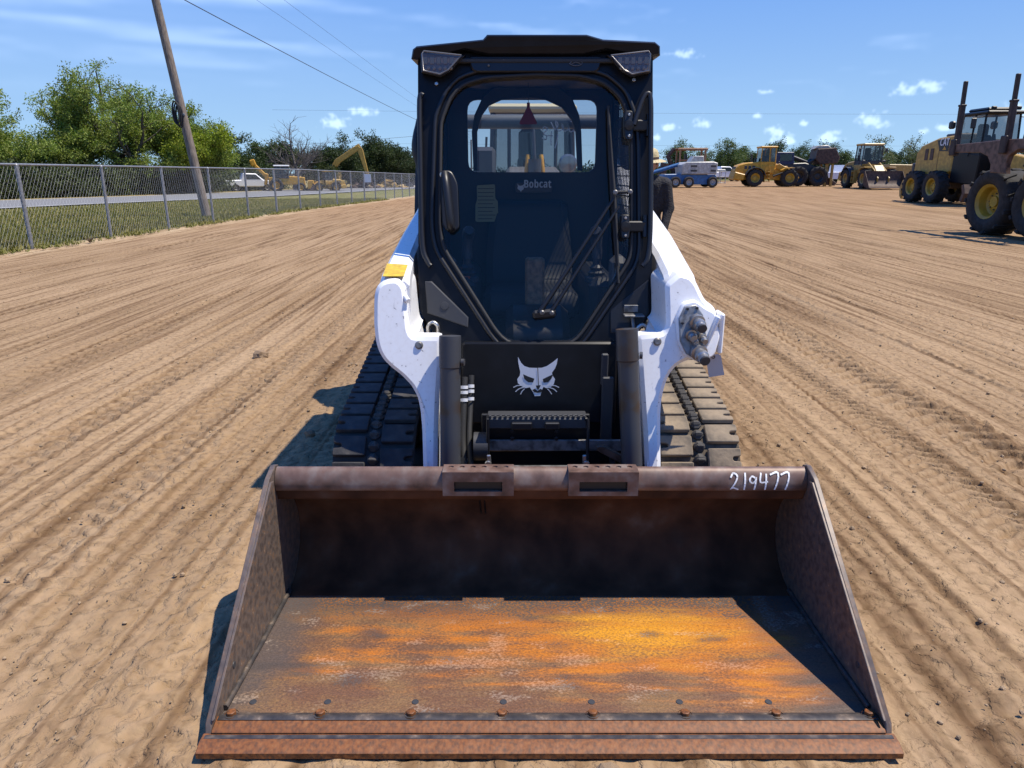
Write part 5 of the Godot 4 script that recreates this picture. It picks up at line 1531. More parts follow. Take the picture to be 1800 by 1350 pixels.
		for s in [-1.0, 1.0]: b.prism(V2([3.55, 1.25, 3.62, 1.25, 4.57, 0.1, 4.5, 0.05, 3.9, 0.1, 3.62, 0.28, 3.5, 0.7]), func(p: Vector2, q: float) -> Vector3: return Vector3(p.x, p.y, s * (1.35 + 0.03 * q)), 0.005, 0.2)
		b.box(Vector3(4.6, 0.08, 0), Vector3(0.25, 0.03, 2.8), 0.008)
		put(b, "bucket", M.brown_iron, t)
	for c in t.get_children(): pass
	t.scale = Vector3.ONE * k
	return t
func build_right_machines() -> void:
	mat("tyre", lin(0.032, 0.030, 0.028), 0.85, 0, M.soft, 1.0, M.bump, 0.6)
	mat("brown_iron", lin(0.105, 0.062, 0.045), 0.65, 0.1, M.soft, 0.7)
	glass("far_glass", Color(0.06, 0.10, 0.11, 0.45))
	var yellow := paint("loader_yellow", lin(0.62, 0.32, 0.02))
	var tan := paint("dirty_yellow", lin(0.42, 0.27, 0.07))
	var catv := paint("grader_yellow", lin(0.50, 0.30, 0.05))
	var rim := paint("rim_yellow", lin(0.45, 0.29, 0.03))
	var w := func(x: float, d: float) -> Vector3: return Vector3(x, land(x, d), -d)
	var vl := wheel_loader("wheel_loader", "bright yellow wheel loader parked side on beside the dark skidder", "wheel loader", w.call(19.75, 61.0), -0.06, yellow, rim, 0.98, false, yellow)
	var at := wheel_loader("wheel_loader", "faded yellow wheel loader with a wide brown bucket facing the lot", "wheel loader", w.call(26.9, 57.3), -0.62, tan, tan, 1.0, true, M.dark_recess)
	at.rotation.y = -PI / 2
	boom_lift(w.call(14.0, 58.5))
	tan_excavator(w.call(15.7, 66.0))
	skidder(w.call(23.7, 63.0))
	grader(w.call(19.7, 34.3), catv, rim)
	forwarder(w.call(12.8, 18.2), rim)
	far_vehicles(w, yellow)
func boom_lift(at: Vector3) -> void:
	var t := thing("boom_lift", "blue and pale grey boom lift standing beside the yellow wheel loader", "boom lift", at, 0.08)
	var blue := paint("lift_blue", lin(0.035, 0.14, 0.33))
	var grey := paint("lift_grey", lin(0.42, 0.42, 0.40))
	part(t, "chassis", blue, [-2.4, 0.3, -2.3, 0.22, 1.9, 0.22, 1.95, 0.95, -0.2, 0.98, -0.5, 1.05, -2.2, 1.0], -0.7, 0.7, 0.04)
	part(t, "turret", grey, [-0.9, 1.0, 1.9, 1.0, 1.95, 1.85, 1.6, 1.95, -0.6, 1.92, -0.95, 1.7], -0.85, 0.85, 0.06)
	part(t, "tank_box", grey, [-0.2, 1.9, 0.95, 1.9, 0.9, 2.38, 0.1, 2.36], -0.5, 0.5, 0.05)
	var v := B.new()
	for x in [0.05, 1.6]:
		for y in [1.28, 1.62]: v.box(Vector3(x, y, 0.86), Vector3(0.5 if x < 1 else 0.42, 0.16, 0.03), 0.01)
	put(v, "vent", M.dark_recess, t)
	for x in [-1.35, -0.35, 1.6]: 
		for s in [-1.0, 1.0]:
			if x == -0.35 and s < 0: continue
			wheel(t, Vector3(x, 0.42, s * (0.82 if x != -0.35 else 1.0)), 0.42, 0.32, grey, s, 0)
	var b := B.new()
	b.tube([Vector3(-0.8, 1.75, -0.3), Vector3(-3.0, 1.1, -0.3)], 0.14, 8)
	put(b, "boom", blue, t)
	var r := B.new()
	for x in [2.25, 2.75]:
		r.tube([Vector3(x, 0.3, 0.5), Vector3(x, 1.25, 0.5)], 0.03, 6)
		r.tube([Vector3(x, 0.3, -0.5), Vector3(x, 1.25, -0.5)], 0.03, 6)
	for y in [0.35, 0.8, 1.22]: 
		for z in [-0.5, 0.5]: r.tube([Vector3(1.9, y, z), Vector3(2.8, y, z)], 0.03, 6)
	r.box(Vector3(2.4, 1.28, 0), Vector3(0.7, 0.2, 0.9), 0.04)
	put(r, "basket", grey, t)
func tan_excavator(at: Vector3) -> void:
	var t := thing("rusty_drill_rig", "rusty orange frame machine behind the blue boom lift", "machine", at, 0.0)
	var o := paint("faded_orange", lin(0.42, 0.20, 0.09))
	part(t, "base", M.brown_iron, [-2.6, 0.3, 1.5, 0.3, 1.5, 1.0, -2.6, 1.0], -0.8, 0.8, 0.05)
	var f := B.new()
	for x in [-1.0, 1.2]:
		for z in [-0.7, 0.7]: f.box(Vector3(x, 2.0, z), Vector3(0.14, 2.1, 0.14), 0.02)
	f.box(Vector3(0.1, 3.05, 0.7), Vector3(2.6, 0.16, 0.16), 0.02)
	f.box(Vector3(0.1, 3.05, -0.7), Vector3(2.6, 0.16, 0.16), 0.02)
	f.box(Vector3(0.1, 2.15, 0.7), Vector3(2.3, 0.12, 0.12), 0.02)
	f.box(Vector3(0.1, 3.14, 0), Vector3(2.5, 0.05, 1.5), 0.01)
	put(f, "canopy_frame", o, t)
	part(t, "engine_box", M.brown_iron, [-0.5, 1.0, 1.1, 1.0, 1.0, 1.9, -0.5, 1.9], -0.55, 0.55, 0.06)
	part(t, "operator_seat", M.vinyl, [-0.4, 1.9, 0.1, 1.9, 0.1, 2.1, -0.2, 2.1, -0.3, 2.7, -0.45, 2.7], -0.3, 0.3, 0.04)
	var a := B.new()
	a.tube([Vector3(-1.3, 1.0, 0), Vector3(-1.9, 2.5, 0), Vector3(-1.4, 3.1, 0)], 0.2, 8)
	a.tube([Vector3(-2.4, 1.0, 0.2), Vector3(-2.2, 1.9, 0.2)], 0.35, 8)
	put(a, "folded_arm", M.brown_iron, t)
func skidder(at: Vector3) -> void:
	var t := thing("grapple_skidder", "dark dirty tractor with big lugged tyres and a raised rusty bucket", "tractor", at, -0.1)
	var dark := paint("skidder_black", lin(0.035, 0.035, 0.038))
	var navy := paint("skidder_navy", lin(0.015, 0.03, 0.09))
	part(t, "body", dark, [-1.6, 0.8, 2.2, 0.7, 2.2, 1.5, 0.9, 1.9, -1.6, 1.8], -0.7, 0.7, 0.06)
	part(t, "cab_shell", navy, [-1.5, 1.7, 0.0, 1.7, -0.1, 2.75, -1.45, 2.75], -0.7, 0.7, 0.05)
	part(t, "cab_window", M.far_glass, [-1.2, 2.05, -0.2, 2.05, -0.3, 2.6, -1.2, 2.6], 0.70, 0.72, 0.0)
	for s in [-1.0, 1.0]:
		wheel(t, Vector3(0.3, 0.8, s * 1.0), 0.8, 0.65, dark, s, 12)
		wheel(t, Vector3(1.9, 0.8, s * 1.0), 0.8, 0.65, dark, s, 12)
		var a := B.new()
		a.tube([Vector3(-0.2, 2.4, s * 0.5), Vector3(1.2, 1.9, s * 0.5), Vector3(2.4, 2.6, s * 0.5)], 0.12, 8)
		a.tube([Vector3(0.6, 1.3, s * 0.5), Vector3(2.0, 2.3, s * 0.5)], 0.07, 8)
		put(a, "lift_arm", dark, t)
	part(t, "raised_bucket", M.brown_iron, [1.6, 2.2, 2.0, 1.75, 3.4, 1.85, 3.55, 2.3, 3.1, 3.1, 2.8, 3.05, 1.7, 3.0], -1.0, 1.0, 0.05)
	var l := B.new()
	for x in [2.6, 3.1]:
		for z in [-0.7, 0.7]: l.box(Vector3(x, 0.9, z), Vector3(0.2, 1.8, 0.16), 0.02)
	put(l, "yellow_stand", M.dirty_yellow, t)
	part(t, "grapple", M.brown_iron, [2.2, 0.2, 3.5, 0.05, 3.6, 0.3, 3.0, 0.7, 2.3, 0.9], -0.6, 0.6, 0.04)
	part(t, "bonnet_canopy", paint("dusty_cream", lin(0.5, 0.46, 0.38)), [1.5, 3.0, 2.9, 3.05, 2.6, 3.3, 1.7, 3.25], -0.6, 0.6, 0.05)
func grader(at: Vector3, y: Material, rim: Material) -> void:
	var t := thing("motor_grader", "yellow motor grader seen from its rear with a black cab and four wheels", "motor grader", at, -1.56)
	for s in [-1.0, 1.0]:
		for x in [0.0, 1.65]: wheel(t, Vector3(x, 0.7, s * 1.0), 0.7, 0.5, rim, s, 16)
		wheel(t, Vector3(6.6, 0.7, s * 0.95), 0.7, 0.42, rim, s, 16)
		part(t, "tandem_case", M.brown_iron, [-0.3, 0.6, 1.95, 0.6, 1.95, 0.9, -0.3, 0.9], s * 0.55, s * 0.75, 0.03)
	part(t, "engine_hood", y, [-0.75, 0.95, -0.7, 2.2, -0.35, 2.5, 0.9, 2.78, 2.1, 2.85, 2.15, 1.35, 1.4, 1.1, -0.5, 0.9], -0.75, 0.75, 0.06)
	part(t, "rear_grille", M.dark_recess, [-0.78, 1.1, -0.74, 1.95, -0.70, 1.95, -0.72, 1.1], -0.6, 0.6, 0.0)
	for s in [-1.0, 1.0]:
		var lo := B.new()
		for k in 2: lo.box(Vector3(0.15 + k * 0.42, 2.1, s * 0.755), Vector3(0.26, 0.5, 0.02), 0.005)
		put(lo, "hood_louvre", M.brown_iron, t)
		var se := B.new()
		se.box(Vector3(1.08, 1.75, s * 0.753), Vector3(0.012, 1.4, 0.012), 0.002)
		put(se, "hood_seam", M.dark_recess, t)
		var bg := B.new()
		fan(bg, V2([0.85, 2.68, 1.78, 2.72, 1.74, 2.20, 1.12, 2.22]), func(q: Vector2) -> Vector3: return Vector3(q.x, q.y, s * 0.757), Vector3(0, 0, s))
		var bm := put(bg, "badge_panel", M.black_trim, t)
		var tri := B.new()
		fan(tri, V2([1.32, 2.26, 1.6, 2.26, 1.46, 2.42]), func(q: Vector2) -> Vector3: return Vector3(q.x, q.y, s * 0.76), Vector3(0, 0, s))
		put(tri, "badge_triangle", M.loader_yellow, bm)
		text("CAT", bm, "badge_lettering", Vector3(1.42, 2.34, s * 0.764), Basis(Vector3.UP, 0.0 if s > 0 else PI), 0.30, M.print_white, 0.9)
	var mf := B.new()
	mf.box(Vector3(2.6, 2.6, 0), Vector3(1.0, 0.08, 1.3), 0.02)
	mf.tube([Vector3(1.0, 2.5, -0.4), Vector3(1.0, 3.0, -0.4)], 0.07, 8)
	mf.box(Vector3(1.6, 2.86, 0), Vector3(0.9, 0.14, 1.2), 0.05)
	put(mf, "deck", M.dark_recess, t)
	part(t, "cab_lower", M.black_paint, [2.15, 0.9, 3.9, 0.8, 4.0, 2.0, 2.2, 2.2], -0.75, 0.75, 0.04)
	cab_box(t, 2.25, 3.95, 1.95, 3.55, 0.74, M.black_paint, M.black_paint, 0.15)
	var rr := B.new()
	rr.box(Vector3(3.1, 3.76, 0), Vector3(1.3, 0.14, 1.2), 0.06)
	for z in [-0.5, 0.5]: rr.box(Vector3(3.95, 3.78, z), Vector3(0.12, 0.14, 0.2), 0.03)
	put(rr, "roof_cap", M.black_paint, t)
	var mi := B.new()
	for s in [-1.0, 1.0]:
		mi.tube([Vector3(3.9, 3.45, s * 0.72), Vector3(4.0, 3.4, s * 1.3)], 0.02, 5)
		mi.box(Vector3(4.0, 3.2, s * 1.25), Vector3(0.06, 0.4, 0.22), 0.03)
		mi.box(Vector3(2.0, 3.25, s * 0.9), Vector3(0.3, 0.32, 0.2), 0.06)
	put(mi, "mirror", M.black_trim, t)
	part(t, "front_frame", y, [3.9, 1.1, 6.9, 1.3, 6.9, 1.7, 5.0, 2.0, 3.9, 1.9], -0.2, 0.2, 0.03)
	part(t, "blade", M.brown_iron, [4.6, 0.2, 4.75, 0.15, 4.9, 0.5, 4.75, 0.85, 4.6, 0.8, 4.72, 0.5], -1.7, 1.7, 0.02)
	part(t, "drawbar", y, [4.2, 0.8, 6.5, 1.0, 6.5, 1.15, 4.2, 1.0], -0.35, 0.35, 0.03)
	var rp := B.new()
	for z in [-0.6, 0.0, 0.6]:
		rp.prism(V2([-1.0, 0.95, -1.75, 0.95, -1.95, 0.6, -1.85, 0.2, -1.68, 0.08, -1.75, 0.55, -1.6, 0.8, -1.0, 0.8]), func(p: Vector2, k: float) -> Vector3: return Vector3(p.x, p.y, z + (k - 0.5) * 0.12), 0.015, 0.15)
	rp.box(Vector3(-1.2, 0.9, 0), Vector3(0.3, 0.2, 1.7), 0.03)
	put(rp, "ripper", M.dirty_yellow, t)
	var rl := B.new()
	rl.box(Vector3(-1.0, 1.5, 0.55), Vector3(0.25, 0.5, 0.22), 0.05)
	rl.box(Vector3(-0.95, 1.75, -0.3), Vector3(0.4, 0.3, 0.5), 0.05)
	rl.tube([Vector3(-1.0, 1.9, 0.3), Vector3(-1.15, 1.4, 0.35), Vector3(-0.95, 1.0, 0.4)], 0.03, 6)
	put(rl, "rear_lights", M.dark_recess, t)
func forwarder(at: Vector3, rim: Material) -> void:
	var t := thing("log_forwarder", "brown log forwarder with tall bunk stakes and huge lugged tyres", "forwarder", at, -1.52)
	var brown := mat("bunk_brown", lin(0.17, 0.10, 0.075), 0.55, 0.1, M.soft, 0.9)
	var post := mat("stake_brown", lin(0.045, 0.026, 0.022), 0.6, 0, M.soft, 0.8)
	wheel(t, Vector3(0.0, 0.79, 0.75), 0.80, 0.72, rim, 1.0, 11, true)
	wheel(t, Vector3(1.62, 0.79, 0.75), 0.80, 0.72, rim, 1.0, 11, true)
	wheel(t, Vector3(0.0, 0.79, -1.45), 0.80, 0.72, rim, -1.0, 11)
	wheel(t, Vector3(1.62, 0.79, -1.45), 0.80, 0.72, rim, -1.0, 11)
	var ax := B.new()
	ax.tube([Vector3(0.8, 0.85, -1.4), Vector3(0.8, 0.85, 0.5)], 0.16, 10)
	ax.box(Vector3(0.8, 0.8, 0.3), Vector3(1.9, 0.34, 0.16), 0.05)
	ax.box(Vector3(0.8, 0.8, -1.0), Vector3(1.9, 0.34, 0.16), 0.05)
	put(ax, "bogie_axle", brown, t)
	for z in [1.32, -1.5]:
		part(t, "bunk_arch", brown, [-1.35, 2.16, -1.33, 1.98, -0.1, 1.95, 0.18, 1.86, 0.34, 1.66, 0.36, 1.48, 0.9, 1.45, 0.85, 1.65, 0.9, 1.85, 1.15, 1.98, 2.6, 2.0, 2.6, 2.2, 0.7, 2.22], z - 0.07, z + 0.07, 0.015)
	var cb := B.new()
	for x in [-1.15, 0.7, 2.2]: cb.box(Vector3(x, 2.06, -0.1), Vector3(0.16, 0.16, 2.7), 0.02)
	put(cb, "bunk_crossbar", brown, t)
	for e in [[-1.15, 1.30, 3.66], [0.75, 1.36, 3.6]]:
		var s := B.new()
		var lean := Vector3(0.0, 0, 0.04)
		var p0 := Vector3(e[0], 1.9, e[1])
		var p1 := Vector3(e[0], e[2] - 0.55, e[1]) + lean * 0.72
		var p2 := Vector3(e[0], e[2], e[1]) + lean
		var u := (p2 - p0).normalized()
		s.box((p0 + p1) / 2, Vector3(0.13, p0.distance_to(p1), 0.13), 0.02, aim(Vector3.ZERO, u).basis)
		s.box((p1 + p2) / 2, Vector3(0.09, p1.distance_to(p2) + 0.05, 0.09), 0.015, aim(Vector3.ZERO, u).basis)
		s.box(p1, Vector3(0.145, 0.05, 0.145), 0.01, aim(Vector3.ZERO, u).basis)
		s.box(p0 + Vector3(0, 0.2, 0.1), Vector3(0.2, 0.4, 0.06), 0.02)
		put(s, "stake", post, t)
	for e in [[-1.15, -1.45, 3.2], [0.75, -1.45, 3.2]]:
		var s := B.new()
		s.box(Vector3(e[0] + 0.08, 2.4, e[1]), Vector3(0.15, 0.9, 0.16), 0.02)
		put(s, "short_stake", post, t)
	part(t, "boom_base", M.dirty_yellow, [0.92, 1.2, 2.6, 1.05, 2.6, 1.9, 1.2, 1.93, 0.98, 1.75], 0.2, 1.0, 0.04)
	var pl := B.new()
	for q in [[1.15, 1.65], [1.35, 1.45], [1.55, 1.72], [1.75, 1.5], [1.3, 1.78], [1.95, 1.66]]:
		pl.lathe([Vector2(0.05, 0), Vector2(0.05, 0.05), Vector2(0.03, 0.06), Vector2(0.03, 0.1), Vector2(0, 0.1)], aim(Vector3(q[0], q[1], 1.0), Vector3(0, 0, 1)), 8)
	put(pl, "valve_fitting", M.brown_iron, t)
	var h := B.new()
	for k in 5:
		var x := 0.95 + k * 0.22
		h.tube(spline([Vector3(x, 2.2, 1.15), Vector3(x + 0.1, 2.34 - 0.02 * k, 1.2), Vector3(x + 0.22, 2.2, 1.2), Vector3(x + 0.25, 1.8, 1.15), Vector3(x + 0.1, 1.62, 1.1)], 4), 0.018, 6)
	put(h, "hydraulic_hose", M.dark_recess, t)
	part(t, "headboard", M.dark_recess, [0.9, 2.22, 2.6, 2.22, 2.6, 2.5, 0.95, 2.45], 0.6, 0.7, 0.02)
func small_truck(label: String, at: Vector3, turn: float, c: Material, cat := "pickup truck", group := "") -> void:
	var t := thing("parked_truck", label, cat, at, turn, group)
	part(t, "body", c, [-2.4, 0.5, 2.4, 0.45, 2.45, 1.0, 1.2, 1.15, 0.5, 1.75, -0.7, 1.78, -0.95, 1.15, -2.4, 1.1], -0.9, 0.9, 0.08)
	for s in [-1.0, 1.0]:
		part(t, "side_window", M.far_glass_dark, [-0.6, 1.2, 0.95, 1.2, 0.45, 1.66, -0.55, 1.68], s * 0.905, s * 0.915, 0.0)
		for x in [-1.5, 1.5]: wheel(t, Vector3(x, 0.38, s * 0.82), 0.38, 0.25, M.grey_metal, s)
	part(t, "windscreen", M.far_glass_dark, [1.22, 1.18, 1.26, 1.18, 0.58, 1.72, 0.54, 1.72], -0.75, 0.75, 0.0)
func far_vehicles(w: Callable, yellow: Material) -> void:
	mat("far_glass_dark", lin(0.02, 0.03, 0.035), 0.1)
	var white := paint("truck_white", lin(0.7, 0.7, 0.7), false)
	small_truck("white pickup truck between the dark tractor and the faded wheel loader", w.call(31.9, 72.0), 0.9, white)
	small_truck("white van far behind the raised bucket of the faded wheel loader", w.call(46.0, 92.0), 0.2, white, "van")
	small_truck("pale car far off between the boom lift and the rusty frame machine", w.call(26.2, 92.0), 0.1, white, "car")
	var t := thing("dump_bed", "long yellow dump bed standing behind the brown loader bucket", "dump bed", w.call(34.6, 66.0), 0.0)
	part(t, "bed", M.dirty_yellow, [-1.6, 0.7, 1.6, 0.7, 1.6, 1.9, 1.3, 1.9, 1.3, 1.75, -1.6, 1.8], -1.0, 1.0, 0.04)
	part(t, "bulkhead", yellow, [1.35, 1.9, 1.75, 1.9, 1.75, 1.1, 1.35, 1.1], -1.05, 1.05, 0.04)
	for s in [-1.0, 1.0]:
		for x in [-0.9, 0.9]: wheel(t, Vector3(x, 0.45, s * 0.9), 0.45, 0.3, M.grey_metal, s)
	part(t, "scraper_pan", M.brown_iron, [-0.5, 0.2, 2.6, 0.25, 2.8, 0.9, 0.3, 0.8], -1.2, -1.05, 0.03)
func build_left_machines() -> void:
	var w := func(x: float, d: float) -> Vector3: return Vector3(x, land(x, d), -d)
	var yel: Material = M.loader_yellow
	var white := paint("truck_white", lin(0.7, 0.7, 0.7), false)
	small_truck("white crew cab truck parked beyond the road left of the yellow digger", w.call(-26.6, 75.0), 0.5, white)
	small_truck("grey pickup parked behind the fence at the far edge of the hedge", w.call(-29.5, 77.0), 0.3, paint("truck_grey", lin(0.3, 0.31, 0.33), false))
	var t := thing("backhoe_loader", "yellow backhoe with its folded digging arm raised above the fence", "backhoe", w.call(-22.4, 73.0), 0.25)
	part(t, "body", yel, [-1.5, 0.7, 1.9, 0.7, 1.9, 1.4, 0.5, 1.5, -1.5, 1.4], -0.6, 0.6, 0.05)
	for s in [-1.0, 1.0]:
		wheel(t, Vector3(-0.8, 0.65, s * 0.85), 0.65, 0.45, yel, s, 12)
		wheel(t, Vector3(1.5, 0.45, s * 0.8), 0.45, 0.35, yel, s)
	cab_box(t, -0.9, 0.4, 1.3, 2.4, 0.65, M.dark_recess, white, 0.05)
	var a := B.new()
	a.box(Vector3(-2.3, 2.1, 0), Vector3(0.3, 1.7, 0.3), 0.05, Basis(Vector3(0, 0, 1), 0.75))
	a.box(Vector3(-2.85, 2.75, 0), Vector3(0.5, 0.6, 0.4), 0.08, Basis(Vector3(0, 0, 1), 0.3))
	a.box(Vector3(-1.75, 1.2, 0), Vector3(0.3, 1.1, 0.3), 0.05, Basis(Vector3(0, 0, 1), -0.2))
	put(a, "digging_arm", yel, t)
	part(t, "front_bucket", yel, [2.1, 0.3, 2.9, 0.3, 2.7, 1.1, 2.2, 1.1], -1.0, 1.0, 0.04)
	var l := wheel_loader("wheel_loader", "small yellow loader with a pale roof parked behind the fence", "wheel loader", w.call(-17.8, 74.0), PI + 0.5, M.grader_yellow, M.grader_yellow, 0.62, true, M.dark_recess)
	var e := thing("crawler_excavator", "yellow excavator with its long boom bent over the treeline", "excavator", w.call(-21.4, 86.0), 0.1)
	part(e, "undercarriage", M.dark_recess, [-1.8, 0.1, 1.8, 0.1, 2.0, 0.5, 1.8, 0.9, -1.8, 0.9, -2.0, 0.5], -1.3, 1.3, 0.08)
	part(e, "house", M.dirty_yellow, [-2.4, 1.0, 1.5, 1.0, 1.5, 1.9, -2.3, 2.0], -1.2, 1.2, 0.08)
	part(e, "cab", M.far_glass_dark, [0.2, 1.9, 1.5, 1.9, 1.3, 2.7, 0.3, 2.7], -1.1, -0.2, 0.05)
	var bo := B.new()
	side(bo, [0.0, 1.7, 0.5, 1.6, 1.6, 3.0, 3.6, 4.25, 3.9, 4.6, 3.7, 4.85, 3.3, 4.75, 1.0, 3.3], -0.22, 0.22, 0.04)
	put(bo, "boom", M.grader_yellow, e)
	var stk := B.new()
	side(stk, [3.3, 4.8, 3.75, 5.05, 4.2, 4.4, 4.75, 1.6, 4.45, 1.5, 3.7, 4.0], -0.18, 0.18, 0.03)
	put(stk, "dipper_stick", M.grader_yellow, e)
	part(e, "digging_bucket", M.brown_iron, [4.3, 1.6, 4.9, 1.6, 5.0, 0.9, 4.5, 0.5, 4.1, 0.9], -0.5, 0.5, 0.04)
	var r := RandomNumberGenerator.new()
	r.seed = 4
	var kinds := [["heap of broken timber and scrap behind the far fence", -17.5, 88.0], ["heap of tan rubble beside the far excavator", -15.2, 92.0], ["grey scrap heap near the far end of the fence", -12.6, 97.0]]
	for kx in kinds:
		var h := thing("scrap_heap", kx[0], "scrap heap", w.call(kx[1], kx[2]))
		var b := B.new()
		for i in 40:
			var p := Vector3(r.randfn() * 1.1, 0, r.randfn() * 0.7)
			p.y = maxf(0.1, 1.1 - p.length() * 0.6) * r.randf()
			b.box(p, Vector3(r.randf_range(0.2, 1.2), r.randf_range(0.08, 0.4), r.randf_range(0.1, 0.5)), 0.02, Basis.from_euler(Vector3(r.randf(), r.randf() * 6, r.randf() - 0.5)))
		put(b, "debris", M.dirty_yellow if "tan" in kx[0] else M.brown_iron if "timber" in kx[0] else M.grey_metal, h)
	for q in [[-16.2, 83.0, "square white notice board behind the far stretch of fence"], [-10.2, 90.0, "small white notice on the far end of the fence line"]]:
		var s := thing("notice_board", q[2], "sign", w.call(q[0], q[1]))
		var b := B.new()
		b.box(Vector3(0, 1.25, 0), Vector3(0.75, 0.9, 0.03), 0.005)
		put(b, "board", M.truck_white, s)
		var p := B.new()
		p.tube([Vector3(0, 0, -0.05), Vector3(0, 1.6, -0.05)], 0.03, 6)
		put(p, "post", M.grey_metal, s)
func build_machine_behind() -> void:
	var t := thing("yellow_tractor", "yellow machine with a cream roof parked close behind, seen through the cab windows", "tractor", Vector3(0.35, 0, -12.2), PI / 2 * -1.0)
	var y: Material = M.loader_yellow
	var cream := paint("roof_cream", lin(0.62, 0.56, 0.34), false)
	part(t, "frame", M.dark_recess, [-3.4, 0.5, 0.6, 0.5, 0.6, 1.2, -3.4, 1.2], -0.45, 0.45, 0.05)
	part(t, "hood", M.grey_metal, [-0.6, 1.1, 0.7, 1.1, 0.7, 1.5, -0.6, 1.62], -0.45, 0.45, 0.06)
	cab_box(t, -2.1, -0.7, 1.0, 2.5, 0.72, M.dark_recess, cream, 0.04)
	for s in [-1.0, 1.0]:
		wheel(t, Vector3(-2.3, 0.75, s * 0.95), 0.75, 0.45, y, s, 14)
		wheel(t, Vector3(0.2, 0.5, s * 0.85), 0.5, 0.35, y, s, 12)
		var a := B.new()
		a.tube([Vector3(0.75, 1.1, s * 0.13), Vector3(0.75, 1.5, s * 0.13), Vector3(0.65, 1.78, s * 0.10)], 0.035, 8)
		put(a, "yellow_guard", y, t)
	var c := B.new()
	c.tube([Vector3(0.78, 1.1, 0.0), Vector3(0.78, 1.72, 0.0)], 0.10, 14)
	c.tube([Vector3(0.7, 1.7, 0.0), Vector3(0.6, 2.3, 0.03)], 0.025, 8)
	put(c, "hydraulic_post", M.cylinder_paint, t)
	var hl := B.new()
	hl.lathe([Vector2(0.15, 0), Vector2(0.15, 0.03), Vector2(0.12, 0.045), Vector2(0, 0.05)], aim(Vector3(0.2, 1.66, -0.55), Vector3(1, 0, 0)), 18)
	put(hl, "headlamp", mat("lamp_glass", lin(0.28, 0.28, 0.27), 0.15, 0.6), t)
	part(t, "side_tank", M.dark_recess, [-0.4, 1.0, 0.2, 1.0, 0.2, 1.86, 0.1, 1.92, -0.4, 1.9], 0.62, 0.98, 0.05)
	var be := B.new()
	be.lathe([Vector2(0.07, 0), Vector2(0.07, 0.1), Vector2(0.05, 0.16), Vector2(0, 0.17)], Transform3D(Basis.IDENTITY, Vector3(-0.6, 2.3, -0.5)), 12)
	put(be, "beacon", M.grey_metal, t)
	var ra := B.new()
	for s in [-1.0, 1.0]:
		ra.tube([Vector3(-0.66, 1.3, s * 0.4), Vector3(-0.62, 2.45, s * 0.4)], 0.03, 6)
		ra.tube([Vector3(-0.5, 2.1, s * 0.78), Vector3(-0.5, 1.7, s * 0.8), Vector3(-0.55, 1.65, s * 0.72)], 0.02, 6)
	put(ra, "cab_rail", M.dark_recess, t)
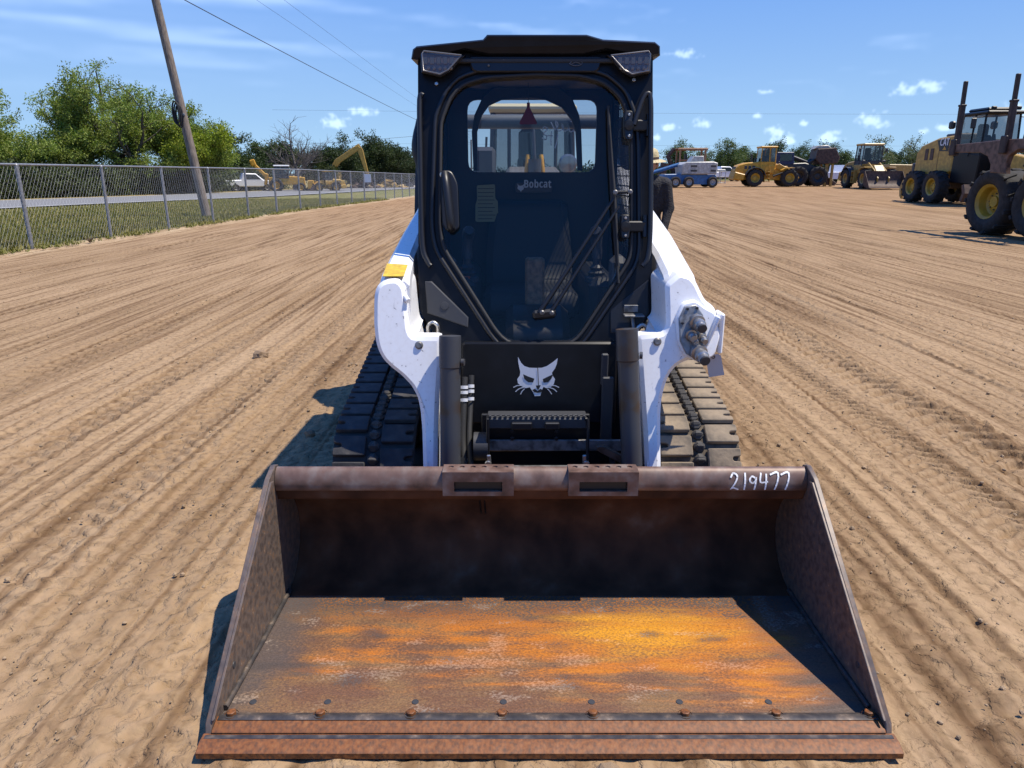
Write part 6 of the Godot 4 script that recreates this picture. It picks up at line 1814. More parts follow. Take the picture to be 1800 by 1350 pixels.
# ---------------------------------------------------------------- sky
func sky_cover() -> ImageTexture:
	var w := 4096
	var h := 2048
	var lo := Image.create(1024, 512, false, Image.FORMAT_RGBA8)
	var n1 := noise(81, 1.0, 4); var n2 := noise(82, 1.0, 4)
	for j in range(40, 252):        # thin high cloud, drawn out in streaks
		var el := (0.5 - (j + 0.5) / 512.0) * 180.0
		for i in 1024:
			var az := (i + 0.5) / 1024.0 * TAU        # 0 ahead, + to the right
			var p := Vector3(sin(az), tan(deg_to_rad(maxf(el, 3.0))) * 1.0, -cos(az))
			var q := Vector2(p.x, p.z) / maxf(p.y, 0.10) * 0.55
			var r := q.rotated(0.5)
			var a := n1.get_noise_2d(r.x * 0.45, r.y * 1.5) + 0.45 * n2.get_noise_2d(r.x * 1.6 + 9.0, r.y * 4.5)
			var left := smoothstep(0.15, -0.35, sin(az + 0.15)) * smoothstep(-0.2, 0.4, cos(az))
			var al := smoothstep(0.05, 0.85, a + 0.30 * left - 0.08) * 0.55 * smoothstep(4.0, 12.0, el)
			al += left * 0.10 * smoothstep(3.0, 10.0, el)
			if al > 0.004: lo.set_pixel(i, j, Color(1, 1, 1, clampf(al, 0, 0.8)))
	lo.resize(w, h, Image.INTERPOLATE_CUBIC)
	var n3 := noise(83, 1.0, 4)
	var g := RandomNumberGenerator.new()
	g.seed = 12
	var puffs := []     # azimuth, elevation, width, height in degrees
	for q in [[27.1, 5.3, 1.6, 0.78], [28.7, 5.4, 1.6, 0.78], [25.4, 3.4, 2.1, 0.92], [14.1, 3.6, 1.1, 0.73], [11.7, 3.3, 1.1, 0.55], [19.3, 2.9, 1.4, 0.64], [19.8, 2.3, 1.8, 0.64], [22.8, 2.4, 1.7, 0.73], [33.7, 3.6, 1.8, 1.19], [30.0, 2.9, 1.4, 0.41], [18.0, 4.0, 0.6, 0.37], [-11.2, 4.4, 2.0, 0.60], [-13.3, 3.5, 2.0, 0.92], [28.5, 2.7, 0.7, 0.41], [21.0, 3.4, 0.6, 0.37], [10.8, 2.6, 0.6, 0.41], [18.3, 5.6, 1.0, 0.28], [12.4, 8.2, 2.3, 0.55]]: puffs.append(q)
	for k in 75:
		var az := g.randf_range(36.0, 325.0)
		puffs.append([az if az < 180 else az - 360, g.randf_range(1.5, 9.0), g.randf_range(0.8, 2.8), g.randf_range(0.4, 1.1)])
	for q in puffs:
		var cx: float = q[0] / 360.0 * w
		var cy: float = (90.0 - q[1]) / 180.0 * h
		var rw: float = q[2] / 360.0 * w * 0.55
		var rh: float = q[3] / 180.0 * h * 0.75
		for j in range(int(cy - rh * 1.9), int(cy + rh * 1.3)):
			for i in range(int(floor(cx - rw * 1.7)), int(cx + rw * 1.7)):
				var dx := (i - cx) / rw
				var dy := (j - cy) / rh
				if dy > 0.0: dy *= 1.9
				var d := sqrt(dx * dx + dy * dy)
				var nn := n3.get_noise_2d(i * 0.09, j * 0.11) + 0.5 * n3.get_noise_2d(i * 0.27, j * 0.27)
				var al := smoothstep(1.05, 0.25, d - nn * 0.75) * 0.95
				if al > 0.01:
					var x := posmod(i, w)
					var o := lo.get_pixel(x, j)
					var sh := clampf(0.92 + 0.12 * (0.2 - dy) + 0.15 * nn, 0.7, 1.0)
					var m := o.a + al * (1.0 - o.a)
					lo.set_pixel(x, j, Color(sh, sh, sh, m))
	return ImageTexture.create_from_image(lo)
func build_light() -> void:
	var cam := Camera3D.new()
	cam.name = "camera"
	cam.fov = 56.73
	cam.near = 0.05; cam.far = 3000.0
	cam.position = Vector3(0, 1.5, 0)
	cam.rotation = Vector3(-deg_to_rad(16.45), 0, 0)
	add_child(cam)
	cam.current = true
	var sky := ProceduralSkyMaterial.new()
	sky.sky_top_color = Color(0.15, 0.46, 0.87)
	sky.sky_horizon_color = Color(0.66, 0.80, 0.90)
	sky.sky_curve = 0.16
	sky.sky_energy_multiplier = 0.97
	sky.ground_bottom_color = Color(0.42, 0.34, 0.25)
	sky.ground_horizon_color = Color(0.60, 0.66, 0.70)
	sky.ground_curve = 0.05
	sky.sun_angle_max = 1.0
	sky.sky_cover = sky_cover()
	sky.sky_cover_modulate = Color(0.62, 0.64, 0.66)
	var env := Environment.new()
	env.background_mode = Environment.BG_SKY
	env.sky = Sky.new(); env.sky.sky_material = sky
	env.tonemap_mode = Environment.TONE_MAPPER_LINEAR
	env.tonemap_exposure = 1.3
	env.sdfgi_enabled = true; env.ssao_enabled = true; env.ssil_enabled = true
	var we := WorldEnvironment.new()
	we.name = "world_environment"
	we.environment = env
	add_child(we)
	var sun := DirectionalLight3D.new()
	sun.name = "sun"
	sun.light_energy = 1.6
	sun.light_color = Color(1.0, 0.965, 0.90)
	sun.light_angular_distance = 0.5
	sun.shadow_enabled = true
	sun.look_at_from_position(Vector3.ZERO, Vector3(-0.906, -2.03, 0.0))
	add_child(sun)
func shared_textures() -> void:
	M.soft = noise_tex(51, 0.012, [[0.0, Color(0.5, 0.48, 0.46)], [0.5, Color(0.85, 0.84, 0.83)], [1.0, Color(1, 1, 1)]], 512, 6)
	M.scuff = noise_tex(52, 0.010, [[0.0, Color(0.8, 0.78, 0.76)], [0.6, Color(0.92, 0.92, 0.92)], [0.78, Color(1, 1, 1)], [1.0, Color(1, 1, 1)]], 512, 6)
	M.chips = noise_tex(53, 0.028, [[0.0, Color(0.10, 0.08, 0.07)], [0.130, Color(0.10, 0.08, 0.07)], [0.136, Color(0.95, 0.945, 0.94)], [0.3, Color(0.99, 0.985, 0.98)], [0.6, Color(1, 1, 1)]], 1024, 7)
	M.rusty = noise_tex(54, 0.009, [[0.0, Color(1, 1, 1)], [0.62, Color(0.95, 0.95, 0.96)], [0.74, Color(1.0, 0.82, 0.62)], [0.86, Color(1.0, 0.72, 0.45)]], 512, 6)
	M.bump = noise_tex(55, 0.03, [], 512, 5)
func _ready() -> void:
	build_light()
	shared_textures()
	build_ground()
	build_road()
	build_fence()
	build_trees()
	build_grass()
	build_pole()
	build_loader()
	build_hung_things()
	build_right_machines()
	build_left_machines()
	build_machine_behind()
	build_person()
	build_clods()
	for n in get_children():
		if n.has_meta("_names"): n.remove_meta("_names")
func build_pole() -> void:
	var t := thing("utility_pole", "tall leaning grey wooden utility pole just beyond the fence", "utility pole", Vector3(-10.58, land(-10.58, 25.35) - 0.1, -25.35))
	var b := B.new()
	var top := Vector3(-1.12, 9.4, 0.05)
	var path := []
	var rad := []
	for i in 13:
		path.append(top * (i / 12.0)); rad.append(lerpf(0.152, 0.118, i / 12.0))
	b.tube(path, rad, 18)
	put(b, "pole_shaft", mat("pole_wood", Color.WHITE, 0.9, 0, noise_tex(91, 0.03, [[0.0, lin(0.07, 0.055, 0.045)], [0.5, lin(0.19, 0.155, 0.125)], [1.0, lin(0.32, 0.27, 0.22)]], 512, 5), 0.8, M.bump, 1.0), t)
	M.pole_wood.uv1_scale = Vector3(1.6, 0.18, 1.6)
	var c := B.new()
	for k in 3:
		var o := Vector3(-0.47 - 0.04 * k, 3.45 + 0.05 * k, 0.16)
		var lp := []
		for i in 14:
			var a := TAU * i / 14
			lp.append(o + Vector3(cos(a) * 0.11, sin(a) * 0.36, 0.03 * k))
		c.tube(lp, 0.026, 6, true)
	put(c, "cable_coil", M.get("rubber", mat("rubber", lin(0.018, 0.018, 0.019), 0.7)), t)
	var br := B.new()
	br.box(Vector3(-0.36, 3.5, 0.14), Vector3(0.12, 0.08, 0.08), 0.01)
	put(br, "coil_bracket", mat("iron", lin(0.2, 0.2, 0.2), 0.5, 0.5), t)
	var x := B.new()
	x.box(top + Vector3(0.02, -0.35, 0), Vector3(2.2, 0.11, 0.09), 0.01)
	put(x, "crossarm", M.pole_wood, t)
	var f := thing("utility_pole", "far utility pole hidden behind the loader where the wires lead", "utility pole", Vector3(-6.1, land(-6.1, 112.0), -112.0))
	var b2 := B.new()
	b2.tube([Vector3.ZERO, Vector3(0, 6.6, 0)], [0.16, 0.12], 10)
	put(b2, "pole_shaft", M.pole_wood, f)
	var p := t.position
	pole_line("power_line", [p + Vector3(-0.5, 7.25, 0.05), Vector3(-6.1, 5.9, -112), 0.35], 0.016, "thick black overhead wire sloping down to the loader cab")
	pole_line("power_line", [p + Vector3(-0.9, 9.1, 0.0), Vector3(-6.1, 6.6, -112), 0.3], 0.006, "thin upper overhead wire left of the loader cab")
	pole_line("power_line", [p + Vector3(0.2, 9.15, 0.0), Vector3(-5.6, 6.6, -112), 0.15], 0.006, "thin overhead wire nearest the loader cab, high in the sky")
	pole_line("power_line", [Vector3(-24.0, 6.55, -21), Vector3(-8.4, 5.75, -19.5), 0.12], 0.013, "black wire crossing the top left corner of the sky")
	pole_line("power_line", [Vector3(-60, 2.6, -70), Vector3(-5, 7.0, -100), 0.6], 0.018, "distant wire low above the bare trees on the left")
	pole_line("power_line", [Vector3(-30, 9.2, -95), Vector3(110, 8.8, -95), 0.3], 0.009, "faint distant wire high over the machines on the right")
	pole_line("power_line", [Vector3(-30, 5.9, -110), Vector3(110, 5.6, -110), 0.3], 0.009, "faint lower distant wire over the treeline on the right")
func build_trees() -> void:
	var gl := "trees beyond the road"
	var leaf := Color(0.235, 0.30, 0.06)
	tree("pecan_tree", "tall spreading pecan tree left of the leaning utility pole", gl, -32.4, 62.5, 11.4, 1.0, leaf, 4, 0.42, 101, Color(0.11, 0.095, 0.08), 5, 1.3)
	tree("pecan_tree", "pecan tree at the left edge with limbs reaching into view", gl, -38.6, 52.0, 8.4, 1.25, leaf, 5, 0.40, 102, Color(0.11, 0.095, 0.08), 5, 1.3, Vector3(0.15, 0, 0))
	tree("pecan_tree", "pecan tree between the tall spreading one and the left edge limbs", gl, -37.6, 61.0, 8.6, 1.05, leaf, 4, 0.42, 131, Color(0.11, 0.095, 0.08), 5, 1.25)
	tree("pecan_tree", "low broad pecan tree overlapping the foot of the leaning pole", gl, -28.9, 66.0, 7.4, 1.1, leaf * 0.95, 5, 0.42, 132, Color(0.11, 0.095, 0.08), 5, 1.3)
	tree("lime_tree", "bright green leafy tree just right of the leaning utility pole", gl, -27.2, 64.0, 7.6, 1.0, Color(0.28, 0.34, 0.035), 8, 0.42, 103, Color(0.1, 0.09, 0.07), 4, 1.1)
	tree("young_tree", "small rounded green tree low behind the big pecan", gl, -37.5, 72.0, 5.0, 1.1, Color(0.06, 0.09, 0.02), 9, 0.42, 115, Color(0.1, 0.09, 0.07), 3, 1.3)
	var dk := Color(0.06, 0.09, 0.028)
	tree("dark_oak", "dark rounded oak between the lime green tree and the bare tree", gl, -31.0, 84.0, 6.2, 1.2, dk, 10, 0.55, 104, Color(0.08, 0.07, 0.06), 4, 1.3)
	tree("dark_oak", "dark low oak close beside the bare tree, on its left", gl, -27.6, 88.0, 5.4, 1.25, dk * 1.2, 10, 0.55, 105, Color(0.08, 0.07, 0.06), 4, 1.4)
	tree("bare_tree", "bare leafless tree with forked grey limbs behind the yellow backhoe", gl, -22.9, 78.0, 8.0, 1.0, leaf, 0, 0.4, 112, Color(0.17, 0.15, 0.135), 6, 1.25)
	tree("low_tree", "low bushy tree at the foot of the bare tree", gl, -21.4, 82.0, 4.3, 1.2, Color(0.05, 0.07, 0.02), 9, 0.5, 107, Color(0.1, 0.09, 0.07), 3, 1.5)
	tree("mixed_tree", "thin leafed tree with a dead top behind the excavator boom", gl, -20.6, 90.0, 6.4, 1.1, Color(0.055, 0.08, 0.03), 4, 0.5, 108, Color(0.14, 0.125, 0.11), 5, 1.3)
	tree("half_dead_tree", "wide half dead tree with grey twigs right of the excavator stick", gl, -18.2, 96.0, 7.0, 1.25, Color(0.06, 0.085, 0.03), 3, 0.55, 109, Color(0.17, 0.15, 0.13), 6, 1.5)
	tree("half_dead_tree", "second half dead tree nearer to the loader cab", gl, -14.6, 98.0, 5.8, 1.3, Color(0.05, 0.07, 0.028), 2, 0.5, 110, Color(0.17, 0.15, 0.13), 6, 1.6)
	tree("low_tree", "small dark tree at the far end of the fence beside the cab", gl, -12.4, 104.0, 4.2, 1.2, Color(0.045, 0.065, 0.028), 8, 0.5, 111, Color(0.1, 0.09, 0.07), 3, 1.6)
	# undergrowth behind the road
	var g := RandomNumberGenerator.new()
	g.seed = 7
	var xf := []
	var cols := []
	for i in 14000:
		var t := g.randf()
		var d := lerpf(38.0, 84.0, t) + g.randf_range(-1.0, 3.5)
		var x := road_x(d) - 13.5 - absf(g.randfn()) * 2.6 - g.randf() * 1.5
		if t > 0.9 and g.randf() < 0.5: continue
		var y := g.randf_range(0.1, 2.35) * (0.75 + 0.35 * sin(d * 1.3) * sin(d * 0.41 + 1.0))
		xf.append(Transform3D(Basis.from_euler(Vector3(g.randf() * TAU, g.randf() * TAU, 0)).scaled(Vector3.ONE * g.randf_range(0.5, 0.95)), Vector3(x, land(x, d) + y, -d)))
		cols.append(Color(0.085, 0.105, 0.04) * g.randf_range(0.6, 1.35))
	var m := multi(self, "undergrowth", sprig(), foliage_mat(), xf, cols)
	tag(m, "dark tangled undergrowth along the far side of the road", "undergrowth")
	# treeline on the right
	var gr := "trees behind the parked machines"
	var spots := [[1185, 250, 0, 1.0], [1222, 262, 1, 0.9], [1258, 248, 0, 1.0], [1290, 262, 0, 0.9], [1322, 270, 2, 0.9], [1340, 247, 2, 0.6], [1385, 252, 2, 1.0], [1408, 268, 2, 0.9], [1445, 250, 2, 1.1], [1472, 266, 0, 0.9], [1515, 243, 1, 1.0], [1545, 266, 2, 1.0], [1580, 262, 1, 0.8], [1612, 245, 1, 1.0], [1640, 258, 1, 0.9], [1700, 262, 0, 1.0], [1770, 258, 2, 1.0]]
	var where := ["at the left end of the row, next to the loader cab", "above the rusty frame machine", "above the boom lift, in the middle", "right of the boom lift", "behind the hood of the yellow wheel loader", "narrow and straight above the roof of the yellow wheel loader", "above the dark tractor cab", "above the raised rusty bucket", "widest, left of the faded wheel loader cab", "close to the left of the faded wheel loader cab", "directly above the faded wheel loader roof", "right of the faded wheel loader cab", "between the faded loader and the grader", "tall and open, left of the grader hood", "nearest to the grader hood", "behind the grader cab", "behind the forwarder stakes"]
	var cs := [Color(0.13, 0.17, 0.065), Color(0.18, 0.20, 0.11), Color(0.075, 0.11, 0.045)]
	var ds := ["green tree ", "pale thin tree ", "dark tree "]
	for i in spots.size():
		var q: Array = spots[i]
		var d := 128.0 + 9.0 * sin(i * 2.3)
		var z := d / 1.0
		var x: float = (q[0] - 900.0) / 1250.0 * z * 0.99
		var top: float = 1.5 + (310.0 - q[1]) / 1250.0 * z - 1.0
		tree("background_tree", ds[q[2]] + where[i], gr, x, d, top, 1.1, cs[q[2]], 4 if q[2] != 1 else 2, 0.55, 200 + i, Color(0.14, 0.12, 0.10), 4, (0.75 if q[3] < 0.7 else 1.15) * q[3])
	xf = []
	cols = []
	for i in 7000:
		var a := g.randf_range(-0.22, 0.95)
		var d := 134.0 + g.randf_range(-6, 10)
		var x := a * d
		var y := absf(g.randfn()) * 0.8 + 0.2
		xf.append(Transform3D(Basis.from_euler(Vector3(g.randf() * TAU, g.randf() * TAU, 0)).scaled(Vector3.ONE * g.randf_range(1.0, 2.0)), Vector3(x, land(x, d) + y, -d)))
		cols.append(Color(0.062, 0.08, 0.03) * g.randf_range(0.6, 1.3))
	var m2 := multi(self, "undergrowth", sprig(), foliage_mat(), xf, cols)
	tag(m2, "low scrub along the far edge of the lot under the trees", "scrub")
func build_grass() -> void:
	var b := B.new()
	b.colored = true
	var g := RandomNumberGenerator.new()
	g.seed = 17
	for k in 7:
		var a := g.randf() * TAU
		var at := Vector3(cos(a), 0, sin(a)) * g.randf_range(0.0, 0.05)
		var lean := Vector3(g.randf_range(-1, 1), 0, g.randf_range(-1, 1)) * 0.05
		var h := g.randf_range(0.05, 0.11)
		var s := Vector3(cos(a + 1.0), 0, sin(a + 1.0)) * 0.006
		b.col = Color.WHITE * g.randf_range(0.8, 1.1)
		b.begin()
		b.tri(at - s, at + Vector3(0, h, 0) + lean, at + s)
		for i in range(b.s0, b.v.size()): b.n[i] = (Vector3.UP + Vector3(cos(a), 0, sin(a)) * 0.5).normalized()
	var me := b.mesh()
	var rag := noise(11, 1.3, 3)
	var pat := noise(19, 0.5, 3)
	var xf := []
	var cols := []
	for i in 90000:
		var d := 9.0 + 38.0 * pow(g.randf(), 1.5)
		var off := g.randf() * g.randf()
		var x := fence_x(d) + 0.35 - off * 14.0
		var edge := x - fence_x(d) + 0.22 * rag.get_noise_2d(x, d)
		if edge > -0.1 and g.randf() < 0.85: continue
		if x < road_x(d) + 0.2 and d > 20.0: continue
		var p := pat.get_noise_2d(x, d)
		if edge > -0.7 and p < -0.05 and g.randf() < 0.7: continue
		var s := g.randf_range(0.7, 1.5) * (1.0 + 0.4 * p)
		xf.append(Transform3D(Basis(Vector3.UP, g.randf() * TAU).scaled(Vector3(s * 1.2, s, s * 1.2)), Vector3(x, land(x, d) + 0.045, -d)))
		cols.append(Color(0.195, 0.21, 0.058).lerp(Color(0.37, 0.32, 0.135), clampf(0.35 + p * 0.8 + g.randf_range(-0.25, 0.25), 0, 1)) * g.randf_range(0.75, 1.2))
	var m := multi(self, "grass", me, foliage_mat(), xf, cols)
	tag(m, "short dry grass on the verge behind the fence", "grass")
	for q in [[142, 422, "small brown weed clump on the sandy strip under the fence"], [125, 430, "small green weed beside the brown clump under the fence"]]:
		var brown: bool = q[0] == 142
		var px := -9.35 if brown else -9.75
		var t := thing("weed", q[2], "weed", Vector3(px, land(px, 16.0 if brown else 15.6) + 0.03, -16.0 if brown else -15.6))
		var w := B.new()
		for k in 40:
			var a := g.randf() * TAU
			w.tube([Vector3.ZERO, Vector3(cos(a) * 0.03, 0.06, sin(a) * 0.03) * g.randf_range(0.5, 1.2), Vector3(cos(a) * 0.09, 0.12, sin(a) * 0.09) * g.randf_range(0.5, 1.2)], 0.003, 4, false, false)
		put(w, "stems", mat("weed_%d" % q[0], lin(0.14, 0.09, 0.05) if brown else lin(0.08, 0.10, 0.03), 0.9), t)
func build_clods() -> void:
	var g := RandomNumberGenerator.new()
	g.seed = 33
	var sp := B.new()
	var n := noise(44, 2.2, 2)
	var sm := SphereMesh.new()
	sm.radial_segments = 8; sm.rings = 5; sm.radius = 1.0; sm.height = 1.5
	var arr := sm.surface_get_arrays(0)
	var vs: PackedVector3Array = arr[Mesh.ARRAY_VERTEX]
	var ix: PackedInt32Array = arr[Mesh.ARRAY_INDEX]
	sp.begin()
	for i in range(0, ix.size(), 3):
		var q := []
		for k in 3:
			var v := vs[ix[i + k]]
			q.append(v * (1.0 + 0.45 * n.get_noise_3dv(v)))
		if (q[1] - q[0]).cross(q[2] - q[0]).length() > 1e-6: sp.tri(q[0], q[1], q[2])
	sp.finish()
	var m := mat("clod", Color.WHITE, 0.95, 0, M.soft, 2.0)
	m.vertex_color_use_as_albedo = true
	var xf := []
	var cols := []
	while xf.size() < 6500:
		var d := 1.0 + 13.0 * pow(g.randf(), 1.6)
		var x: float
		var big := 1.0
		if g.randf() < 0.5:
			var r: Array = RUTS[g.randi() % RUTS.size()]
			x = r[0] + r[3] * d + g.randfn() * (r[1] + 0.08)
		else: x = g.randf_range(-1.1, 1.1) * (1.0 + d * 0.8)
		if absf(x - 0.1) < 1.05 and d > 1.5 and d < 5.4: continue
		if x < fence_x(maxf(d, 5.0)) + 0.5: continue
		var s := 0.003 + 0.010 * pow(g.randf(), 5.0) * (1.0 if d > 2.0 else 0.7)
		xf.append(Transform3D(Basis.from_euler(Vector3(g.randf() * TAU, g.randf() * TAU, g.randf() * TAU)).scaled(Vector3(s, s * 0.8, s)), Vector3(x, land(x, d) - 0.011 + s * 0.25, -d)))
		cols.append(Color(0.46, 0.33, 0.20) * g.randf_range(0.75, 1.1))
	var o := multi(self, "dirt_clods", sp.mesh(), m, xf, cols)
	tag(o, "loose crumbs and clods of dirt scattered over the lot", "dirt")
	for q in [[-1.21, 4.0, 0.03, "fist sized dirt clod left of the loader shadow"], [-2.15, 5.9, 0.05, "dark round dirt clod in the left wheel track"], [-0.42, 1.47, 0.03, "pale lump of dirt under the left end of the cutting edge"], [0.72, 1.47, 0.028, "crumbly lump of dirt under the right end of the cutting edge"], [0.25, 1.49, 0.025, "small lump of dirt under the middle of the cutting edge"]]:
		var c := inst(sp.mesh(), "dirt_clod", mat("clod_%d" % int(q[0] * 100), lin(0.36, 0.25, 0.15), 0.95, 0, M.soft, 3.0), self, Transform3D(Basis.from_euler(Vector3(q[0], q[1], 1.0)).scaled(Vector3(q[2] * 1.4, q[2], q[2])), Vector3(q[0], q[2] * 0.25, -q[1])))
		c.name = numbered("lump_of_dirt")
		tag(c, q[3], "dirt clod")
# ---------------------------------------------------------------- the person behind the cab
func sdf_mesh(b: B, bones: Array, cell: float) -> void:
	var lo := Vector3.INF
	var hi := -Vector3.INF
	for q in bones:
		for e in [[q[0], q[2]], [q[1], q[3]]]:
			lo = lo.min(e[0] - Vector3.ONE * (e[1] + cell * 3)); hi = hi.max(e[0] + Vector3.ONE * (e[1] + cell * 3))
	var nx := int((hi.x - lo.x) / cell) + 2
	var ny := int((hi.y - lo.y) / cell) + 2
	var nz2 := int((hi.z - lo.z) / cell) + 2
	var f := PackedFloat32Array()
	f.resize(nx * ny * nz2); f.fill(1.0)
	var blend := cell * 1.6
	for q in bones:
		var a: Vector3 = q[0]; var c: Vector3 = q[1]
		var r0: float = q[2]; var r1: float = q[3]
		var m := maxf(r0, r1) + cell * 3
		var p0 := ((a.min(c) - Vector3.ONE * m - lo) / cell).floor()
		var p1 := ((a.max(c) + Vector3.ONE * m - lo) / cell).ceil()
		var ac := c - a
		var l2 := maxf(ac.length_squared(), 1e-8)
		for k in range(maxi(0, int(p0.z)), mini(nz2, int(p1.z) + 1)):
			for j in range(maxi(0, int(p0.y)), mini(ny, int(p1.y) + 1)):
				for i in range(maxi(0, int(p0.x)), mini(nx, int(p1.x) + 1)):
					var p := lo + Vector3(i, j, k) * cell
					var t := clampf((p - a).dot(ac) / l2, 0, 1)
					var d := p.distance_to(a + ac * t) - lerpf(r0, r1, t)
					var id := (k * ny + j) * nx + i
					var o := f[id]
					var h := maxf(blend - absf(o - d), 0.0) / blend
					f[id] = minf(o, d) - h * h * blend * 0.25
	var vid := {}
	var vp := []
	var vn := []
	var at := func(i: int, j: int, k: int) -> float: return f[(k * ny + j) * nx + i]
	for k in nz2 - 1:
		for j in ny - 1:
			for i in nx - 1:
				var base := (k * ny + j) * nx + i
				var c8 := [f[base], f[base + 1], f[base + nx], f[base + nx + 1], f[base + nx * ny], f[base + nx * ny + 1], f[base + nx * ny + nx], f[base + nx * ny + nx + 1]]
				var neg := 0
				for q in c8: if q < 0.0: neg += 1
				if neg == 0 or neg == 8: continue
				var s := Vector3.ZERO
				var cnt := 0
				for e in [[0, 1], [2, 3], [4, 5], [6, 7], [0, 2], [1, 3], [4, 6], [5, 7], [0, 4], [1, 5], [2, 6], [3, 7]]:
					var fa: float = c8[e[0]]; var fb: float = c8[e[1]]
					if (fa < 0.0) == (fb < 0.0): continue
					var t := fa / (fa - fb)
					var pa := Vector3(e[0] & 1, (e[0] >> 1) & 1, e[0] >> 2)
					var pb := Vector3(e[1] & 1, (e[1] >> 1) & 1, e[1] >> 2)
					s += pa.lerp(pb, t); cnt += 1
				vid[base] = vp.size()
				vp.append(lo + (Vector3(i, j, k) + s / cnt) * cell)
				vn.append(Vector3(c8[1] + c8[3] + c8[5] + c8[7] - c8[0] - c8[2] - c8[4] - c8[6], c8[2] + c8[3] + c8[6] + c8[7] - c8[0] - c8[1] - c8[4] - c8[5], c8[4] + c8[5] + c8[6] + c8[7] - c8[0] - c8[1] - c8[2] - c8[3]).normalized())
	b.begin()
	for k in range(1, nz2 - 1):
		for j in range(1, ny - 1):
			for i in range(1, nx - 1):
				var base := (k * ny + j) * nx + i
				for ax in 3:
					var st: int = [1, nx, nx * ny][ax]
					if (f[base] < 0.0) == (f[base + st] < 0.0): continue
					var u: int = [nx, nx * ny, 1][ax]
					var w: int = [nx * ny, 1, nx][ax]
					var q := [base, base - u, base - u - w, base - w]
					if not (vid.has(q[0]) and vid.has(q[1]) and vid.has(q[2]) and vid.has(q[3])): continue
					if f[base] >= 0.0: q.reverse()
					var g := []
					for e in q: g.append(vid[e])
					b.tri(vp[g[0]], vp[g[1]], vp[g[2]], vn[g[0]], vn[g[1]], vn[g[2]])
					b.tri(vp[g[0]], vp[g[2]], vp[g[3]], vn[g[0]], vn[g[2]], vn[g[3]])
	b.finish()
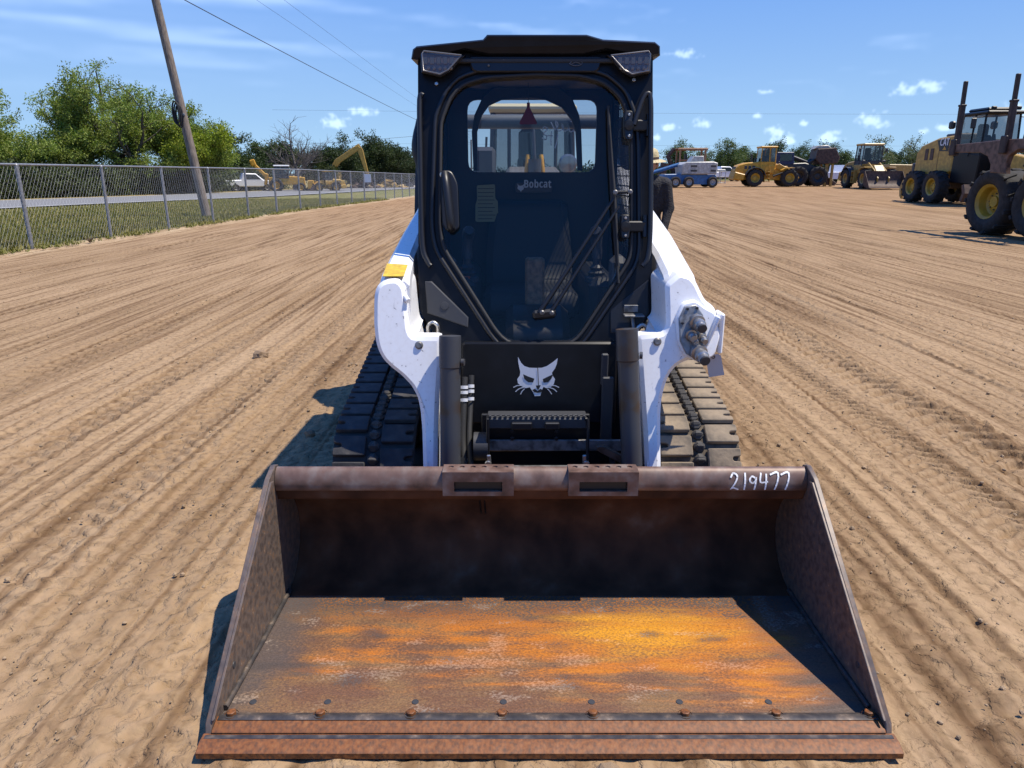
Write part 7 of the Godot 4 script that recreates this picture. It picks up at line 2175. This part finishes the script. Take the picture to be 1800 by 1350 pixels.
func build_person() -> void:
	var t := thing("person", "person in a straw hat and dark clothes standing behind the cab", "person", Vector3(1.59, 0.0, -8.6), -0.5)
	var body := []
	var add := func(a: Vector3, c: Vector3, r0: float, r1: float) -> void: body.append([a, c, r0, r1])
	add.call(Vector3(0, 0.95, 0), Vector3(0, 1.12, 0), 0.165, 0.155)
	add.call(Vector3(-0.07, 1.15, 0), Vector3(-0.09, 1.36, 0), 0.125, 0.12)
	add.call(Vector3(0.07, 1.15, 0), Vector3(0.09, 1.36, 0), 0.125, 0.12)
	add.call(Vector3(-0.17, 1.40, 0), Vector3(0.17, 1.40, 0), 0.07, 0.07)
	add.call(Vector3(0, 1.40, 0), Vector3(0, 1.50, 0.015), 0.062, 0.055)
	for s in [-1.0, 1.0]:
		add.call(Vector3(s * 0.205, 1.385, 0), Vector3(s * 0.25, 1.12, -0.02), 0.072, 0.062)
		add.call(Vector3(s * 0.25, 1.12, -0.02), Vector3(s * 0.235, 0.88, 0.08), 0.058, 0.046)
		add.call(Vector3(s * 0.09, 0.92, 0), Vector3(s * 0.10, 0.50, 0.02), 0.095, 0.066)
		add.call(Vector3(s * 0.10, 0.50, 0.02), Vector3(s * 0.10, 0.10, -0.02), 0.064, 0.05)
	var b := B.new()
	sdf_mesh(b, body, 0.016)
	put(b, "clothed_body", mat("dark_cloth", lin(0.026, 0.025, 0.029), 0.85, 0, M.soft, 3.0, M.bump, 1.2), t)
	var hd := B.new()
	var hb := [[Vector3(0, 1.63, 0.0), Vector3(0, 1.60, 0.02), 0.092, 0.085], [Vector3(0, 1.56, 0.045), Vector3(0, 1.535, 0.055), 0.055, 0.045], [Vector3(0, 1.60, 0.095), Vector3(0, 1.575, 0.112), 0.012, 0.017], [Vector3(-0.03, 1.545, 0.088), Vector3(0.03, 1.545, 0.088), 0.012, 0.012], [Vector3(0, 1.46, 0.01), Vector3(0, 1.56, 0.01), 0.05, 0.052]]
	for s in [-1.0, 1.0]:
		hb.append([Vector3(s * 0.09, 1.615, -0.005), Vector3(s * 0.092, 1.58, 0.0), 0.02, 0.014])
		hb.append([Vector3(s * 0.02, 1.635, 0.085), Vector3(s * 0.05, 1.635, 0.075), 0.012, 0.012])
	sdf_mesh(hd, hb, 0.008)
	for s in [-1.0, 1.0]:
		var hand := []
		var o := Vector3(s * 0.232, 0.865, 0.085)
		hand.append([o, o + Vector3(0, -0.07, 0.01), 0.026, 0.030])
		hand.append([o + Vector3(0, -0.07, 0.035), o + Vector3(0, -0.07, -0.02), 0.018, 0.016])
		for k in 4:
			var z := 0.035 - k * 0.02
			var l: float = [0.062, 0.07, 0.066, 0.05][k]
			var k1 := o + Vector3(0, -0.085, z)
			var k2 := k1 + Vector3(-s * 0.008, -l * 0.55, 0.004)
			hand.append([k1, k2, 0.010, 0.009])
			hand.append([k2, k2 + Vector3(-s * 0.022, -l * 0.4, 0.004), 0.009, 0.007])
		hand.append([o + Vector3(0, -0.03, 0.03), o + Vector3(-s * 0.01, -0.06, 0.06), 0.012, 0.010])
		hand.append([o + Vector3(-s * 0.01, -0.06, 0.06), o + Vector3(-s * 0.02, -0.09, 0.062), 0.010, 0.008])
		sdf_mesh(hd, hand, 0.005)
	var skin := put(hd, "head_and_hands", mat("skin", lin(0.42, 0.23, 0.16), 0.5), t)
	var ey := B.new()
	for s in [-1.0, 1.0]: ey.lathe([Vector2(0, -0.006), Vector2(0.007, 0), Vector2(0, 0.006)], Transform3D(Basis.IDENTITY, Vector3(s * 0.033, 1.617, 0.092)), 8)
	put(ey, "eye", M.dark_recess, t)
	var hr := B.new()
	hr.lathe([Vector2(0.098, 0.0), Vector2(0.102, 0.05), Vector2(0.08, 0.09), Vector2(0, 0.1)], Transform3D(Basis.IDENTITY, Vector3(0, 1.60, -0.015)), 16, true)
	put(hr, "hair", M.vinyl, t)
	var hat := B.new()
	var tilt := Transform3D(Basis(Vector3(1, 0, 0), 0.1), Vector3(0, 1.655, 0.0))
	hat.lathe([Vector2(0.19, -0.02), Vector2(0.15, -0.004), Vector2(0.106, 0.006), Vector2(0.103, 0.05), Vector2(0.088, 0.105), Vector2(0.05, 0.13), Vector2(0, 0.118)], tilt, 28, true)
	hat.lathe([Vector2(0.19, -0.022), Vector2(0.15, -0.008), Vector2(0.104, 0.0), Vector2(0.1, 0.04)], tilt, 28, true)
	var hm := put(hat, "straw_hat", mat("straw", lin(0.72, 0.60, 0.33), 0.8, 0, M.soft, 8.0), t)
	var hbnd := B.new()
	hbnd.lathe([Vector2(0.107, 0.008), Vector2(0.105, 0.035)], tilt, 28)
	put(hbnd, "hat_band", M.brown_steel, hm)
	var sh := B.new()
	for s in [-1.0, 1.0]:
		sh.prism(smooth_loop(V2([-0.09, 0.0, 0.18, 0.0, 0.19, 0.045, 0.12, 0.075, 0.03, 0.13, -0.08, 0.13, -0.095, 0.05]), 0.03, 3), func(p: Vector2, k: float) -> Vector3: return Vector3(s * 0.10 + (k - 0.5) * 0.095, p.y, p.x - 0.02), 0.015, 0.2)
	put(sh, "shoe", M.brown_steel, t)
